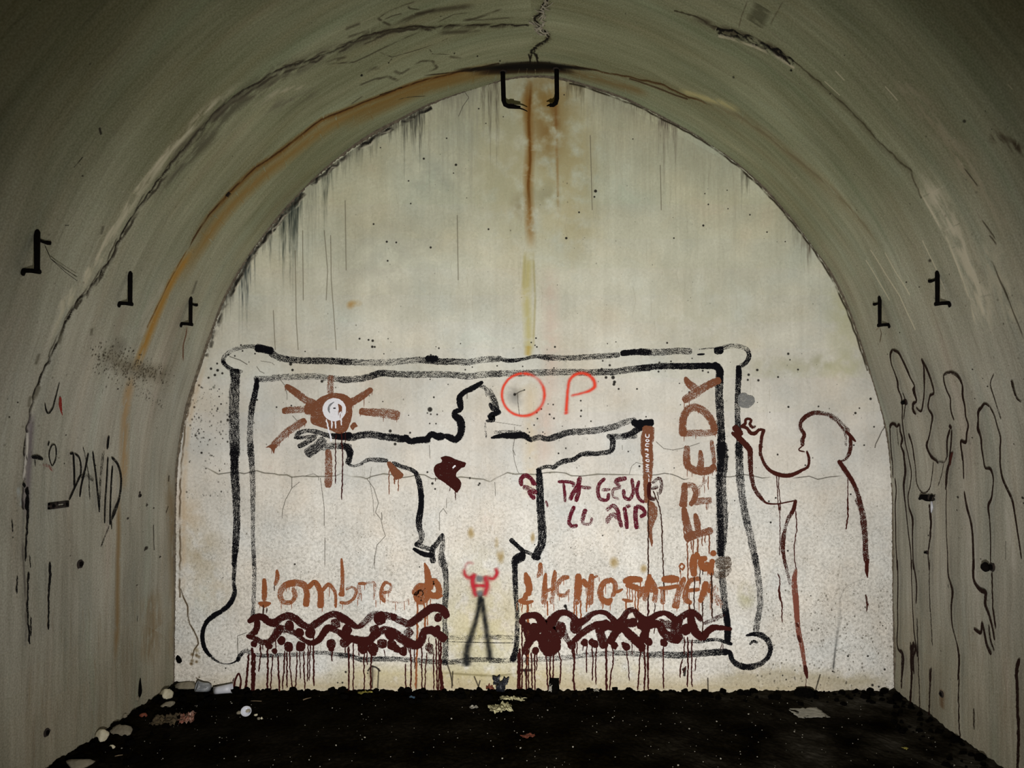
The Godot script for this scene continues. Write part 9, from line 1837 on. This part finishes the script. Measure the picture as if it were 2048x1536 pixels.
	film(d, true, "finger_outline", "line_brown",[[[3.595,-4.556,3.622,-4.52,3.561,-4.453,3.476,-4.39,3.415,-4.356,3.344,-4.324,3.301,-4.321],[0.0126,0.0119,0.0136,0.0103,0.0191,0.0114,0.0159],[0.97]],[[3.301,-4.321,3.367,-4.302,3.44,-4.291,3.521,-4.307,3.528,-4.346,3.555,-4.377,3.607,-4.412,3.652,-4.387,3.709,-4.419,3.806,-4.487,3.84,-4.516,3.894,-4.492,3.927,-4.444],[0.0159,0.0175,0.0157,0.0117,0.0139,0.0116,0.0164,0.0198,0.012,0.0122,0.0245,0.0179,0.018],[0.97]]])
	film(d, true, "finger_outline", "line_brown",[[[3.869,-4.504,3.912,-4.477,3.93,-4.427,3.949,-4.395],[0.0184,0.0169,0.0149,0.0154],[0.92]],[[3.939,-4.393,3.932,-4.314,3.908,-4.293],[0.0095,0.0104,0.0153],[0.6]]])
	film(d, true, "finger_outline", "line_brown",[[[3.49,-4.669,3.538,-4.665,3.608,-4.707,3.665,-4.744],[0.0103,0.0101,0.0099,0.01],[0.92]]])
	film(d, true, "finger_outline", "line_brown",[[[3.42,-4.149,3.456,-4.164,3.517,-4.166,3.56,-4.154,3.61,-4.173,3.656,-4.176,3.691,-4.165],[0.0103,0.0106,0.0107,0.0106,0.0105,0.0107,0.0105],[0.97]],[[3.423,-4.15,3.412,-4.092,3.422,-4.042,3.448,-4.009,3.489,-3.999,3.559,-4.028,3.617,-4.035,3.674,-4.05,3.719,-4.043,3.772,-4.071,3.821,-4.096,3.812,-4.129,3.884,-4.142,3.924,-4.142],[0.0128,0.0145,0.0202,0.0209,0.012,0.0166,0.0114,0.0107,0.0121,0.0133,0.0163,0.016,0.0111,0.0095],[0.8,0.8,0.85,0.95,1,1,1,1,1,1,1,1,1,1]]])
	film(d, true, "finger_outline", "line_brown",[[[3.865,-4.138,3.932,-4.136,4.031,-4.139],[0.0111,0.011,0.011],[0.95]],[[4.102,-4.139,4.199,-4.118,4.283,-4.083,4.39,-4.062,4.536,-4.052],[0.0126,0.017,0.0167,0.0166,0.0181],[0.95]]])
	film(d, true, "finger_outline", "line_brown",[[[3.719,-4.228,3.738,-4.206],[0.0249,0.0245],[1]],[[3.742,-4.224,3.793,-4.265,3.909,-4.289],[0.0152,0.0164,0.0169],[0.95]],[[3.747,-4.209,3.839,-4.24,3.927,-4.272],[0.0129,0.013,0.0132],[0.95]],[[3.88,-4.237,3.95,-4.276,3.997,-4.304,4.063,-4.321,4.106,-4.334],[0.0205,0.0176,0.0248,0.0219,0.0135],[0.95]],[[4.1,-4.321,4.195,-4.34,4.336,-4.34,4.497,-4.324,4.585,-4.324],[0.0084,0.0086,0.0086,0.0086,0.0086],[0.85]],[[4.524,-4.324,4.625,-4.316,4.692,-4.28,4.798,-4.298,4.912,-4.292,4.99,-4.257,5.035,-4.238,5.212,-4.234],[0.0086,0.0121,0.0221,0.0154,0.0104,0.0069,0.0154,0.0103],[0.92]]])
	film(d, true, "finger_outline", "red_brown",[[[3.876,-4.228,3.925,-4.263],[0.0199,0.0203],[0.9]],[[3.884,-4.238,3.959,-4.269],[0.0177,0.018],[0.8]]])
	film(d, true, "finger_outline", "line_brown",[[[3.629,-3.804,3.61,-3.837,3.633,-3.888,3.645,-3.914,3.696,-3.94,3.752,-3.958,3.786,-3.947,3.859,-3.95,3.902,-3.945],[0.0095,0.0101,0.0147,0.0181,0.0113,0.0248,0.016,0.0116,0.0101],[0.97]],[[3.629,-3.804,3.671,-3.787,3.734,-3.781,3.796,-3.772,3.858,-3.79,3.916,-3.797],[0.0136,0.0067,0.008,0.0106,0.0118,0.0119],[0.97]]])
	film(d, true, "finger_outline", "line_brown",[[[3.863,-3.951,3.906,-3.946,3.961,-3.934,3.964,-3.893,4.005,-3.871,4.072,-3.878,4.136,-3.897,4.154,-3.912,4.243,-3.909,4.368,-3.901,4.473,-3.902],[0.013,0.0086,0.0109,0.0152,0.0097,0.0095,0.0147,0.0181,0.0084,0.0076,0.0084],[0.95]]])
	film(d, true, "finger_outline", "line_brown",[[[3.861,-3.79,3.944,-3.802,4.005,-3.791,4.064,-3.759,4.118,-3.725,4.189,-3.705,4.298,-3.683,4.412,-3.655],[0.0105,0.012,0.0145,0.0128,0.0127,0.0107,0.0087,0.008],[0.95]]])
	film(d, true, "finger_outline", "line_brown",[[[3.717,-4.962,3.699,-4.943,3.692,-4.896,3.714,-4.861],[0.0269,0.0193,0.0193,0.0256],[0.97]],[[3.712,-4.96,3.815,-4.987,3.945,-4.992],[0.0136,0.0138,0.0138],[0.92]],[[3.714,-4.861,3.699,-4.817,3.742,-4.823,3.8,-4.812,3.836,-4.839,3.899,-4.818,3.941,-4.827],[0.0204,0.0139,0.0174,0.0278,0.0173,0.0214,0.0192],[0.97]],[[3.725,-4.865,3.789,-4.873,3.842,-4.878],[0.0088,0.0088,0.0088],[0.75]]])
	film(d, true, "finger_outline", "line_brown",[[[3.874,-4.998,3.955,-4.983,4.068,-4.99],[0.0127,0.0126,0.0125],[0.9]],[[3.872,-4.817,3.95,-4.819,4.013,-4.819,4.108,-4.852,4.213,-4.849,4.316,-4.831,4.442,-4.801,4.542,-4.776,4.663,-4.767],[0.0236,0.0235,0.0296,0.0235,0.015,0.0127,0.0116,0.0115,0.0115],[0.95]],[[4.067,-4.962,4.141,-4.958,4.25,-4.982,4.411,-4.979,4.571,-4.974,4.698,-4.963],[0.0135,0.0134,0.0135,0.0135,0.0136,0.0136],[0.9]]])
	film(d, true, "finger_outline", "line_brown",[[[3.761,-4.716,3.831,-4.697,3.938,-4.693],[0.0207,0.0133,0.0122],[0.9]],[[3.871,-4.693,3.997,-4.683,4.088,-4.676,4.144,-4.612,4.119,-4.535,4.039,-4.489,3.941,-4.456],[0.0102,0.0101,0.0099,0.0068,0.008,0.009,0.0089],[0.85]],[[3.947,-4.334,4.024,-4.372,4.088,-4.423],[0.0083,0.0083,0.0082],[0.65]]])
	film(d, true, "finger_outline", "line_brown",[[[4.627,-4.958,4.839,-4.951,5.056,-4.967,5.246,-4.956,5.247,-4.924,5.437,-4.919],[0.0135,0.0125,0.0115,0.0164,0.0254,0.0163],[0.92]],[[4.595,-4.761,4.852,-4.765,5.054,-4.75,5.148,-4.722,5.214,-4.704],[0.0104,0.0105,0.0138,0.0138,0.0191],[0.92]],[[4.593,-4.751,4.713,-4.707,4.872,-4.715],[0.0145,0.0144,0.0144],[0.92]],[[5.131,-4.752,5.219,-4.79,5.393,-4.785],[0.0241,0.0236,0.022],[0.95]],[[5.141,-4.752,5.161,-4.732,5.236,-4.76,5.338,-4.758],[0.0233,0.021,0.0159,0.013],[0.95]]])
	film(d, true, "finger_outline", "line_brown",[[[4.48,-4.055,4.609,-4.045,4.636,-4.005,4.643,-3.955,4.707,-3.956,4.754,-3.922,4.811,-3.895,4.881,-3.876],[0.0181,0.0182,0.0235,0.0261,0.0221,0.0159,0.0144,0.0129],[0.97]],[[4.868,-4.067,4.873,-4.001,4.813,-3.986,4.872,-3.966,4.935,-3.946,4.969,-3.912],[0.0194,0.0174,0.0119,0.0165,0.0194,0.0247],[0.95]],[[4.81,-3.923,4.899,-3.91,4.942,-3.884],[0.0116,0.0117,0.0116],[0.85]]])
	film(d, true, "finger_outline", "line_brown",[[[3.461,-3.693,3.511,-3.745,3.582,-3.746,3.64,-3.742,3.702,-3.735],[0.0061,0.007,0.0073,0.0073,0.0072],[0.8]],[[3.505,-3.569,3.561,-3.574,3.601,-3.566,3.618,-3.545],[0.0204,0.0145,0.0095,0.0055],[0.85]]])
	film(d, true, "drip", "line_brown",[[[4.558,-4.536,4.754,-4.539,4.948,-4.529,5.091,-4.519],[0.0094,0.0095,0.0096,0.0097],[0.75]]])
	film(d, true, "drip", "line_brown",[[[5.244,-4.542,5.323,-4.544],[0.027,0.0271],[0.9]]])
	film(d, true, "drip", "line_brown",[[[4.521,-3.892,4.704,-3.887,4.815,-3.861],[0.0113,0.0115,0.0115],[0.95]]])
	film(d, true, "drip", "line_brown",[[[4.213,-4.541,4.333,-4.526,4.432,-4.536,4.508,-4.555,4.624,-4.542],[0.0212,0.021,0.0197,0.0118,0.0107],[0.95]]])
	film(d, true, "drip", "line_brown",[[[5.16,-4.787,5.346,-4.787,5.561,-4.81],[0.0351,0.0218,0.0208],[0.95]]])
	film(d, true, "drip", "line_brown",[[[5.151,-4.756,5.264,-4.771,5.346,-4.756],[0.0211,0.0189,0.0164],[0.9]]])
	film(d, true, "drip", "line_brown",[[[5.239,-4.916,5.495,-4.922],[0.0185,0.0189],[0.85]]])
	film(d, true, "drip", "line_brown",[[[4.965,-4.706,5.266,-4.694,5.567,-4.689],[0.0129,0.0131,0.0134],[0.7]]])
	film(d, true, "drip", "line_brown",[[[4.919,-3.665,4.951,-3.685,5.102,-3.695,5.273,-3.685,5.546,-3.713],[0.0148,0.0241,0.0215,0.0217,0.0186],[0.97]]])
	film(d, true, "drip", "line_brown",[[[5.231,-4.529,5.56,-4.58],[0.0184,0.0193],[0.85]]])
	film(d, true, "drip", "line_brown",[[[5.056,-4.224,5.543,-4.22],[0.0115,0.012],[0.85]]])
	film(d, true, "drip", "line_brown",[[[5.144,-4.794,5.563,-4.796],[0.0178,0.0183],[0.7]]])
	film(d, true, "drip", "line_brown",[[[5.321,-4.078,5.437,-4.078],[0.0132,0.0134],[0.7]]])


# ------------------------------------------------------------------ iron in the walls

func cable_hook(at_s: float, top_s: float, z: float, label: String, pin: bool, group: String, wire := false) -> void:
	var foot := lining(at_s, z)
	var head := lining(top_s, z)
	var o := thing("cable_hook", label, "hook", foot, group)
	var h := head - foot                           # the bar rises straight from the elbow to the leaning wall
	var elbow := Vector3(h.x, -0.004, 0)
	var inward := signf(h.x)
	own(o, "bar", tube([h + Vector3(-inward * 0.012, 0.02, 0), h, elbow + Vector3(0, 0.03, 0), elbow + Vector3(0, 0.004, 0)], [0.0135, 0.015, 0.0135, 0.014], 8, 0.75), mats.iron)
	own(o, "foot", tube([elbow + Vector3(inward * 0.012, 0, 0), elbow * 0.6 + Vector3(0, 0.003, 0), Vector3(-inward * 0.03, 0.003, 0)], [0.0125, 0.011, 0.0125], 8, 0.9), mats.iron)
	own(o, "wall_socket", lump(Vector3(0.014, 0.045, 0.035), 5, 6, 0.2, 12), mats.iron).position = Vector3(0, 0.0, 0)
	if pin:
		var q := h + Vector3(0, -0.035, 0)
		own(o, "pin", tube([q, q + Vector3(0, 0, -0.065), q + Vector3(0, 0.004, -0.075), q + Vector3(0, 0.012, -0.075)], [0.007, 0.007, 0.011, 0.011], 8), mats.iron)
	if wire:
		var q := h + Vector3(0, -0.05, -0.05)
		for k in 2:
			own(o, "wire", tube([q, q + Vector3(0.005 * inward, -0.05, -0.03), q + Vector3(0.0, -0.075 - k * 0.012, -0.14), q + Vector3(-0.01, -0.085 - k * 0.02, -0.24)], [0.0012], 5), mats.iron)


func crown_hook(s: float, z: float, side: int, label: String) -> void:
	var a := lining(s, z)
	var o := thing("crown_hook", label, "hook", a, "broken cable hooks under the crown of the vault")
	var dir := float(side)
	if side > 0:
		own(o, "bar", tube([Vector3(0, 0.03, 0), Vector3(0.002, -0.06, 0), Vector3(0.006, -0.2, 0), Vector3(0.016, -0.226, 0), Vector3(0.04, -0.238, 0), Vector3(0.085, -0.242, 0), Vector3(0.12, -0.246, 0)], [0.0165, 0.0165, 0.0165, 0.0165, 0.0155, 0.014, 0.011], 8, 0.8), mats.iron)
		own(o, "split_end", tube([Vector3(0.11, -0.249, 0), Vector3(0.14, -0.26, 0.004), Vector3(0.168, -0.274, 0.004)], [0.006, 0.0045, 0.003], 6), mats.iron)
		own(o, "flake", sheet(0.035, 0.012, 0.004, 4, 0.002, 6), mats.rust).position = Vector3(0.06, -0.226, 0.004)
	else:
		own(o, "bar", tube([Vector3(0, 0.03, 0), Vector3(0.0, -0.06, 0), Vector3(0.002, -0.2, 0), Vector3(-0.006, -0.232, 0), Vector3(-0.025, -0.246, 0), Vector3(-0.05, -0.25, 0)], [0.0165, 0.0165, 0.016, 0.0155, 0.014, 0.009], 8, 0.8), mats.iron)
		own(o, "split_end", tube([Vector3(-0.035, -0.238, 0.003), Vector3(-0.055, -0.249, 0.003), Vector3(-0.068, -0.253, 0.003)], [0.007, 0.006, 0.003], 6), mats.iron)
	own(o, "wall_socket", lump(Vector3(0.06, 0.02, 0.05), 9, 6, 0.2, 12), mats.rust)


# orientation whose y points out of the lining
func out_of(s: float) -> Basis:
	var n := prof_normal(s)
	var z := Vector3(0, 0, 1)
	return Basis(n.cross(z).normalized(), n, z)


func stub(s: float, z: float, called: String, label: String, category: String, r: float, l: float, knob: bool) -> Node3D:
	var o := thing(called, label, category, lining(s, z))
	o.basis = out_of(s)
	own(o, "shank", lathe([[0, -0.02], [r, -0.02], [r * 0.95, l * 0.7], [r * 0.8, l], [0, l]], 14, 0.15, int(s * 9)), mats.iron)
	if knob:
		own(o, "head", lathe([[0, l * 0.6], [r * 1.5, l * 0.65], [r * 1.7, l * 0.9], [r * 1.1, l * 1.2], [0, l * 1.25]], 14, 0.2, 4), mats.iron)
	own(o, "collar", lathe([[r, 0.0], [r * 1.6, -0.002], [r * 1.5, 0.006], [r, 0.008]], 14, 0.3, 3), mats.rust)
	return o


func build_iron() -> void:
	cable_hook(-3.021, -2.834, -3.241, "black iron cable hook with two thin wires, nearest of three on the left wall", true, "iron cable hooks along the left haunch", true)
	cable_hook(-3.028, -2.850, -3.976, "black iron cable hook without a pin, middle one of three on the left wall", false, "iron cable hooks along the left haunch", false)
	cable_hook(-3.031, -2.854, -4.653, "black iron cable hook on the left wall close to the end wall", true, "iron cable hooks along the left haunch", false)
	cable_hook(3.044, 2.865, -3.896, "black iron cable hook nearest the camera on the right wall", true, "iron cable hooks along the right haunch", false)
	cable_hook(3.047, 2.862, -4.582, "black iron cable hook on the right wall close to the end wall", true, "iron cable hooks along the right haunch", false)
	crown_hook(-0.212, -4.930, 1, "broken black hook with a long split arm, left of the rust streak under the crown")
	crown_hook(0.157, -4.930, -1, "broken black hook with a short snapped arm, right of the rust streak under the crown")
	var o: Node3D
	o = stub(-4.499, -4.030, "wall_plug", "dark rusty plug hole in the left wall below the scrawled letters", "plug", 0.016, 0.012, false)
	o = stub(3.553, -4.693, "wall_peg", "small black peg inside the outlined little finger on the right wall", "peg", 0.014, 0.03, false)
	o = stub(4.495, -3.911, "wall_peg", "black mushroom-headed peg trailing a long drip on the right wall", "peg", 0.016, 0.045, true)
	o = stub(4.520, -4.596, "wall_peg", "tiny bent black peg below the bracket with the white drip", "peg", 0.008, 0.02, false)
	o = stub(5.361, -4.432, "wall_plug", "rust-crusted bolt hole weeping low on the right wall", "plug", 0.014, 0.01, false)
	o = stub(-5.335, -3.779, "wall_plug", "pale crusted bolt hole low on the left wall near the floor", "plug", 0.014, 0.01, false)
	o = stub(-4.159, -4.596, "wall_plug", "small white-flecked bolt hole on the left wall right of the scrawled letters", "plug", 0.008, 0.008, false)
	o = thing("slotted_bracket", "small flat rusty slotted bracket on the left wall under the scrawled letters", "bracket", lining(-4.154, -3.840, 0.008))
	o.basis = out_of(-4.154)
	own(o, "plate", slot_plate(0.034, 0.15), mats.rust)
	for k in 2:
		own(o, "bolt", lathe([[0, 0.003], [0.008, 0.003], [0.008, 0.012], [0.004, 0.016], [0, 0.016]], 10), mats.iron).position = Vector3(0, 0, -0.055 + k * 0.105)
	o = thing("torn_bracket", "torn black bracket with a white drip below the outlined hand on the right wall", "bracket", lining(4.177, -4.547))
	o.basis = out_of(4.177)
	own(o, "lug", tube([Vector3(0, -0.02, -0.01), Vector3(0.006, 0.02, -0.02), Vector3(0.012, 0.04, -0.035), Vector3(-0.004, 0.045, -0.055)], [0.02, 0.022, 0.017, 0.008], 8), mats.iron)
	own(o, "lug", tube([Vector3(0, -0.02, 0.02), Vector3(0.004, 0.015, 0.035), Vector3(0.03, 0.02, 0.05)], [0.013, 0.015, 0.007], 8), mats.iron)
	own(o, "torn_strip", sheet(0.03, 0.11, 0.012, 7, 0.002, 8, 0.5), mats.rust).position = Vector3(0.012, 0.012, 0.02)
	own(o, "lime_drip", tube([Vector3(-0.012, 0.012, 0.03), Vector3(-0.05, 0.012, 0.032), Vector3(-0.085, 0.01, 0.02)] if out_of(4.177).x.y > 0 else [Vector3(0.012, 0.012, 0.03), Vector3(0.05, 0.012, 0.032), Vector3(0.085, 0.01, 0.02)], [0.005, 0.009, 0.004], 6), mats.white_plastic, "white drip")
	o = thing("wall_gash", "black upright gash in the left wall just above the rubble", "hole", lining(-5.400, -4.638, 0.001))
	o.basis = out_of(-5.400)
	own(o, "dark_lump", lump(Vector3(0.13, 0.02, 0.05), 31, 9, 0.3, 20), mats.hole_soot)  # gash shown by a near-black lump, its shade put in the colour
	own(o, "rim", lump(Vector3(0.04, 0.02, 0.03), 32, 7, 0.3, 14), mats.grey_stone).position = Vector3(0.05, 0.002, 0.03)
	o = thing("wall_gash", "round black hole in the bottom left corner of the end wall", "hole", Vector3(-2.585, 0.226, END_Z + 0.002))
	own(o, "dark_lump", lump(Vector3(0.05, 0.06, 0.03), 33, 9, 0.3, 20), mats.hole_soot)  # no real recess: the dark of the hole is this lump's colour


# ------------------------------------------------------------------ litter

func on_floor(x: float, z: float, up := 0.0) -> Vector3:
	return Vector3(x, floor_y(x, z) + up, z)


func stone(x: float, z: float, size: Vector3, sd: int, mat: String, label: String, turn := 0.0, sink := 0.3, category := "stone") -> void:
	var o := thing("stone", label, category, on_floor(x, z))
	own(o, "body", lump(size, sd, 10, 0.1, 22), mats[mat]).position = Vector3(0, size.y * (0.5 - sink), 0)
	o.rotation.y = turn


func scrap(called: String, x: float, z: float, w: float, l: float, fold: float, sd: int, mat: String, label: String, category: String, turn := 0.0, ragged := 0.4, tilt := 0.0) -> Node3D:
	var o := thing(called, label, category, on_floor(x, z, 0.006))
	o.rotation = Vector3(tilt, turn, 0)
	own(o, "sheet", sheet(w, l, fold, sd, 0.0012, 14, ragged), mats[mat])
	return o


func build_litter() -> void:
	var o: Node3D
	stone(-2.568, -4.848, Vector3(0.105, 0.085, 0.08), 3, "pale_stone", "split cream stone at the foot of the left wall by the end wall", 0.3, 0.15)
	stone(-2.542, -4.301, Vector3(0.19, 0.06, 0.1), 14, "grey_stone", "long flat grey slab leaning in the rubble along the left wall", -0.4, 0.2)
	stone(-2.574, -4.166, Vector3(0.085, 0.08, 0.06), 25, "pale_stone", "pale shard of plaster standing beside the flat grey slab", 0.5, 0.15)
	stone(-2.495, -3.841, Vector3(0.16, 0.06, 0.1), 36, "grey_stone", "flat brown-grey stone at the very bottom left of the floor", 0.1, 0.2)
	stone(-2.474, -4.091, Vector3(0.04, 0.03, 0.03), 47, "pale_stone", "small pale chip just right of the pale shard", 0.7, 0.3)
	stone(-2.615, -4.461, Vector3(0.035, 0.03, 0.03), 58, "grey_stone", "small tan pebble above the flat grey slab", 0.2, 0.2)
	stone(-2.521, -5.022, Vector3(0.16, 0.06, 0.1), 69, "grey_stone", "dark grey slab in the left corner against the end wall", 0.2, 0.25)
	stone(-2.500, -4.738, Vector3(0.1, 0.04, 0.06), 70, "grey_stone", "dull lump of mortar between the cream stone and the brown cardboard", 0.9, 0.3)
	stone(-2.002, -4.668, Vector3(0.034, 0.03, 0.03), 81, "grey_stone", "grey pebble touching the white cup rim", 0.2, 0.2)
	stone(-1.882, -4.634, Vector3(0.026, 0.018, 0.02), 92, "pale_stone", "small pale pebble right of the white cup rim", 0.2, 0.2)
	stone(-1.843, -4.583, Vector3(0.024, 0.018, 0.02), 93, "grey_stone", "tan pebble in front of the small pale pebble", 0.4, 0.2)
	stone(-1.830, -4.600, Vector3(0.014, 0.02, 0.014), 94, "pale_stone", "tiny upright cream chip near the tan pebble", 0.4, 0.2)
	stone(1.749, -4.992, Vector3(0.17, 0.1, 0.08), 95, "hole_soot", "black mound of dirt under the red-brown drip at the end wall", 0.1, 0.4)
	stone(0.268, -5.042, Vector3(0.04, 0.03, 0.03), 96, "hole_soot", "small black clod against the end wall right of the burnt can", 0.5, 0.25)
	stone(-1.514, -5.022, Vector3(0.022, 0.02, 0.02), 97, "grey_stone", "small grey pebble near the end wall below the left wave row", 0.5, 0.2)
	stone(-2.542, -4.533, Vector3(0.05, 0.03, 0.03), 98, "orange_scrap", "orange brick fragment in the rubble by the left wall", 0.5, 0.25)
	o = thing("plastic_cup", "white plastic cup lying on its side against the foot of the end wall", "cup", on_floor(-2.246, -4.972, 0.032))
	var side_on := Basis.from_euler(Vector3(0, 0.15, -1.47))
	var body := own(o, "wall", cup(0.031, 0.024, 0.115), mats.white_plastic)
	body.basis = side_on
	body.position = Vector3(-0.058, -0.004, 0)
	var lip := own(o, "rim", rim_ring(0.031, 0.002), mats.white_plastic)
	lip.basis = side_on
	lip.position = Vector3(-0.058, -0.004, 0) + side_on * Vector3(0, 0.115, 0)
	o = thing("plastic_cup", "crushed clear plastic cup in the corner left of the white cup", "cup", on_floor(-2.373, -5.002, 0.03))
	body = own(o, "wall", cup(0.034, 0.026, 0.09, 0.25), mats.grey_plastic)
	body.basis = Basis.from_euler(Vector3(0.5, 0.4, 1.2))
	body.position = Vector3(0.03, 0.0, 0)
	lip = own(o, "rim", rim_ring(0.034, 0.002), mats.grey_plastic)
	lip.basis = body.basis
	lip.position = body.position + body.basis * Vector3(0, 0.09, 0)
	o = thing("plastic_cup", "white plastic cup seen rim-on out on the black floor", "cup", on_floor(-1.950, -4.642, 0.026))
	body = own(o, "wall", cup(0.03, 0.023, 0.07), mats.white_plastic)
	body.basis = Basis.from_euler(Vector3(1.35, 0.25, 0))
	body.position = Vector3(0, 0, -0.035)
	lip = own(o, "rim", rim_ring(0.03, 0.0022), mats.white_plastic)
	lip.basis = body.basis
	lip.position = body.position + body.basis * Vector3(0, 0.07, 0)
	var mouth_shade := own(o, "mouth_shade", lump(Vector3(0.03, 0.008, 0.026), 17, 8, 0.3, 14), mats.grey_stone)  # dark lump added for the shade missing inside the cup
	mouth_shade.basis = body.basis
	mouth_shade.position = body.position + body.basis * Vector3(0.004, 0.012, 0.006)
	o = thing("burnt_can", "burnt black can standing crooked against the end wall", "can", on_floor(0.024, -5.032, -0.005))
	o.rotation = Vector3(-0.05, 0.3, -0.1)
	own(o, "body", lathe([[0, 0], [0.036, 0.001], [0.038, 0.012], [0.037, 0.07], [0.033, 0.09], [0.03, 0.094], [0.03, 0.088], [0.0, 0.084]], 22, 0.35, 6), mats.hole_soot)
	own(o, "rim", rim_ring(0.031, 0.002), mats.iron).position = Vector3(0, 0.094, 0)
	own(o, "torn_flap", sheet(0.02, 0.05, 0.01, 19, 0.001, 8, 0.6), mats.grey_paper).transform = Transform3D(Basis.from_euler(Vector3(1.3, -0.4, 0.2)), Vector3(-0.03, 0.035, 0.02))
	o = thing("crumpled_bag", "crumpled blue-black plastic bag against the foot of the end wall", "bag", on_floor(-0.342, -5.012, 0.0))
	own(o, "body", lump(Vector3(0.1, 0.085, 0.07), 41, 16, 0.35, 26), mats.dark_plastic).position = Vector3(0, 0.035, 0)
	own(o, "ear", sheet(0.045, 0.05, 0.02, 23, 0.0012, 8, 0.6), mats.dark_plastic).transform = Transform3D(Basis.from_euler(Vector3(1.2, 0.3, 0.5)), Vector3(-0.025, 0.085, 0))
	own(o, "ear", sheet(0.035, 0.05, 0.02, 24, 0.0012, 8, 0.6), mats.dark_plastic).transform = Transform3D(Basis.from_euler(Vector3(1.3, -0.4, -0.4)), Vector3(0.035, 0.075, 0))
	scrap("red_scrap", -0.417, -5.042, 0.05, 0.03, 0.03, 3, "orange_scrap", "dull red scrap beside the crumpled blue-black bag", "scrap", 0.2, 0.5, 0)
	scrap("torn_paper", -0.313, -4.729, 0.125, 0.14, 0.03, 5, "pale_paper", "crumpled cream scrap of paper on the floor below the stick figure", "paper", 0.3, 0.7, 0)
	scrap("torn_paper", -0.250, -4.905, 0.15, 0.05, 0.018, 6, "pale_paper", "narrow pale strip of paper between the cream scrap and the end wall", "paper", -0.15, 0.5, 0)
	scrap("flat_paper", 1.670, -4.694, 0.2, 0.17, 0.004, 7, "grey_paper", "flat grey sheet of paper lying on the right side of the floor", "paper", 0.1, 0.15, 0)
	scrap("cardboard", -2.382, -4.485, 0.14, 0.09, 0.03, 8, "brown_card", "bent piece of brown cardboard in the rubble by the left wall", "cardboard", 0.1, 0.25, 0.35)
	scrap("wrapper", -2.270, -4.533, 0.085, 0.08, 0.035, 9, "red_wrap", "crumpled red and white wrapper right of the brown cardboard", "wrapper", 0.4, 0.6, 0.3)
	scrap("blue_cap", -0.941, -4.943, 0.04, 0.035, 0.006, 10, "blue_plastic", "flattened blue bottle cap on the dark floor", "cap", 0.1, 0.1, 0)
	scrap("pale_scrap", -0.500, -4.765, 0.05, 0.04, 0.01, 11, "grey_paper", "small whitish scrap left of the cream paper", "scrap", 0.4, 0.5, 0)
	scrap("pale_scrap", -0.743, -5.083, 0.03, 0.02, 0.01, 12, "pale_paper", "tiny cream crumb of paper at the foot of the end wall", "scrap", 0.4, 0.5, 0)
	scrap("pale_scrap", 0.319, -5.022, 0.035, 0.03, 0.01, 13, "grey_paper", "tiny white scrap at the wall right of the burnt can", "scrap", 0.2, 0.5, 0)
	scrap("dry_leaf", 2.032, -4.145, 0.028, 0.025, 0.008, 14, "yellow_leaf", "small yellow leaf near the right wall", "leaf", 0.6, 0.5, 0)
	scrap("dry_leaf", -1.274, -4.992, 0.08, 0.04, 0.015, 15, "yellow_leaf", "dull olive leaf near the end wall under the left wave row", "leaf", 0.2, 0.6, 0)
	scrap("dark_scrap", -0.130, -4.294, 0.06, 0.05, 0.012, 16, "orange_scrap", "faint rust-coloured scrap in the middle of the floor", "scrap", 0.6, 0.5, 0)
	o = thing("twig", "pale straight twig lying behind the white cup rim", "twig", on_floor(-2.007, -4.867, 0.006))
	own(o, "stem", tube([Vector3.ZERO, Vector3(0.037, 0.004, 0.009), Vector3(0.074, 0.002, 0.009)], [0.0035, 0.00245], 6), mats.wood)
	o = thing("twig", "short slanting twig on the floor below the left wave row", "twig", on_floor(-1.671, -4.905, 0.006))
	own(o, "stem", tube([Vector3.ZERO, Vector3(0.021, 0.004, -0.015), Vector3(0.041, 0.002, -0.039)], [0.004, 0.0028], 6), mats.wood)
	o = thing("twig", "short pale twig close to the end wall left of the blue cap", "twig", on_floor(-1.082, -5.062, 0.006))
	own(o, "stem", tube([Vector3.ZERO, Vector3(0.028, 0.004, 0.004), Vector3(0.056, 0.002, 0.000)], [0.004, 0.0028], 6), mats.wood)
	o = thing("twig", "thin grey twig in front of the pale shard", "twig", on_floor(-2.392, -3.987, 0.006))
	own(o, "stem", tube([Vector3.ZERO, Vector3(0.017, 0.004, -0.002), Vector3(0.034, 0.002, -0.013)], [0.0035, 0.00245], 6), mats.wood)


func build_lamp_stand(torch: SpotLight3D) -> void:  # tripod made up to hold the torch out of view
	var at := torch.position
	var o := thing("unseen_torch", "small round torch on an added thin black tripod, unseen below the view in front of the camera", "lamp", Vector3(at.x, floor_y(at.x, at.z), at.z + 0.06))
	var top := at.y - o.position.y
	own(o, "pole", tube([Vector3(0, 0.18, 0.05), Vector3(0, top - 0.05, 0.05)], [0.012], 10), mats.iron)
	for k in 3:
		var a := TAU * k / 3.0 + 0.5
		own(o, "leg", tube([Vector3(0, 0.3, 0.05), Vector3(cos(a) * 0.28, 0.0, 0.05 + sin(a) * 0.28)], [0.01, 0.008], 8), mats.iron)
	var head := own(o, "housing", lathe([[0.03, 0.0], [0.045, -0.01], [0.045, -0.075], [0.02, -0.095], [0, -0.095]], 20), mats.dark_plastic)
	head.basis = Basis(Vector3(1, 0, 0), -PI / 2.0)
	head.position = Vector3(0, top, -0.03)
	var glow := plain("lamp_glow", 255, 246, 230)
	glow.emission_enabled = true
	glow.emission = Color(1.0, 0.96, 0.88)
	glow.emission_energy_multiplier = 2.0
	var lens := own(o, "lens", lathe([[0, 0.0], [0.036, 0.0], [0.036, -0.004], [0, -0.004]], 20), glow)
	lens.basis = head.basis
	lens.position = Vector3(0, top, -0.033)
